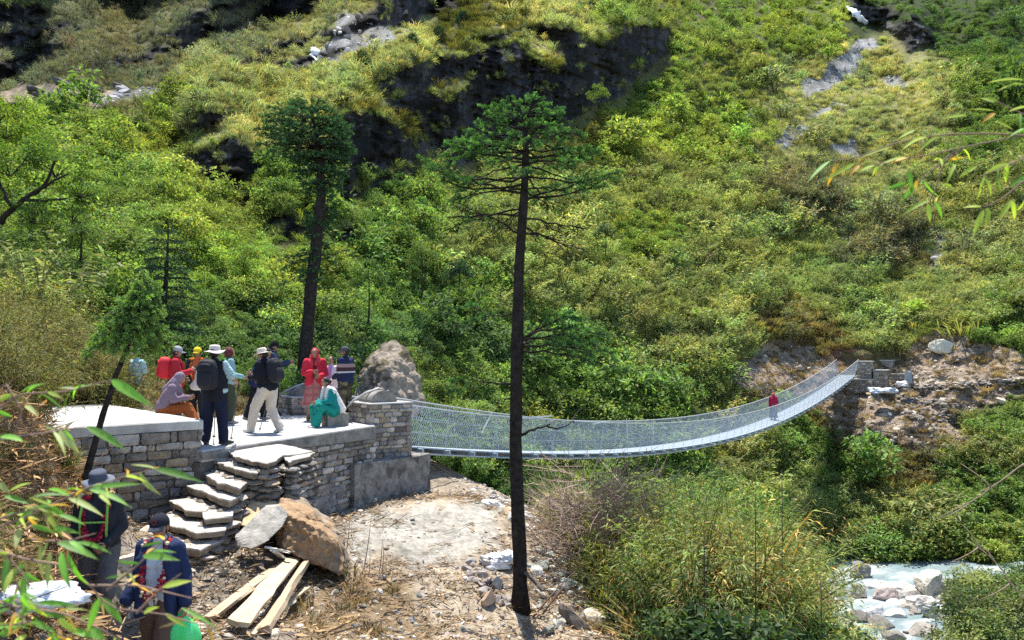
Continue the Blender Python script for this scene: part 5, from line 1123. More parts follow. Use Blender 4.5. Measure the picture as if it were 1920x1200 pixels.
class Fir:
    def __init__(s, seed): s.r = np.random.default_rng(seed); s.tw = []; s.sh = []; s.br = []
    def branch(s, a, mid, e, rad, start=.3, reach=.4, step=.07, bare=.0, shoot=.13, flat=.2):
        p = bez(a, mid, e, 9); p[1:-1] += s.r.normal(0, .012, (7, 3)) * np.linalg.norm(np.subtract(e, a)); s.br.append((p, rad))
        spray(s.tw, s.sh, s.r, p, start, reach, step, bare, shoot, flat)
    def twigtree(s, a, mid, e, rad, nside=6, reach=.4):      # dead, bare
        p = bez(a, mid, e, 9); p[1:-1] += s.r.normal(0, .015, (7, 3)) * np.linalg.norm(np.subtract(e, a)); s.br.append((p, rad))
        for k in np.linspace(.25, .95, nside):
            b = p[int(k * 8)]; D = norm(p[-1] - p[0]); S = norm(np.cross(D, [0, 0, 1.])) * s.r.choice([-1, 1])
            e2 = b + norm(D * s.r.uniform(.2, .9) + S * s.r.uniform(.3, 1) + [0, 0, s.r.normal(-.25, .4)]) * reach * s.r.uniform(.4, 1)
            m2 = (b + e2) / 2 + s.r.normal(0, .05, 3) * reach; s.tw.append(np.array([b, m2, e2]))
            e3 = m2 + norm((e2 - b) + s.r.normal(0, .35, 3) * reach + [0, 0, -.1]) * reach * .45; s.tw.append(np.array([m2, (m2 + e3) / 2 + s.r.normal(0, .02, 3), e3]))
    def build(s, name, label, cat, trunk, trad, ndens, nl, nw, col, tip, mat=None, group=None):
        root = thing(name, label, cat, trunk[0], 0, group); mb = MB()
        tp = np.asarray(trunk, float); k = np.linspace(0, 1, 26); kk = np.linspace(0, 1, len(tp)); path = np.stack([np.interp(k, kk, tp[:, j]) for j in range(3)], -1)
        path[1:] += np.stack([fbm(np.c_[k[1:] * 6, k[1:] * 0 + 1 + j, k[1:] * 0], 2, j) for j in range(3)], -1) * [.03, .03, 0]
        rad = np.interp(k, np.linspace(0, 1, len(trad)), trad); rad = np.where(k < .03, rad * 1.5, rad)
        tube(mb, path, rad * 1.0, 14, (1, 1, 1), True, trad[0] * .2, 7); mb.build('trunk', M_bark, root, True)
        bm = MB()
        for p, ra in s.br: tube(bm, p, np.linspace(ra, ra * .3, len(p)), 5, (1, 1, 1), False)
        for t in s.tw: tube(bm, t, [.008, .006, .003], 3, (1, 1, 1), False)
        bm.build('limbs', M_bark, root, True)
        cm = MB()
        if s.sh:
            A = np.array([x[0] for x in s.sh]); B = np.array([x[1] for x in s.sh]); needles(cm, A, B, s.r, ndens, nl, nw, col, tip)
            cm.build('crown', mat or M_needle, root)
        return root
def big_fir():
    f = Fir(5); r = f.r; D = 12.0
    def W(px, py, dd=0.): return P(px, py, D + dd)
    def tx(py): return interp(py, [(190, 987), (330, 982), (500, 976), (700, 970), (900, 968), (1000, 972), (1150, 976)])
    trunk = [W(tx(y), y) for y in (1150, 1000, 850, 700, 560, 430, 330, 270, 225, 196)]
    # flat-topped crown: dense tiers on top
    for py, Lm, n, up in ((208, .28, 4, .16), (222, .5, 5, .20), (242, .72, 6, .16), (262, .9, 6, .08), (284, 1.08, 6, .0)):
        o = r.uniform(0, 6.28)
        for i in range(n):
            a = o + i * 6.283 / n + r.normal(0, .2); L = Lm * r.uniform(.75, 1.1); h = np.array([math.cos(a), math.sin(a), 0]); b = W(tx(py), py)
            f.branch(b, b + h * L * .5 + [0, 0, up * .5], b + h * L + [0, 0, up * 1.0 - .04], .017, .34, .42 * Lm ** .5, .075, .02, .125)
    for py, Lm, n in ((308, 1.2, 4), (332, 1.2, 4), (356, 1.0, 3)):
        o = r.uniform(0, 6.28)
        for i in range(n):
            a = o + i * 6.283 / n + r.normal(0, .2); L = Lm * r.uniform(.7, 1.1); h = np.array([math.cos(a), math.sin(a), 0]); b = W(tx(py), py)
            f.branch(b, b + h * L * .5 + [0, 0, -.02], b + h * L + [0, 0, -.16], .018, .55, .38, .085, .35, .12)
    # the long side limbs the picture shows
    for a, m_, e, st, ba in (((330, 0), (880, 352), (796, 300), .5, .0), ((345, 0), (880, 370), (830, 335), .5, .2), ((378, 0), (1060, 348), (1160, 322), .5, .0), ((372, .1), (1080, 372), (1140, 332), .55, .1), ((362, -.3), (900, 350), (812, 316), .45, .1),
                         ((405, 0), (910, 400), (850, 408), .5, .55), ((300, -.5), (900, 290), (846, 268), .4, 0), ((296, -.4), (1060, 290), (1096, 296), .4, 0)):
        py = a[0]; b = W(tx(py), py)
        f.branch(b, W(m_[0], m_[1], a[1] * .5), W(e[0], e[1], a[1]), .022, st, .42, .07, ba, .125)
    # bare, drooping lower limbs
    for py, e, n in ((392, (835, 432), 9), (410, (1105, 428), 9), (425, (1075, 470), 8), (440, (870, 395), 8), (395, (940, 425), 5), (436, (1050, 452), 7)):
        b = W(tx(py), py); q = W(e[0], e[1], r.uniform(-.5, .5)); f.twigtree(b, (b + q) / 2 + [0, 0, r.uniform(-.05, .12)], q, .017, n, .42)
    # green sprays low on the trunk
    for py, m_, e, dd in ((640, (1060, 610), (1150, 668), 0), (636, (1050, 600), (1128, 628), .4), (640, (1040, 590), (1085, 596), -.3), (655, (1060, 660), (1166, 690), -.4), (650, (1050, 640), (1110, 660), -.7), (648, (1030, 620), (1060, 640), .7)):
        b = W(tx(py), py); f.branch(b, W(m_[0], m_[1], dd * .4), W(e[0], e[1], dd), .018, .25, .40, .07, .05, .12)
    b = W(tx(590), 590); f.branch(b, W(925, 590), W(872, 604), .013, .45, .26, .08, .25, .11); f.branch(f.br[-1][0][5], W(905, 580), W(880, 572, .2), .009, .3, .2, .08, .2, .1)
    b = W(tx(722), 722); f.branch(b, W(930, 716), W(850, 712), .02, .75, .16, .08, .1, .11); f.branch(f.br[-1][0][4], W(880, 740), W(842, 728), .008, .6, .14, .06, 0, .1)
    b = W(tx(818), 818); f.twigtree(b, W(1000, 806), W(1032, 795), .030, 2, .08); f.twigtree(f.br[-1][0][7], W(1052, 814), W(1080, 784), .014, 2, .05)
    b = W(tx(745), 745); f.twigtree(b, W(930, 750), W(905, 762), .012, 3, .12)
    for py in (520, 548, 600, 690, 760, 880): f.twigtree(W(tx(py), py), W(tx(py) + 8, py - 3), W(tx(py) + r.choice([-14, 15]), py - 6), .012, 1, .04)
    return f.build('fir_tree', 'tall fir with a flat dark crown and long bare trunk in front of the bridge', 'tree', trunk, (.112, .102, .095, .090, .083, .070, .055, .044, .028, .014), 56, .040, .0115, (.05, .125, .035), (.13, .27, .05))
big_fir()
def second_fir():
    f = Fir(9); r = f.r; D = 23.5
    def W(px, py, dd=0.): return P(px, py, D + dd)
    def tx(py): return interp(py, [(195, 584), (340, 604), (480, 592), (600, 578), (740, 562)])
    trunk = [W(tx(y), y) for y in (795, 640, 560, 480, 420, 360, 300, 250, 196)]
    for py, Lm, n, up, off in ((206, .5, 7, .15, 0), (222, .85, 10, .12, -.1), (240, 1.1, 12, .08, -.12), (258, 1.2, 13, .02, -.14), (276, 1.15, 13, 0, -.1), (296, 1.0, 12, -.05, 0), (318, .8, 10, -.1, 0), (340, .6, 8, -.1, 0)):
        o = r.uniform(0, 6.28)
        for i in range(n):
            a = o + i * 6.283 / n + r.normal(0, .2); L = Lm * r.uniform(.75, 1.12) * (1.38 if math.cos(a) < 0 and py < 290 else .85); h = np.array([math.cos(a), math.sin(a), 0]); b = W(tx(py), py)
            f.branch(b, b + h * L * .5 + [0, 0, up * .6], b + h * L + [0, 0, up], .025, .25, .5 * Lm ** .5, .10, .0, .17)
    for py in np.arange(352, 540, 9):
        for i in range(2):
            a = r.uniform(0, 6.28); L = r.uniform(.25, .5); h = np.array([math.cos(a), math.sin(a), 0]); b = W(tx(py), py); f.branch(b, b + h * L * .5, b + h * L + [0, 0, -.05], .012, .3, .25, .11, .1, .15)
    for py, m_, e, ba in ((458, (630, 462), (658, 440), .9), (478, (620, 480), (650, 470), .9), (480, (560, 486), (532, 502), .3), (500, (555, 520), (520, 540), .4), (470, (560, 476), (528, 486), .2)):
        b = W(tx(py), py); f.branch(b, W(*m_), W(*e), .02, .45, .3, .1, ba, .15)
    return f.build('fir_tree', 'slightly leaning fir with a dense mushroom crown behind the people on the platform', 'tree', trunk, (.215, .185, .175, .165, .15, .135, .11, .07, .03), 40, .058, .017, (.028, .075, .032), (.07, .16, .045))
second_fir()
def layered_fir(seed, name, label, base, height, spread, trad, ndens, nl, nw, col, tip, tiers=12, start=.28, lean=(0, 0), group=None, droop=.12, fill=1., shoot=.14, mat=None):
    f = Fir(seed); r = f.r; base = np.asarray(base, float); top = base + [lean[0], lean[1], height]
    for i in range(tiers):
        k = start + (1 - start) * (i / tiers) ** .95; b = base + (top - base) * k; L0 = spread * (1 - (i / tiers)) ** .75 + .08 * spread; n = int(r.integers(5, 8))
        o = r.uniform(0, 6.28)
        for j in range(n):
            a = o + j * 6.283 / n + r.normal(0, .25); L = L0 * r.uniform(.6, 1.1); h = np.array([math.cos(a), math.sin(a), 0])
            f.branch(b, b + h * L * .5 + [0, 0, .06 * L], b + h * L + [0, 0, -droop * L], .006 + .012 * L, .25, .42 * L0 ** .6, .10 / fill, .08, shoot)
    f.sh.append((top - [0, 0, .2], top + [0, 0, .06]))
    return f.build(name, label, 'tree', [base, base + (top - base) * .5, top], (trad, trad * .75, .012), ndens, nl, nw, col, tip, mat, group)
layered_fir(31, 'fir_tree', 'small dark fir with layered branches behind the left end of the raised slab', P(300, 720, 23.5), 4.75, 1.3, .11, 18, .055, .017, (.018, .05, .025), (.03, .08, .03), 11, .34, (.25, 0))
M_young = leafmat('young_needle', .42, False, .06)
layered_fir(37, 'fir_sapling', 'bright green fir sapling with drooping fresh tips on a thin leaning trunk', P(156, 905, 9.9), 2.55, .44, .042, 60, .040, .0125, (.12, .22, .04), (.22, .34, .06), 9, .70, (.74, .1), None, .40, 1.6, .11, M_young)
# ================================================================ rocks, timber, sacks and litter on the near slope
def gpt(px, py, dmin=4.):
    d = np.arange(dmin, 38, .05); x = (px - CX) / F * d; z = CAMZ - (py - HY) / F * d; g = gz(x, d); k = np.argmax(z < g)
    return np.array([x[k], d[k], g[k]])
def hullrock(mb, pts, sub=5, rough=.02, freq=3., seed=1, layer=None, colfn=None, col=(.4, .35, .3), sharp=.0):
    import bmesh
    pts = np.asarray(pts, float); bm = bmesh.new(); vs = [bm.verts.new(p) for p in pts]; bmesh.ops.convex_hull(bm, input=vs); bm.normal_update()
    c = pts.mean(0); pl = []
    for f in bm.faces:
        n = np.array(f.normal); h = np.dot(np.array(f.verts[0].co) - c, n)
        if h < 0: n, h = -n, -h
        pl.append((n, h))
    bm.free(); V, Fc = icos(sub); rr = np.full(len(V), 1e9)
    for n, h in pl:
        q = V @ n; rr = np.minimum(rr, np.where(q > 1e-4, h / np.maximum(q, 1e-4), 1e9))
    W = c + V * rr[:, None]; size = np.ptp(pts, axis=0).max(); nz = fbm(W * freq + seed, 5, seed)
    W = W + V * (nz * rough * 2 - np.abs(fbm(W * freq * .6 + 9, 3, seed + 3)) * rough * 1.5)[:, None]
    if layer is not None:
        a = norm(layer); s = W @ a; W = W + (np.cross(a, np.cross(V, a))) * (np.sign(np.sin(s * 42 + 6 * fbm(W * 3, 3, seed))) * .014)[:, None]
    C = np.tile(np.asarray(col, float), (len(W), 1)) if colfn is None else colfn(W)
    mb.add(W, Fc, np.clip(C * (1 + .3 * fbm(W * 6, 4, seed + 8))[:, None], .02, .8))
def hr(name, label, pts, cat='boulder', smooth=False, **k):
    mb = MB(); hullrock(mb, pts, **k); return tag(mb.build(name, M_stone, None, smooth), label, cat)
pk = lambda L: [P(*a) for a in L]
hr('boulder', 'large layered brown boulder with a dark right face at the foot of the stairs', pk([(498, 945, 12.7), (540, 926, 12.9), (572, 934, 13.), (606, 962, 12.9), (650, 1008, 12.5), (560, 972, 11.75), (600, 992, 11.6), (632, 1012, 11.7), (520, 960, 11.9), (535, 1035, 11.6), (600, 1064, 11.45), (640, 1080, 11.6), (658, 1066, 12.3), (520, 1030, 12.4), (610, 1040, 13.2)]), rough=.055, freq=5., seed=3, layer=(.5, .3, .85), colfn=lambda W: np.where((fbm(W * 2.2, 4, 5) > .08)[:, None], rgb(.32, .21, .12), rgb(.24, .185, .135)))
hr('boulder', 'yellowish boulder wedged between the stairs and the large brown boulder', pk([(448, 968, 12.3), (468, 942, 12.5), (505, 932, 12.7), (536, 946, 12.5), (522, 980, 12.0), (470, 990, 11.9), (450, 984, 12.0), (480, 1010, 12.3), (530, 1000, 12.8)]), rough=.02, seed=5, col=(.54, .40, .22))
hr('stone_slab', 'flat grey stone slab leaning against the large brown boulder', pk([(440, 1004, 11.3), (498, 946, 11.85), (522, 945, 11.9), (541, 962, 11.85), (530, 988, 11.6), (504, 1014, 11.35), (470, 1029, 11.15), (443, 1026, 11.2), (452, 1010, 11.5), (520, 955, 12.1), (540, 975, 12.05), (475, 1032, 11.4)]), cat='stone slab', rough=.010, seed=7, col=(.36, .33, .28))
def lich(W):
    a = fbm(W * 2.6, 5, 13); b_ = fbm(W * 1.0 + 4, 3, 14); c = np.tile(rgb(.25, .205, .155), (len(W), 1)); c[a + .7 * b_ > .0] = (.12, .095, .065); c[a > .32] = (.34, .30, .25); c[(W[:, 2] > 1.2) & (b_ > -.05) & (a > -.2)] = (.10, .085, .045); c[(W[:, 0] < -4.75 + .12 * (W[:, 2])) ] = (.38, .36, .32); return c
hr('boulder', 'tall pointed boulder with dark lichen patches behind the bridge pillar', pk([(660, 800, 23.0), (664, 720, 23.2), (672, 694, 23.3), (700, 656, 23.8), (732, 634, 24.3), (762, 650, 24.2), (790, 705, 23.9), (800, 760, 23.6), (730, 690, 22.7), (715, 780, 22.4), (770, 790, 22.6), (700, 760, 25), (780, 760, 25.4)]), rough=.075, freq=4.5, seed=9, colfn=lich)
# rubble heaps: every stone a rock of its own
RUB = [('pale broken stone lying in the row of rubble along the outer edge of the path', 'pale rubble along the outer edge of the path', 30, [(900, 915), (945, 920), (1000, 960), (1030, 985), (1010, 1010), (950, 975)], (.50, .48, .43), (.08, .22)),
       ('brown and grey stone in the rubble heap left of the fir trunk', 'rubble heap left of the fir trunk', 34, [(866, 1050), (930, 1065), (958, 1080), (955, 1140), (915, 1140), (880, 1085)], (.38, .34, .29), (.05, .14)),
       ('angular stone on the eroded slope right of the fir trunk', 'stones on the eroded slope right of the fir trunk', 52, [(990, 1000), (1050, 1030), (1100, 1090), (1150, 1190), (1020, 1190), (1000, 1100)], (.44, .40, .34), (.05, .18)),
       ('small grey stone near the lower end of the trampled path', 'small stones at the lower end of the trampled path', 34, [(690, 1090), (800, 1080), (820, 1185), (680, 1190), (520, 1120), (640, 1090)], (.38, .36, .33), (.03, .08)),
       ('loose stone on the earth between the stairs and the planks', 'loose stones below the stairs', 26, [(255, 1035), (440, 1035), (470, 1060), (400, 1110), (330, 1120), (240, 1080)], (.42, .37, .30), (.03, .09))]
rq = np.random.default_rng(44)
for lab, grp, n, poly, col, (s0, s1) in RUB:
    xs = [p[0] for p in poly]; ys = [p[1] for p in poly]; protos_ = []; k = 0
    while k < n:
        u, v = rq.uniform(min(xs), max(xs)), rq.uniform(min(ys), max(ys))
        if not inpoly(np.array(u), np.array(v), poly): continue
        p = gpt(u, v); s = s0 + (s1 - s0) * rq.random() ** 2.2
        if len(protos_) < 8:
            mb = MB(); rock(mb, (0, 0, 0), (1, rq.uniform(.6, .95), rq.uniform(.4, .75)), int(rq.integers(1e6)), 3, 12, .05, None, np.array(col) * math.exp(rq.normal(0, .22)) * np.exp(rq.normal(0, .035, 3)) , .2); protos_.append(mb.mesh('rock', False, M_stone))
        o = bpy.data.objects.new('rock', protos_[rq.integers(len(protos_))]); COL.objects.link(o); o.location = p + [0, 0, s * .18]; o.scale = (s, s, s); o.rotation_euler = (rq.normal(0, .35), rq.normal(0, .35), rq.uniform(0, 6.28)); tag(o, lab, 'rock', grp); k += 1
def grock(u, v, size, seed, label, col, rot=(0, 0, 0), lift=.3, name='rock', cat='rock', cuts=12):
    p = gpt(u, v); return lone_rock(name, p + [0, 0, size[2] * lift], size, seed, label, cat, col, rot, 4, cuts)
grock(917, 1062, (.19, .16, .13), 201, 'grey angular rock beside the crumpled sack left of the fir', (.40, .38, .34), (0, .2, .3))
grock(916, 1132, (.11, .10, .20), 202, 'upright pointed tan rock in the heap left of the fir trunk', (.47, .36, .26), (.3, .2, .2))
grock(932, 1106, (.10, .10, .17), 203, 'blocky grey tan rock standing on the heap left of the fir trunk', (.42, .37, .31), (.1, .1, .6))
grock(1120, 1172, (.30, .26, .22), 204, 'large pale yellow rock at the lower right edge of the rubble', (.55, .47, .35), (.2, .3, .2))
grock(1078, 1175, (.36, .12, .24), 205, 'dark tilted stone slab at the lower right edge of the rubble', (.20, .17, .14), (.5, .55, -.7), cuts=7)
grock(958, 965, (.24, .18, .15), 206, 'rounded tan rock in the pale rubble beside the fir trunk', (.55, .42, .26))
grock(925, 950, (.30, .22, .14), 207, 'whitest and largest slab of the pale rubble along the path', (.60, .58, .54), (.1, .2, .4))
grock(360, 1188, (.16, .14, .10), 208, 'pale rock at the bottom edge left of the planks', (.55, .50, .42))
# timber
M_wood = solid('fresh_wood', None, .8, 5, .14, .35, 30, .006, .2)
def board(label, a, b, wid, th, seed, col=(.62, .50, .33), lift=(.03, .03), roll=0., taper=1.0, bend=.0, rag=.03, name='plank', cat='plank', group=None):
    a = np.asarray(a, float) + [0, 0, lift[0]]; b = np.asarray(b, float) + [0, 0, lift[1]]; T = norm(b - a); S = norm(np.cross(T, [0, 0, 1.])); U = np.cross(S, T); S, U = S * math.cos(roll) + U * math.sin(roll), U * math.cos(roll) - S * math.sin(roll)
    n = 22; mb = MB(); V = []
    prof = [(-1, -.6), (-.97, .8), (-.5, 1), (0, 1.05), (.5, .98), (.97, .85), (1, -.7), (.4, -1), (-.4, -1)]; m = len(prof)
    for i, f in enumerate(np.linspace(0, 1, n)):
        w_ = wid * .5 * (1 + (taper - 1) * f) * (1 + .10 * float(fbm(np.array([f * 4, seed, 0.]), 3, seed))); c = a + (b - a) * f + U * bend * math.sin(f * math.pi) + S * .02 * float(fbm(np.array([f * 3, seed + 5, 0.]), 2, seed))
        for j, (x, y) in enumerate(prof):
            g = rag * float(vnoise(np.array([f * 9, j * 1.7, seed * 1.3]), seed)); sk = (x * .5 + float(vnoise(np.array([x * 3, seed, 1.]), 3)) * .6) * wid * .25 * (1 if i == n - 1 else -1 if i == 0 else 0)
            V.append(c + S * (x * w_ + g) + U * (y * th * .5 + g * .4) + T * sk)
    V = np.array(V); i = np.arange(m); j = (i + 1) % m; C = np.asarray(col) * np.exp(.18 * fbm(V * [8, 8, 8], 3, seed))[:, None]
    mb.add(V, [np.concatenate([np.stack([i + k * m, i + (k + 1) * m, j + (k + 1) * m, j + k * m], -1) for k in range(n - 1)])], C); mb.add(V[:m], [list(range(m))], C[:m]); mb.add(V[-m:], [list(range(m))[::-1]], C[-m:])
    return tag(mb.build(name, M_wood), label, cat, group)
GT = 'rough sawn planks below the boulder'
board('pale plank lying furthest to the left and pointing at the boulder', gpt(392, 1168), gpt(528, 1072), .17, .05, 3, (.46, .36, .235), (.05, .10), .15, 1.2, 0, group=GT)
board('widest plank, in the middle of the pile of sawn timber', gpt(446, 1192), gpt(552, 1072), .24, .055, 5, (.48, .385, .26), (.12, .16), -.2, .85, .02, group=GT)
board('narrow round backed plank lying furthest to the right', gpt(494, 1196), gpt(590, 1052), .13, .08, 7, (.45, .335, .22), (.06, .16), .3, .7, 0, group=GT)
board('short bleached white plank end sticking up in front of the leaning slab', gpt(537, 1066), P(512, 1032, 11.35), .13, .04, 9, (.55, .52, .46), (.1, .0), .2, .9, 0, group=GT)
board('small white board piece bridging the top of the bleached plank', P(500, 1026, 11.4), P(544, 1036, 11.35), .09, .03, 10, (.55, .53, .48), (.0, .0), .2, .9, 0, group=GT)
board('thin plank half hidden under the two front planks', gpt(470, 1198), gpt(574, 1108), .11, .04, 11, (.50, .40, .27), (.03, .03), 0, .9, 0, group=GT)
board('bleached log lying between the two men', P(196, 1072, 9.75), P(262, 1056, 10.0), .30, .26, 12, (.47, .40, .32), (0, 0), .2, .8, 0, .04, 'log', 'log')
board('pale stick leaning down the slope at the bottom of the rubble', gpt(1128, 1108) + [0, 0, .1], P(1168, 1196, 11.9), .05, .035, 13, (.52, .45, .37), (0, 0), 0, .8, 0, .004, 'stick', 'stick')
board('dark weathered board wedged behind the fir foot', P(988, 1075, 11.9), P(1018, 1108, 11.7), .12, .05, 14, (.10, .085, .07), (0, 0), .4, .9, 0, .01)
for i, (a, b) in enumerate((((1000, 1158), (1078, 1072)), ((1012, 1162), (1066, 1092)))):
    mb = MB(); p0, p1 = gpt(*a), gpt(*a) + (P(b[0], b[1], gpt(*a)[1] + .3) - gpt(*a)); tube(mb, bez(p0, (p0 + p1) / 2 + [0, 0, .06], p1, 8), np.linspace(.016, .006, 8), 5); tag(mb.build('dead_stalk', solid('dry_stalk', (.17, .10, .07), .9, 20, .3, .3), None, True), 'long bare stalk leaning right of the fir foot', 'stalk', 'bare stalks right of the fir foot')
M_stalk = solid('pale_stalk', (.30, .22, .15), .9, 20, .3, .2)
for i, (u, v, u2, v2_) in enumerate(((648, 1045, 656, 968), (682, 1070, 697, 962), (711, 1075, 717, 1008), (716, 1078, 719, 1020), (690, 1088, 694, 1036))):
    mb = MB(); p = gpt(u, v); q = p + (P(u2, v2_, p[1]) - p) * 1.0; tube(mb, bez(p, (p + q) / 2 + [.02, 0, 0], q, 7), np.linspace(.009, .003, 7), 4); tag(mb.build('dead_stalk', M_stalk, None, True), 'thin dry stalk standing in the ground right of the large brown boulder', 'stalk', 'dry stalks right of the large boulder')
# sacks
sack('sack', gpt(938, 1066) + [0, .1, .12], (.30, .20, .15), 21, 'crumpled white sack against the left of the fir trunk', 'sack', M_wht, .2, crumple=.45)
sack('sack', P(925, 1046, 12.6), (.14, .12, .05), 22, 'small white rag on top of the crumpled sack left of the fir', 'rag', M_wht, .5, crumple=.6)
sack('sack', P(62, 1122, 6.6), (.36, .18, .11), 23, 'long white sack at the left edge in front of the grey bucket hat man', 'sack', M_sack, .12, crumple=.3)
# brush pile of cut canes
rb2 = np.random.default_rng(61); mb = MB()
for i in range(1250):
    u = rb2.normal(1120, 50); v = rb2.normal(975, 40); d = rb2.uniform(13.4, 15.6); p = P(u, v, d); p[2] = max(p[2], zg(p[0], p[1]) + .02); a = rb2.normal(0, .9) + (.5 if u > 1100 else 2.4); L = rb2.uniform(.3, 1.0)
    D = np.array([math.cos(a), rb2.normal(0, .5), math.sin(a) * .55 + rb2.normal(.05, .2)]) * L; q = p + D; m_ = (p + q) / 2 + rb2.normal(0, .10, 3) * L
    tube(mb, bez(p, m_, q, 5), np.linspace(.008, .003, 5) * rb2.uniform(.6, 1.3), 3, np.array([.22, .16, .12]) * math.exp(rb2.normal(0, .35)), False)
tag(mb.build('brush_pile', solid('dry_cane', None, .9, 20, .2, .1)), 'tangled heap of dry brown canes right of the path edge', 'brush pile')
lone_rock('boulder', hill_pt(185, 568) + [0, -.2, 0], (.75, .5, .42), 330, 'grey boulder with pale streaks on the slope behind the fir sapling', 'boulder', (.40, .38, .36), (0, .2, .3), 4, 12, .08)
# boulders in the river bed
RB = [(1500, 1130, 40.5, (1.1, .9, .7), 'whitish angular block at the left side of the river', (.52, .50, .46), (.2, .3, .5)), (1560, 1158, 39, (1.3, .9, .6), 'flat whitish rock rising out of the river near the bottom edge', (.54, .52, .48), (.1, -.2, .1)), (1690, 1095, 41.5, (1.2, .8, .7), 'pale grey block below the bushes of the far bank', (.46, .44, .40), (.1, .2, .7)), (1745, 1100, 41.2, (1.0, .9, .8), 'pale cream block at the foot of the far bank', (.50, .47, .40), (.2, -.2, .3)), (1640, 1160, 38.6, (1.0, .7, .5), 'light grey rock in the middle of the rapids', (.48, .47, .45), (.1, .1, .9)), (1530, 1120, 41.0, (2.2, 1.6, .9), 'long pale rock slab sloping into the river', (.50, .47, .40), (.0, .42, .2)), (1612, 1112, 41.5, (.55, .5, .8), 'upright grey split boulder at the water', (.34, .30, .27), (.1, .3, .2)), (1655, 1115, 41, (.8, .6, .75), 'pinkish grey boulder at the water', (.40, .33, .30), (0, -.3, 0)), (1612, 1042, 45, (.85, .7, .75), 'dark grey boulder in the bushes above the river', (.24, .22, .20), (0, .3, 0)), (1720, 1130, 40, (1.0, .8, .5), 'broad pale boulder in the middle of the river bed', (.50, .47, .42), (0, .1, .4)), (1770, 1166, 38, (1.5, .9, .55), 'low white boulder at the lower right of the river', (.55, .53, .50), (0, .2, 0)), (1680, 1150, 38.5, (.6, .5, .35), 'small pale boulder standing in the water', (.48, .45, .40), (0, .2, 0)), (1800, 1125, 40.5, (1.1, .8, .6), 'grey boulder under the right bank', (.34, .31, .28), (0, 0, .3)), (1850, 1160, 38, (.8, .7, .5), 'dark boulder under the right bank shrubs', (.24, .22, .20), (0, 0, .3)), (1808, 1188, 36, (.6, .5, .4), 'tan boulder at the bottom right of the river', (.48, .40, .31), (0, 0, .1)), (1495, 1090, 42.5, (1.0, .9, .6), 'pale boulder at the left end of the river slab', (.44, .41, .36), (0, 0, .2)), (1895, 1120, 40, (1.0, .8, .7), 'mossy boulder at the right edge above the river', (.22, .21, .15), (0, .2, 0)), (1575, 1085, 42.5, (.5, .4, .35), 'small brown boulder above the river slab', (.33, .27, .21), (0, 0, .2))]
for i, (u, v, d, s, lab, col, rot) in enumerate(RB): lone_rock('boulder', P(u, v, d) * [1, 1, 0] + [0, 0, (P(u, v, d)[2] if i == 3 else -11.15 + (P(u, v, d)[0] - 18) * .05 + .12 * s[2])], s, 300 + i, lab, 'boulder', col, rot, 5, 18, .10, None)
mb = MB()
for i in range(120):
    u = rq.uniform(1470, 1880); v = rq.uniform(1062, 1215); d = interp(v, [(1060, 43), (1120, 40), (1215, 35)]); s = min(1.1, rq.lognormal(-1.15, .75)); rock(mb, P(u, v, d) * [1, 1, 0] + [0, 0, -11.15 + (P(u, v, d)[0] - 18) * .05 - .12 * s], (s, s * .8, s * .55), int(rq.integers(1e6)), 2, 10, .08, (0, 0, rq.uniform(0, 6)), np.array([.34, .31, .27]) * math.exp(rq.normal(0, .45)))
tag(mb.build('river_cobbles', M_stone), 'pale stones and cobbles strewn along the river bed', 'river stones', kind='stuff')
# dark rocks at the foot of the far ridge and under the far cliffs
for i, (u, v, s, lab) in enumerate(((165, 172, 1.6, 'wide dark rock outcrop at the foot of the upper left ridge'), (70, 178, 1.2, 'dark rock among rubble at the far left ridge foot'), (80, 190, .9, 'pointed dark rock below the ridge rubble at the far left'), (225, 168, .8, 'small dark rock at the right end of the ridge foot rubble'), (115, 160, 1.0, 'dark grey rock on top of the ridge foot rubble'), (1715, 37, 1.8, 'round dark boulder in the gully at the upper right'), (1738, 60, 1.6, 'dark boulder below the round one in the upper right gully'), (610, 108, .9, 'grey rock beside the small upper waterfall'))):
    p = hill_pt(u, v); lone_rock('boulder', p + [0, -.3, .2], (s * .62, s * .45, s * .34), 340 + i, lab, 'boulder', (.085, .08, .075), (0, .2, .3), 4, 12, .07)
# small waterfalls far up
M_fall = solid('falling_water', (.82, .85, .87), .4, 4, .15, .5, 10, .05, .5)
for pts, w_, lab in ((((590, 92), (597, 100), (590, 108), (598, 118)), .5, 'small white cascade on the upper left ridge'), (((1588, 12), (1600, 24), (1612, 36), (1622, 46)), .9, 'thin white waterfall at the top of the upper right gully')):
    mb = MB(); path = np.array([hill_pt(*p) + [0, -.35, .05] for p in pts]); f = np.linspace(0, 1, 14); path = np.stack([np.interp(f, np.linspace(0, 1, len(path)), path[:, j]) for j in range(3)], -1); path[:, 0] += .12 * fbm(np.c_[f * 6, f * 0, f * 0], 3, 3); tube(mb, path, w_ * (.5 + .5 * np.abs(fbm(np.c_[f * 9, f * 0 + 2, f * 0], 2, 5)) * 2), 7, squash=.3); tag(mb.build('waterfall', M_fall, None, True), lab, 'waterfall')
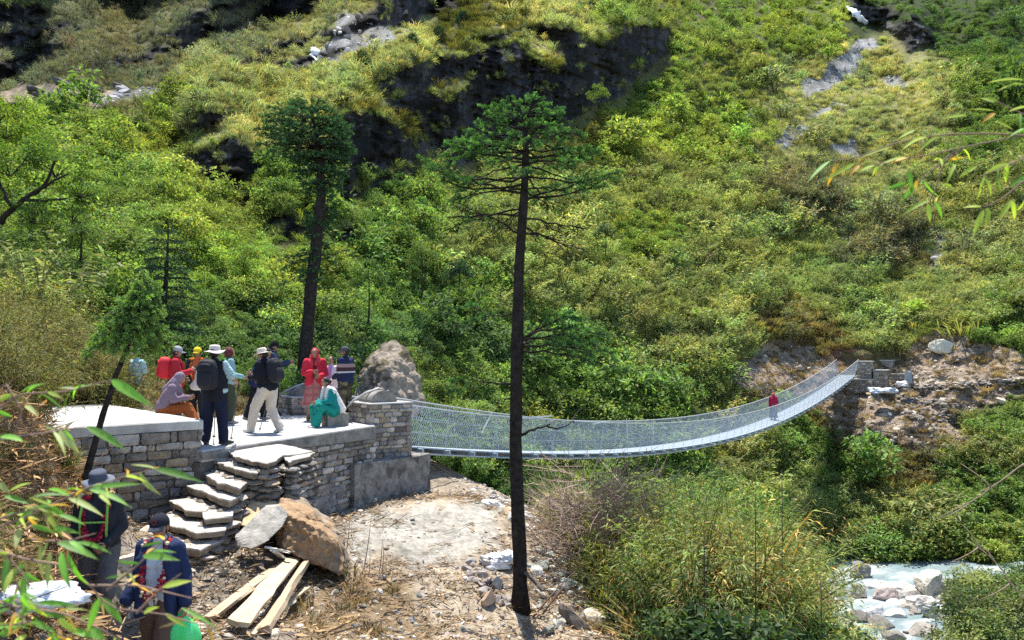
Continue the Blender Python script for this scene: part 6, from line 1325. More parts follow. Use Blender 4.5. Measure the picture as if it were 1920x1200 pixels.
# ================================================================ near vegetation
def bamboo_clump(seed, culms=15, per=46, leaf=.046):
    r = np.random.default_rng(seed); mb = MB()
    for i in range(culms):
        a = r.uniform(0, 6.28); o = np.array([math.cos(a), math.sin(a), 0]); b = o * r.uniform(0, .16); L = r.uniform(.6, 1.05); t = np.linspace(0, 1, 7)[:, None]; lean = r.uniform(.12, .55)
        pth = b + np.array([0, 0, 1.]) * L * (t - .22 * lean * 2 * t ** 3) + o * L * lean * t ** 2.0 - [0, 0, .08]; tube(mb, pth, np.linspace(.006, .0015, 7), 3, np.array([1.2, .95, .75]) * r.uniform(.6, 1.3), False)
        k = np.clip(r.beta(2.4, 1.2, per), .12, 1); p = np.stack([np.interp(k, t[:, 0], pth[:, j]) for j in range(3)], -1); D = norm(r.normal(0, 1, (per, 3)) * [1, 1, .4] + o * .7 + [0, 0, -.15]); p = p + D * r.uniform(0, .07, (per, 1))
        leaves(mb, p, D, norm(np.array([0, 0, 1.]) + r.normal(0, .5, (per, 3))), r.uniform(.7, 1.5, per) * leaf, r.uniform(.0055, .0088, per), leafcol(r, per, .09, .28), .35)
    return mb
P_bam = [proto('bamboo_clump', bamboo_clump(80 + i, 13 + i), M_leaf_i) for i in range(6)]
def drybush(seed):
    r = np.random.default_rng(seed); mb = MB()
    for i in range(70):
        a = r.uniform(0, 6.28); o = np.array([math.cos(a), math.sin(a), 0]); q = o * r.uniform(.1, .7) + [0, 0, r.uniform(.2, 1)]; tube(mb, bez((0, 0, -.05), o * .1 + [0, 0, .4], q + r.normal(0, .1, 3), 5), [.012, .01, .008, .006, .003], 3, np.array([1, .8, .65]) * r.uniform(.5, 1.3), False)
    return mb
def place(fn, n, u, v0, v1, tries=40):
    pass
rp_ = np.random.default_rng(71)
def top_line(u, pts): return np.interp(u, [p[0] for p in pts], [p[1] for p in pts])
def tint_of(n, a, b, r, var=.2):
    k = r.random((n, 1)); return np.clip((np.array(a) * (1 - k) + np.array(b) * k) * np.exp(r.normal(0, var, (n, 1))), .01, .5)
# bamboo thicket on the near bank under the bridge
n = 5200; x = rp_.uniform(.2, 13, n); y = 11.4 + 19.6 * rp_.random(n) ** 1.3; z = gz(x, y); u = CX + F * x / y
edge = np.interp(y, [6, 8.5, 11.5, 14, 16.5, 20, 24, 31], [2.9, 2.4, 2.25, 2.35, 2.6, 1.7, -.6, -1]); vt = top_line(u, [(900, 935), (1000, 930), (1060, 935), (1120, 905), (1180, 868), (1280, 850), (1380, 850), (1425, 885), (1450, 960), (1466, 1060), (1495, 1135), (1600, 1180), (1750, 1195), (1920, 1150), (2300, 1120)])
vt = vt - np.where((u > 1490) & (rp_.random(n) < .2), rp_.uniform(0, 60, n), 0) + np.where(u > 1440, 20, 75) * fbm(np.stack([u / 60., y / 2.], -1), 3, 5) + rp_.normal(0, 16, n); h = CAMZ - (vt - HY) / F * y - z
ok = (x > edge + .15 * rp_.random(n)) & (h > .5) & (u < 2250) & (rp_.random(n) < np.where(u > 1500, .5, np.where(y > 22, .6, np.where(u < 1300, .5, .75)))); h = np.clip(h, .5, 2.9) * rp_.uniform(.48, 1.1, n); m = ok
hue_ = fbm(np.stack([x / 1.5, y / 1.5], -1), 3, 9)[m][:, None]
tb = tint_of(m.sum(), (.105, .195, .042), (.195, .245, .065), rp_, .40); _k = rp_.random(m.sum()); tb[_k < .12] = tb[_k < .12] * [1.6, 1.05, 1.3]; tb[_k > .86] *= .55; tb = tb * np.c_[1 + .5 * hue_, 1 + .0 * hue_, 1 + .1 * hue_]
scatter('bamboo_thicket', np.stack([x, y, z], -1)[m], rp_.uniform(0, 6.28, m.sum()), h[m] * .95, tb, P_bam, 'green bamboo thicket filling the slope right of the path', 'bamboo thicket', .16, h[m])
# olive bamboo thicket on the left
n = 1500; u = rp_.uniform(-260, 250, n); y = rp_.uniform(10.6, 20, n); x = (u - CX) / F * y; z = gz(x, y); vt = top_line(u, [(-300, 470), (0, 505), (90, 520), (160, 560), (215, 600), (250, 660)]) + 40 * fbm(np.stack([u / 40., y / 2.], -1), 3, 6) + rp_.normal(0, 12, n); h = CAMZ - (vt - HY) / F * y - z
def inslab(x, y):
    q = np.stack([x, y], -1) - C0[:2]; s = q @ a_[:2]; t = q @ b_[:2]; return (s > -.15) & (s < 3.0) & (t > -.3) & (t < 5.6)
ok = ~inslab(x, y) & (h > .4) & ~((y < 12.6) & (u > 60)); h = np.clip(h, .4, 2.4) * rp_.uniform(.6, 1.05, n)
scatter('bamboo_thicket', np.stack([x, y, z], -1)[ok], rp_.uniform(0, 6.28, ok.sum()), h[ok] * .9, tint_of(ok.sum(), (.12, .14, .03), (.22, .19, .075), rp_, .22), P_bam, 'olive bamboo thicket behind the raised slab at the left', 'bamboo thicket', .2, h[ok])
# bushes behind the platform and under the near end of the bridge
n = 420; x = rp_.uniform(-14, 2.6, n); y = rp_.uniform(20.8, 29, n); z = gz(x, y); u = CX + F * x / y; vt = top_line(u, [(-100, 560), (200, 600), (300, 668), (430, 690), (560, 690), (650, 700), (660, 760), (800, 790), (830, 850), (1000, 872), (1200, 880)]) + rp_.normal(0, 14, n); h = CAMZ - (vt - HY) / F * y - z
ok = (h > .35) & ~((x > -7.2) & (y < 22.6) & (x < -2.2)) & ~((u > 640) & (u < 800) & (y < 26)) & ~((u > 760) & (y < 22.6) & (u < 900)); hh = np.clip(h, .35, 1.9) * rp_.uniform(.6, 1, n)
scatter('bushes', np.stack([x, y, z], -1)[ok], rp_.uniform(0, 6.28, ok.sum()), (hh * .75)[ok], tint_of(ok.sum(), (.045, .10, .022), (.10, .17, .028), rp_, .25), P_broad, 'dark green bushes massed behind the platform', 'bushes', .15, (hh * .78)[ok])
# dry grass: left embankment, behind the platform, path edges
n = 5200; x = rp_.uniform(-14, 3, n); y = rp_.uniform(5, 24, n); z = gz(x, y); u = CX + F * x / y; v = HY + F * (CAMZ - z) / y
onp = (x > -8.5) & (y > 12.2) & (x > -5.3 - .0 * y) & (y < 22); wl_in = inslab(x, y)
A1 = (u < 150) & (v > 745) & (y < 12.2); A2 = (y > 19.5) & (x < -5.6); A3 = inpoly(u, v, [(540, 1090), (660, 1050), (740, 1080), (720, 1190), (540, 1190)]); A4 = inpoly(u, v, [(1000, 930), (1060, 960), (1140, 1100), (1150, 1190), (1110, 1190), (1060, 1060)])
ok = ~wl_in & (A1 | (A2 & (rp_.random(n) < .8)) | (A3 & (rp_.random(n) < .45)) | (A4 & (rp_.random(n) < .35))) 
sc_ = rp_.lognormal(-1.05, .35, n) * np.clip((y - 3) / 8, .4, 1); td = np.where(A1[:, None] & (rp_.random((n, 1)) < .35), np.array([[.13, .17, .04]]), np.array([[.20, .15, .085]])) * np.exp(rp_.normal(0, .25, (n, 1)))
scatter('dry_grass', np.stack([x, y, z], -1)[ok], rp_.uniform(0, 6.28, ok.sum()), sc_[ok], td[ok], P_grass, 'dry tan grass on the earth bank and path edges', 'grass', .25)
# leaf and cane litter, gravel
def litterm(seed):
    r = np.random.default_rng(seed); mb = MB(); 
    for i in range(7):
        a = r.uniform(0, 6.28); D = np.array([math.cos(a), math.sin(a), r.normal(.08, .1)]); p = r.normal(0, .5, 3) * [1, 1, 0]; tube(mb, [p, p + D * r.uniform(.4, 1.2)], [.018, .012], 3, np.array([1, .85, .7]) * r.uniform(.6, 1.5), False)
    n = 8; leaves(mb, r.normal(0, .6, (n, 3)) * [1, 1, .03] + [0, 0, .02], r.normal(0, 1, (n, 3)) * [1, 1, .2], norm(r.normal(0, .3, (n, 3)) + [0, 0, 1]), r.uniform(.4, .7, n), .12, np.array([1.1, .9, .65]) * r.uniform(.6, 1.6, (n, 1)))
    return mb
P_lit = [proto('cane_litter', litterm(90 + i), leafmat('litter', .05, True, 0)) for i in range(4)]
M_peb = leafmat('pebble', 0.0, True, .03)
def peb(seed):
    mb = MB(); rock(mb, (0, 0, 0), (1, .8, .6), seed, 2, 9, .06, None, (1, 1, 1), .2); return mb
P_peb = [proto('pebble', peb(100 + i), M_peb) for i in range(6)]
n = 15000; x = rp_.uniform(-6.5, 4, n); y = rp_.uniform(6.5, 23, n); z = gz(x, y); edge = np.interp(y, [6, 8.5, 11.5, 14, 16.5, 20, 24], [3.2, 2.7, 2.4, 1.9, 1.5, 1.1, -.6]); dens = sstep(-.35, .35, fbm(np.stack([x * 1.3, y * .9], -1), 4, 21) + .1)
pth_ = (n1_[0] * (x - A_[0]) + n1_[1] * (y - A_[1]) > .15); ok = (x < edge) & (z < -.5) & (pth_ | (y < 12)) & (rp_.random(n) < .18 + .75 * dens) & ~(inpoly(CX + F * x / y, HY + F * (CAMZ - z) / y, [(650, 975), (780, 938), (870, 935), (950, 965), (960, 1030), (800, 1065), (700, 1055)]) & (rp_.random(n) < .8))
s_ = np.clip(rp_.lognormal(-3.7, .6, n), .008, .085); tp_ = np.array([[.40, .35, .29]]) * np.exp(rp_.normal(0, .32, (n, 1))) * np.c_[1 + rp_.normal(0, .05, n), np.ones(n), 1 + rp_.normal(0, .06, n)]
scatter('gravel', np.stack([x, y, z + s_ * .1], -1)[ok], rp_.uniform(0, 6.28, ok.sum()), s_[ok], tp_[ok], P_peb, 'gravel and stone chips strewn over the near earth', 'gravel', .5)
n = 3600; x = rp_.uniform(-6.5, 3.6, n); y = rp_.uniform(6.3, 19, n); z = gz(x, y); u = CX + F * x / y; v = HY + F * (CAMZ - z) / y; edge = np.interp(y, [6, 8.5, 11.5, 14, 16.5, 20, 24], [3.2, 2.7, 2.4, 1.9, 1.5, 1.1, -.6])
palep = inpoly(u, v, [(650, 975), (780, 938), (870, 935), (940, 960), (950, 1030), (800, 1060), (700, 1050)]); pth_ = (n1_[0] * (x - A_[0]) + n1_[1] * (y - A_[1]) > .15)
ok = (x < edge + .4) & (~palep | (rp_.random(n) < .12)) & (pth_ | (y < 12)) & ~inslab(x, y)
scatter('cane_litter', np.stack([x, y, z + .012], -1)[ok], rp_.uniform(0, 6.28, ok.sum()), rp_.lognormal(-1.75, .4, ok.sum()), np.array([[.22, .185, .14]]) * np.exp(rp_.normal(0, .3, (ok.sum(), 1))), P_lit, 'dry twigs and cane leaves littering the near earth', 'litter', .08)
n = 2600; y = rp_.uniform(5.5, 12.4, n); u = rp_.uniform(-160, 165, n); x = (u - CX) / F * y; z = gz(x, y); v = HY + F * (CAMZ - z) / y; ok = (v > 735) & (v < 1200) & ~inslab(x, y)
scatter('cane_litter', np.stack([x, y, z + .015], -1)[ok], rp_.uniform(0, 6.28, ok.sum()), rp_.lognormal(-1.75, .4, ok.sum()), np.array([[.25, .19, .13]]) * np.exp(rp_.normal(0, .4, (ok.sum(), 1))), P_lit, 'dead leaves and twigs covering the earth bank at the left', 'litter', .3)
n = 190; y = rp_.uniform(6.5, 12.2, n); u = rp_.uniform(-160, 150, n); x = (u - CX) / F * y; z = gz(x, y); v = HY + F * (CAMZ - z) / y; ok = (v > 760) & (v < 1150) & ~inslab(x, y); s_ = rp_.uniform(.25, .6, n)
scatter('bank_plants', np.stack([x, y, z], -1)[ok], rp_.uniform(0, 6.28, ok.sum()), s_[ok], tint_of(ok.sum(), (.12, .20, .04), (.24, .22, .08), rp_, .3), P_bam, 'small bamboo shoots on the earth bank at the left', 'bamboo shoots', .3, s_[ok] * .9)
# dirt slope below the bridgehead: stones and litter
n = 2600; u = rp_.uniform(1370, 2000, n); v = rp_.uniform(635, 850, n); iv, iu = hill_at(u, v); ok = (dirt[iv, iu] > .5) | ((scree[iv, iu] > .5)); pos = HPOS[iv, iu][ok]
scatter('rubble', pos, rp_.uniform(0, 6.28, ok.sum()), rp_.lognormal(-2.3, .5, ok.sum()), np.array([[.34, .28, .22]]) * np.exp(rp_.normal(0, .4, (ok.sum(), 1))), P_peb, 'rubble on the bare dirt around the bridgehead', 'rubble', .5)
n = 9000; u = rp_.uniform(-100, 1900, n); v = rp_.uniform(0, 620, n); iv, iu = hill_at(u, v); ok = scree[iv, iu] > .5; pos = HPOS[iv, iu][ok] + rp_.normal(0, .15, (ok.sum(), 3)) * [1, 0, 0]
scatter('scree', pos, rp_.uniform(0, 6.28, ok.sum()), rp_.lognormal(-1.35, .5, ok.sum()), np.array([[.33, .31, .30]]) * np.exp(rp_.normal(0, .4, (ok.sum(), 1))), P_peb, 'pale grey scree patches high on the valley side', 'scree', .5)
# grass and seedlings woven through the thicket edge
n = 2600; x = rp_.uniform(1.2, 13, n); y = rp_.uniform(11, 24, n); z = gz(x, y); u = CX + F * x / y; ok = (x > np.interp(y, [6, 8.5, 11.5, 14, 16.5, 20, 24], [2.7, 2.2, 1.9, 1.5, 1.1, .8, -.6])) & (u < 1470); s_ = np.minimum(rp_.lognormal(.0, .35, n), 1.3) * np.clip((y - 5) / 9, .3, 1)
scatter('tall_grass', np.stack([x, y, z], -1)[ok], rp_.uniform(0, 6.28, ok.sum()), s_[ok], tint_of(ok.sum(), (.16, .21, .05), (.27, .23, .11), rp_, .3), P_grass, 'tall mixed grass among the bamboo right of the path', 'grass', .3, s_[ok] * 1.7)
n = 260; x = rp_.uniform(1.6, 9, n); y = rp_.uniform(9.5, 20, n); z = gz(x, y); u = CX + F * x / y; ok = (x > np.interp(y, [6, 11.5, 16.5, 20], [2.6, 2.1, 2.0, 1.0])) & (u < 1500); s_ = rp_.uniform(.5, 1.1, n)
scatter('understory_shrubs', np.stack([x, y, z], -1)[ok], rp_.uniform(0, 6.28, ok.sum()), s_[ok], tint_of(ok.sum(), (.05, .10, .03), (.11, .16, .04), rp_, .3), P_broad, 'small leafy shrubs among the bamboo right of the path', 'shrubs', .2)
n = 150; u = rp_.uniform(1800, 2150, n); v = rp_.uniform(1060, 1215, n); d = np.interp(v, [1060, 1215], [42, 34.5]) + rp_.normal(0, .6, n); pos = np.array([P(a, b, c) for a, b, c in zip(u, v, d)]); pos[:, 2] = -11.1; s_ = rp_.uniform(.7, 1.5, n)
scatter('bank_shrubs', pos, rp_.uniform(0, 6.28, n), s_, tint_of(n, (.07, .13, .04), (.20, .22, .07), rp_, .3), P_broad, 'mixed shrubs on the near right bank of the river', 'shrubs', .2)
# dry tufts on the dirt
n = 900; u = rp_.uniform(1370, 1950, n); v = rp_.uniform(640, 850, n); iv, iu = hill_at(u, v); ok = dirt[iv, iu] > .5; pos = HPOS[iv, iu][ok]
scatter('dry_grass', pos, rp_.uniform(0, 6.28, ok.sum()), rp_.lognormal(-.7, .3, ok.sum()), np.array([[.24, .18, .10]]) * np.exp(rp_.normal(0, .3, (ok.sum(), 1))), P_grass, 'dry grass on the bare dirt around the bridgehead', 'grass', .3)
# grass hanging over the cliff lips
n = 44000; u = rp_.uniform(-50, 1300, n); v = rp_.uniform(0, 480, n); iv, iu = hill_at(u, v); lip = (clb[iv, iu] > .02) & (clb[np.clip(iv + 2, 0, nv - 1), iu] < .5) & (clb[np.clip(iv - 3, 0, nv - 1), iu] > .4); inn_ = (cl[iv, iu] > .5) & (fbm(np.stack([u / 26., v / 16.], -1), 3, 31) > .42) & (rp_.random(n) < .3)
ok = lip | inn_; pos = HPOS[iv, iu][ok] + [0, -.15, 0]
scatter('cliff_grass', pos, rp_.uniform(0, 6.28, ok.sum()), rp_.lognormal(-.1, .3, ok.sum()) * (HD[iv, iu][ok] / 75.) ** 1.1 * .6, np.array([[.18, .21, .075]]) * np.exp(rp_.normal(0, .3, (ok.sum(), 1))), P_grass, 'grass hanging from the ledges and lips of the dark cliffs', 'grass', .6)

# ---------------------------------------------------------------- single trees and saplings
def leafy_tree(name, label, base, limbs, blobs, n, leaf, col, trad, seed, group=None, cat='tree'):
    r = np.random.default_rng(seed); root = thing(name, label, cat, base, 0, group); mb = MB()
    for i, l in enumerate(limbs): tube(mb, bez(*l, 9) + np.r_[np.zeros((1, 3)), r.normal(0, .03, (7, 3)), np.zeros((1, 3))] * trad * 8, np.linspace(trad * (1 if i == 0 else .6), trad * .25, 9), 6, (1, 1, 1), False, trad * .15)
    mb.build('trunk', M_bark, root, True); cm = MB(); tot = sum(b[1] ** 2 for b in blobs)
    for c, ra in blobs:
        c = np.asarray(c); subs = c + sph(r, 14) * ra * r.uniform(.4, .95, (14, 1)) * [1, 1, .7]; m = int(n * ra ** 2 / tot / 14) + 1
        for q in subs:
            d = sph(r, m); d[:, 2] = np.abs(d[:, 2]) - .25; p = q + d * ra * .34 * r.uniform(.3, 1.1, (m, 1)); leaves(cm, p, norm(d * [1, 1, .4] + r.normal(0, .6, (m, 3))), norm(np.array([0, 0, 1.]) + r.normal(0, .45, (m, 3))), r.uniform(.7, 1.3, m) * leaf, r.uniform(.4, .6, m) * leaf, np.array(col) * leafcol(r, m, .02, .25), .15)
            if r.random() < .5: tube(mb2 if False else cm, [c - [0, 0, ra * .5], q], [trad * .2, trad * .08], 3, (.03, .025, .02), False)
    cm.build('crown', M_leaf, root); return root
D = 24.
leafy_tree('broadleaf_tree', 'leafy tree with a dark crooked trunk reaching right at the left edge', P(5, 420, D), [(P(0, 420, D), P(30, 370, D), P(128, 326, D)), (P(60, 365, D), P(95, 345, D), P(104, 300, D)), (P(40, 372, D), P(60, 380, D), P(125, 372, D)), (P(20, 385, D), P(0, 340, D), P(-30, 290, D))], [(P(20, 300, D), 1.0), (P(105, 300, D), 1.05), (P(150, 350, D + .5), .7), (P(70, 260, D + 1), .8), (P(60, 395, D), .7), (P(135, 400, D + .4), .6), (P(-60, 330, D), 1.2)], 6500, .105, (.10, .165, .022), .10, 401)
leafy_tree('broadleaf_tree', 'bright leafy tree with a pale branch stub at the upper left edge', P(-60, 300, 31), [(P(-60, 330, 31), P(-30, 280, 31), P(26, 252, 31)), (P(-50, 320, 31), P(-20, 260, 31), P(10, 215, 31))], [(P(10, 235, 31), 1.1), (P(60, 260, 31.5), .9), (P(-60, 240, 31), 1.3), (P(30, 205, 32), .8)], 4200, .12, (.15, .21, .02), .10, 402)
for i, (u, v0, v1, d, ra, col, lab) in enumerate(((600, 520, 462, 36, 1.0, (.10, .16, .03), 'slim sapling with a thin visible stem right of the leaning fir'), (690, 590, 505, 33, .9, (.09, .15, .03), 'upright thin sapling on the slope behind the bridge pillar'), (790, 545, 470, 40, .9, (.11, .16, .035), 'feathery sapling between the two tall firs'), (745, 400, 340, 52, 1.0, (.07, .13, .03), 'sapling on the slope under the dark cliff'), (1120, 215, 168, 74, 1.2, (.14, .20, .03), 'bright young tree at the right foot of the dark cliff'), (860, 520, 500, 42, .9, (.02, .05, .025), 'low dark bush left of the tall fir trunk'), (1590, 445, 425, 75, 1.0, (.02, .05, .022), 'round dark bush alone on the olive slope'), (1135, 470, 430, 56, .9, (.03, .07, .03), 'small dark tree right of the tall fir crown'), (455, 560, 480, 33, 1.2, (.12, .19, .025), 'bright rounded tree left of the leaning fir trunk'), (150, 470, 420, 28, 1.0, (.10, .15, .03), 'light green tree left of the small layered fir'))):
    b = P(u, v0, d); t = P(u, v1, d); leafy_tree('sapling', lab, b, [(b - [0, 0, .4], (b + t) / 2 + [.1, 0, 0], t)], [(t, ra * .75), (t + [ra * .5, 0, -.45 * ra], ra * .55), (t + [-ra * .5, .1, -.5 * ra], ra * .55)], 1500, .10, col, .045, 420 + i)
for i, (u, v0, v1, d, lab) in enumerate(((866, 52, 20, 92, 'small dark conifer on the grassy crest above the cliff'), (822, 78, 48, 90, 'broad dark conifer on the crest at the top of the cliff'), (677, 136, 92, 80, 'thin stemmed conifer standing alone on the left grassy crest'), (771, 85, 62, 86, 'small conifer on the grassy crest left of the cliff top'), (1515, 268, 255, 88, 'tiny dark conifer on the pale grass slope'), (1390, 200, 176, 100, 'small dark conifer among the upper right shrubs'))):
    p = hill_pt(u, v0); s = p[1] / d; h = (v0 - v1) / F * p[1]
    layered_fir(500 + i, 'conifer', lab, p - [0, 0, .2], h + .2, h * .42, h * .025, 10, .13, .05, (.022, .05, .022), (.03, .075, .028), 7, .3, (0, 0), 'small conifers far up the slope', .05, .5, .35)

# ---------------------------------------------------------------- bamboo sprays close to the camera
def blade(mb, a, b, w, col, nrm, sag=.06, seed=0):
    a = np.asarray(a, float); b = np.asarray(b, float); T = norm(b - a); L = np.linalg.norm(b - a); S = norm(np.cross(T, nrm)); U = np.cross(S, T); f = np.array([0, .04, .15, .32, .52, .72, .88, 1.]); wd = np.array([.12, .35, .82, 1., .92, .62, .28, .02]) * w * .5
    c = a + T * L * f[:, None] + U * (4 * f * (1 - f) * sag * L)[:, None]; V = np.concatenate([c - S * wd[:, None] + U * wd[:, None] * .30, c, c + S * wd[:, None] + U * wd[:, None] * .30]); n = len(f); i = np.arange(n - 1)
    C = np.tile(np.asarray(col, float), (3 * n, 1)); C[n:2 * n] *= 1.35; e = (f > .85); C[np.r_[e, e, e]] *= [1.25, 1.0, .8]
    mb.add(V, np.concatenate([np.stack([i, i + 1, i + n + 1, i + n], -1), np.stack([i + n, i + n + 1, i + 2 * n + 1, i + 2 * n], -1)]), C)
BG, BY, BO, BP = (.12, .29, .022), (.34, .44, .04), (.60, .33, .03), (.28, .33, .11)
M_cane = solid('bamboo_cane', (.24, .15, .11), .7, 30, .25, .2)
def bamboo_spray(name, label, stems, lv, d, seed, wpx=11., extra=0):
    r = np.random.default_rng(seed); root = thing(name, label, 'bamboo', P(stems[0][0][0], stems[0][0][1], d)); sm = MB(); lm = MB()
    for s in stems:
        p = np.array([P(u, v, d + dd) for u, v, dd in [(q[0], q[1], q[2] if len(q) > 2 else 0) for q in s]]); f = np.linspace(0, 1, 14); kk = np.linspace(0, 1, len(p)); p = np.stack([np.interp(f, kk, p[:, j]) for j in range(3)], -1); tube(sm, p, np.linspace(.0032, .0012, 14), 5, (1, 1, 1), False)
    for x0, y0, x1, y1, c, *w in lv:
        dd = d + r.normal(0, .05); c = np.array(c) * np.exp(r.normal(0, .15)); blade(lm, P(x0, y0, dd), P(x1, y1, dd + r.normal(0, .025)), (w[0] if w else wpx) * d / F * r.uniform(.85, 1.15), c, norm(np.array([r.normal(0, .5), -.8, .75 + r.normal(0, .3)])), r.uniform(.02, .09))
    for i in range(int(extra)):      # small leaves along the stems
        q = stems[r.integers(len(stems))]; k = r.uniform(.1, 1) * (len(q) - 1); a = int(min(k, len(q) - 2)); f = k - a; x0 = q[a][0] * (1 - f) + q[a + 1][0] * f; y0 = q[a][1] * (1 - f) + q[a + 1][1] * f; an = r.normal(.6, 1.0) * r.choice([-1, 1]) + (0 if r.random() < .5 else 3.14); L = r.uniform(18, 55); dd = d + r.normal(0, .12)
        blade(lm, P(x0, y0, dd), P(x0 + math.cos(an) * L, y0 + abs(math.sin(an)) * L * r.choice([1, 1, -.4]), dd + r.normal(0, .05)), wpx * .62 * d / F * r.uniform(.6, 1.1), np.array([BG, BG, BY, BP, BO, (.25, .18, .09)][r.integers(6)]) * math.exp(r.normal(0, .3)), norm(np.array([r.normal(0, .6), -.7, .7 + r.normal(0, .4)])), r.uniform(.02, .16))
    sm.build('stem', M_cane, root, True); lm.build('leaves', M_blade, root, True); return root
bamboo_spray('bamboo_branch', 'bamboo branch arching over the lower left corner with long green leaves', [[(-60, 1010), (60, 965), (160, 915), (292, 878)], [(-40, 985), (40, 960), (100, 945), (172, 914)], [(60, 1012), (120, 1016), (180, 1000)]],
    [(291, 879, 382, 905, BG, 15), (262, 885, 303, 929, BP, 13), (172, 914, 268, 907, BG, 11), (168, 918, 248, 953, BG, 13), (128, 934, 195, 969, BP, 12), (61, 932, 125, 929, BG), (9, 930, 55, 946, BG), (68, 948, 25, 993, BG, 12), (77, 942, 128, 969, BG, 14), (79, 952, 122, 1013, BY), (58, 985, 108, 1001, BG), (38, 990, 28, 1031, BP, 12), (100, 990, 150, 1000, BG), (20, 920, 60, 905, BY), (-5, 980, 30, 960, BG), (110, 965, 160, 985, BG), (0, 905, 20, 925, BP), (185, 925, 208, 948, BY)], 1.85, 3, extra=26)
bamboo_spray('bamboo_branch', 'lower bamboo branch crossing in front of the two men', [[(-40, 1020), (50, 1050), (120, 1060), (170, 1098), (205, 1140), (300, 1150), (400, 1178)], [(200, 1106), (255, 1062), (315, 1006)], [(170, 1098), (260, 1098), (360, 1122)], [(255, 1150), (300, 1105), (340, 1075)], [(8, 1035), (40, 1075), (62, 1105)]],
    [(146, 1016, 210, 1039, BG, 12), (108, 1017, 186, 1051, BG, 16), (115, 1035, 135, 1109, BG, 13), (128, 1036, 168, 1098, BG, 15), (77, 1019, 84, 1095, BP, 14), (95, 1034, 90, 1109, BP, 13), (268, 1042, 338, 1051, BG, 15), (305, 1101, 361, 1089, BY, 13), (187, 1121, 163, 1188, BG, 14), (191, 1121, 230, 1171, BG, 18), (17, 1042, 5, 1112, BG, 13), (30, 1065, 6, 1118, BY, 14), (46, 1075, 80, 1092, BG), (270, 1150, 300, 1138, BY, 10), (340, 1140, 410, 1180, BG, 9), (45, 1060, 20, 1080, BG), (310, 1150, 350, 1176, BY, 9), (130, 1015, 165, 1045, BG, 13), (240, 1092, 262, 1078, BO, 7)], 1.75, 4, extra=20)
bamboo_spray('bamboo_branch', 'bamboo branch in the bottom left corner with drooping leaves', [[(-50, 1120), (40, 1140), (120, 1150), (190, 1180), (250, 1215)], [(30, 1090), (44, 1120), (40, 1190)], [(-20, 1180), (60, 1165), (130, 1200)]],
    [(44, 1080, 44, 1156, BG, 12), (70, 1130, 146, 1137, BG, 11), (80, 1148, 128, 1160, BG), (0, 1136, 40, 1112, BG), (30, 1150, 15, 1195, BO, 9), (60, 1165, 110, 1190, BG, 13), (110, 1160, 150, 1188, BY), (20, 1165, 60, 1150, BP), (90, 1190, 120, 1215, BG, 14), (130, 1180, 190, 1200, BG, 12), (0, 1190, 40, 1178, BG, 14), (170, 1178, 200, 1200, BG, 12), (-20, 1160, 20, 1140, BG), (50, 1190, 20, 1215, BY, 12), (65, 1135, 30, 1160, BG), (150, 1165, 175, 1150, BP, 9)], 1.7, 5, extra=46)
bamboo_spray('bamboo_branch', 'thin bamboo twig with a few large leaves in front of the raised slab', [[(-40, 790), (40, 738), (120, 735), (212, 712)], [(-30, 830), (80, 812), (160, 800)], [(10, 720), (42, 770), (20, 830)]],
    [(209, 712, 290, 765, BG, 19), (214, 716, 262, 742, BG, 15), (40, 736, 84, 720, BG, 13), (0, 750, 32, 740, BY, 12), (162, 800, 237, 845, BG, 18), (112, 807, 150, 852, BP, 14), (0, 819, 50, 830, BG, 13), (48, 760, 70, 780, BP, 10), (90, 735, 118, 748, BY, 9), (-10, 770, 24, 782, BG, 9)], 2.0, 6, extra=12)
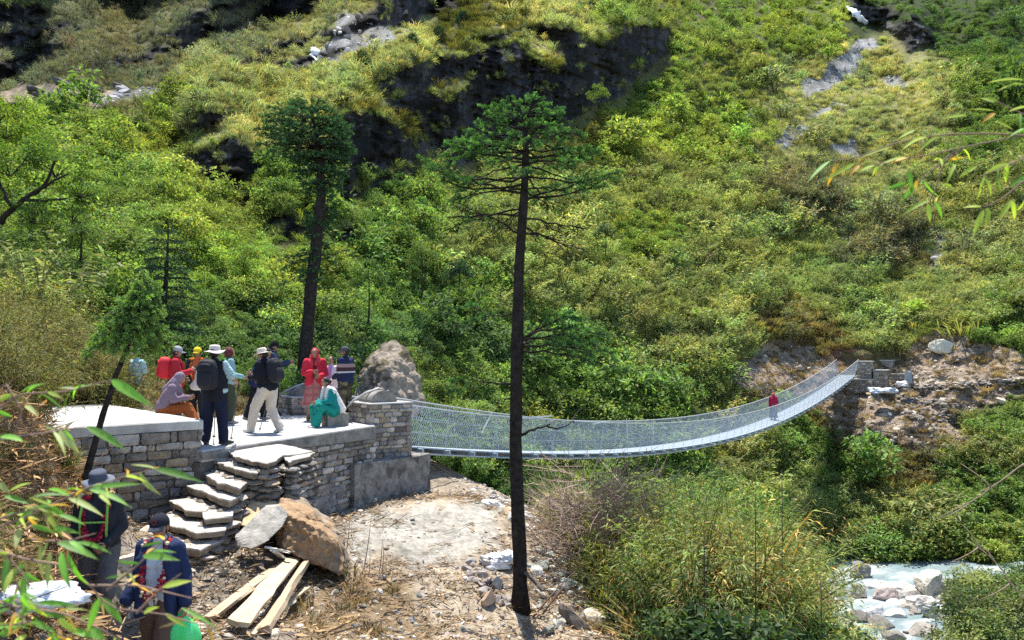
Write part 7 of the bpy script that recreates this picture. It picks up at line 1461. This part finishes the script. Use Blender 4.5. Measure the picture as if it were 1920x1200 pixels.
bamboo_spray('bamboo_branch', 'bamboo branch hanging in from the upper right with narrow leaves', [[(2000, 262), (1920, 254), (1852, 250), (1764, 252), (1684, 266), (1612, 294), (1560, 302)], [(1960, 250), (1904, 256), (1808, 276), (1740, 290), (1640, 310)], [(1808, 276), (1768, 308), (1752, 360), (1742, 380)], [(2000, 310), (1920, 338), (1880, 372), (1844, 388)], [(2000, 240), (1920, 215), (1870, 190)], [(1790, 282), (1735, 330), (1718, 346)], [(1990, 270), (1900, 305), (1840, 330)]],
    [(1666, 250, 1624, 252, BY, 7), (1670, 276, 1610, 298, BY, 9), (1556, 302, 1514, 342, BG, 9), (1568, 308, 1550, 350, BO, 9), (1604, 306, 1540, 344, BY, 9), (1612, 310, 1592, 330, BO, 9), (1698, 294, 1648, 312, BY, 9), (1700, 296, 1670, 306, BO, 9), (1716, 244, 1680, 264, BY, 8), (1756, 256, 1716, 288, BY, 9), (1740, 258, 1690, 282, BY, 9), (1812, 216, 1764, 224, BY, 10), (1864, 208, 1812, 206, BY, 8), (1920, 150, 1848, 156, BY, 10), (1925, 160, 1868, 172, BY, 9), (1866, 212, 1840, 232, BO, 9), (1706, 320, 1710, 368, BG, 8), (1700, 344, 1658, 356, BG, 8), (1720, 344, 1686, 380, BG, 8), (1740, 376, 1690, 406, BY, 9), (1740, 382, 1744, 418, BY, 8), (1752, 378, 1766, 412, BG, 9), (1792, 308, 1776, 344, BY, 9), (1832, 312, 1796, 336, BY, 9), (1844, 332, 1858, 368, BY, 12), (1838, 340, 1830, 376, BY, 9), (1844, 394, 1824, 444, BY, 11), (1852, 390, 1846, 432, BY, 12), (1840, 388, 1804, 390, BY, 8), (1892, 308, 1844, 326, BY, 10), (1890, 308, 1886, 344, BY, 12), (1896, 376, 1872, 412, BY, 9), (1898, 376, 1902, 412, BY, 8), (1920, 374, 1904, 396, BY, 9), (1925, 330, 1890, 352, BG, 8), (1720, 338, 1716, 356, BO, 8), (1870, 190, 1838, 184, BY, 9), (1900, 244, 1860, 226, BY, 8), (1930, 200, 1890, 210, BY, 10), (1925, 240, 1886, 262, BG, 9), (1766, 252, 1742, 236, BY, 8), (1768, 346, 1786, 356, BY, 7), (1640, 310, 1610, 322, BY, 8), (1648, 312, 1636, 330, BY, 7)], 2.4, 7, 9., extra=14)
# tall bare canes in the thicket
for i, (u, v0, v1, d) in enumerate(((1412, 1230, 925, 9.5), (1316, 1230, 1000, 10.5), (1462, 1230, 880, 11.), (1208, 880, 840, 16.), (1535, 1240, 1090, 9.))):
    mb = MB(); a, b = P(u, v0, d), P(u + 4, v1, d); a[2] = zg(a[0], a[1]) - .1; tube(mb, bez(a, (a + b) / 2 + [.03, 0, 0], b, 8), np.linspace(.010, .005, 8), 5); tag(mb.build('bamboo_cane', solid('dark_cane', (.045, .035, .03), .8, 20, .2, .1), None, True), 'tall bare dark cane rising out of the bamboo thicket', 'bamboo cane', 'bare canes in the bamboo thicket')

for i, (pts, lab) in enumerate(((((1960, 838), (1900, 885), (1835, 930), (1760, 972)), 'bare twig slanting into the right edge below the far path'), (((1960, 1170), (1900, 1098), (1850, 1030), (1800, 985)), 'bare branching twig at the lower right edge'))):
    mb = MB(); D3 = 4.5; p = np.array([P(u, v, D3) for u, v in pts]); f = np.linspace(0, 1, 12); p = np.stack([np.interp(f, np.linspace(0, 1, len(p)), p[:, j]) for j in range(3)], -1) + np.random.default_rng(i).normal(0, .006, (12, 3)); tube(mb, p, np.linspace(.005, .0018, 12), 5)
    for k in (4, 6, 8): tube(mb, bez(p[k], p[k] + [-.05, 0, .06 if k % 4 else -.05], p[k] + [-.16, .02, .13 if k % 4 else -.10], 5), np.linspace(.004, .0015, 5), 4)
    tag(mb.build('twig', M_stalk, None, True), lab, 'twig')
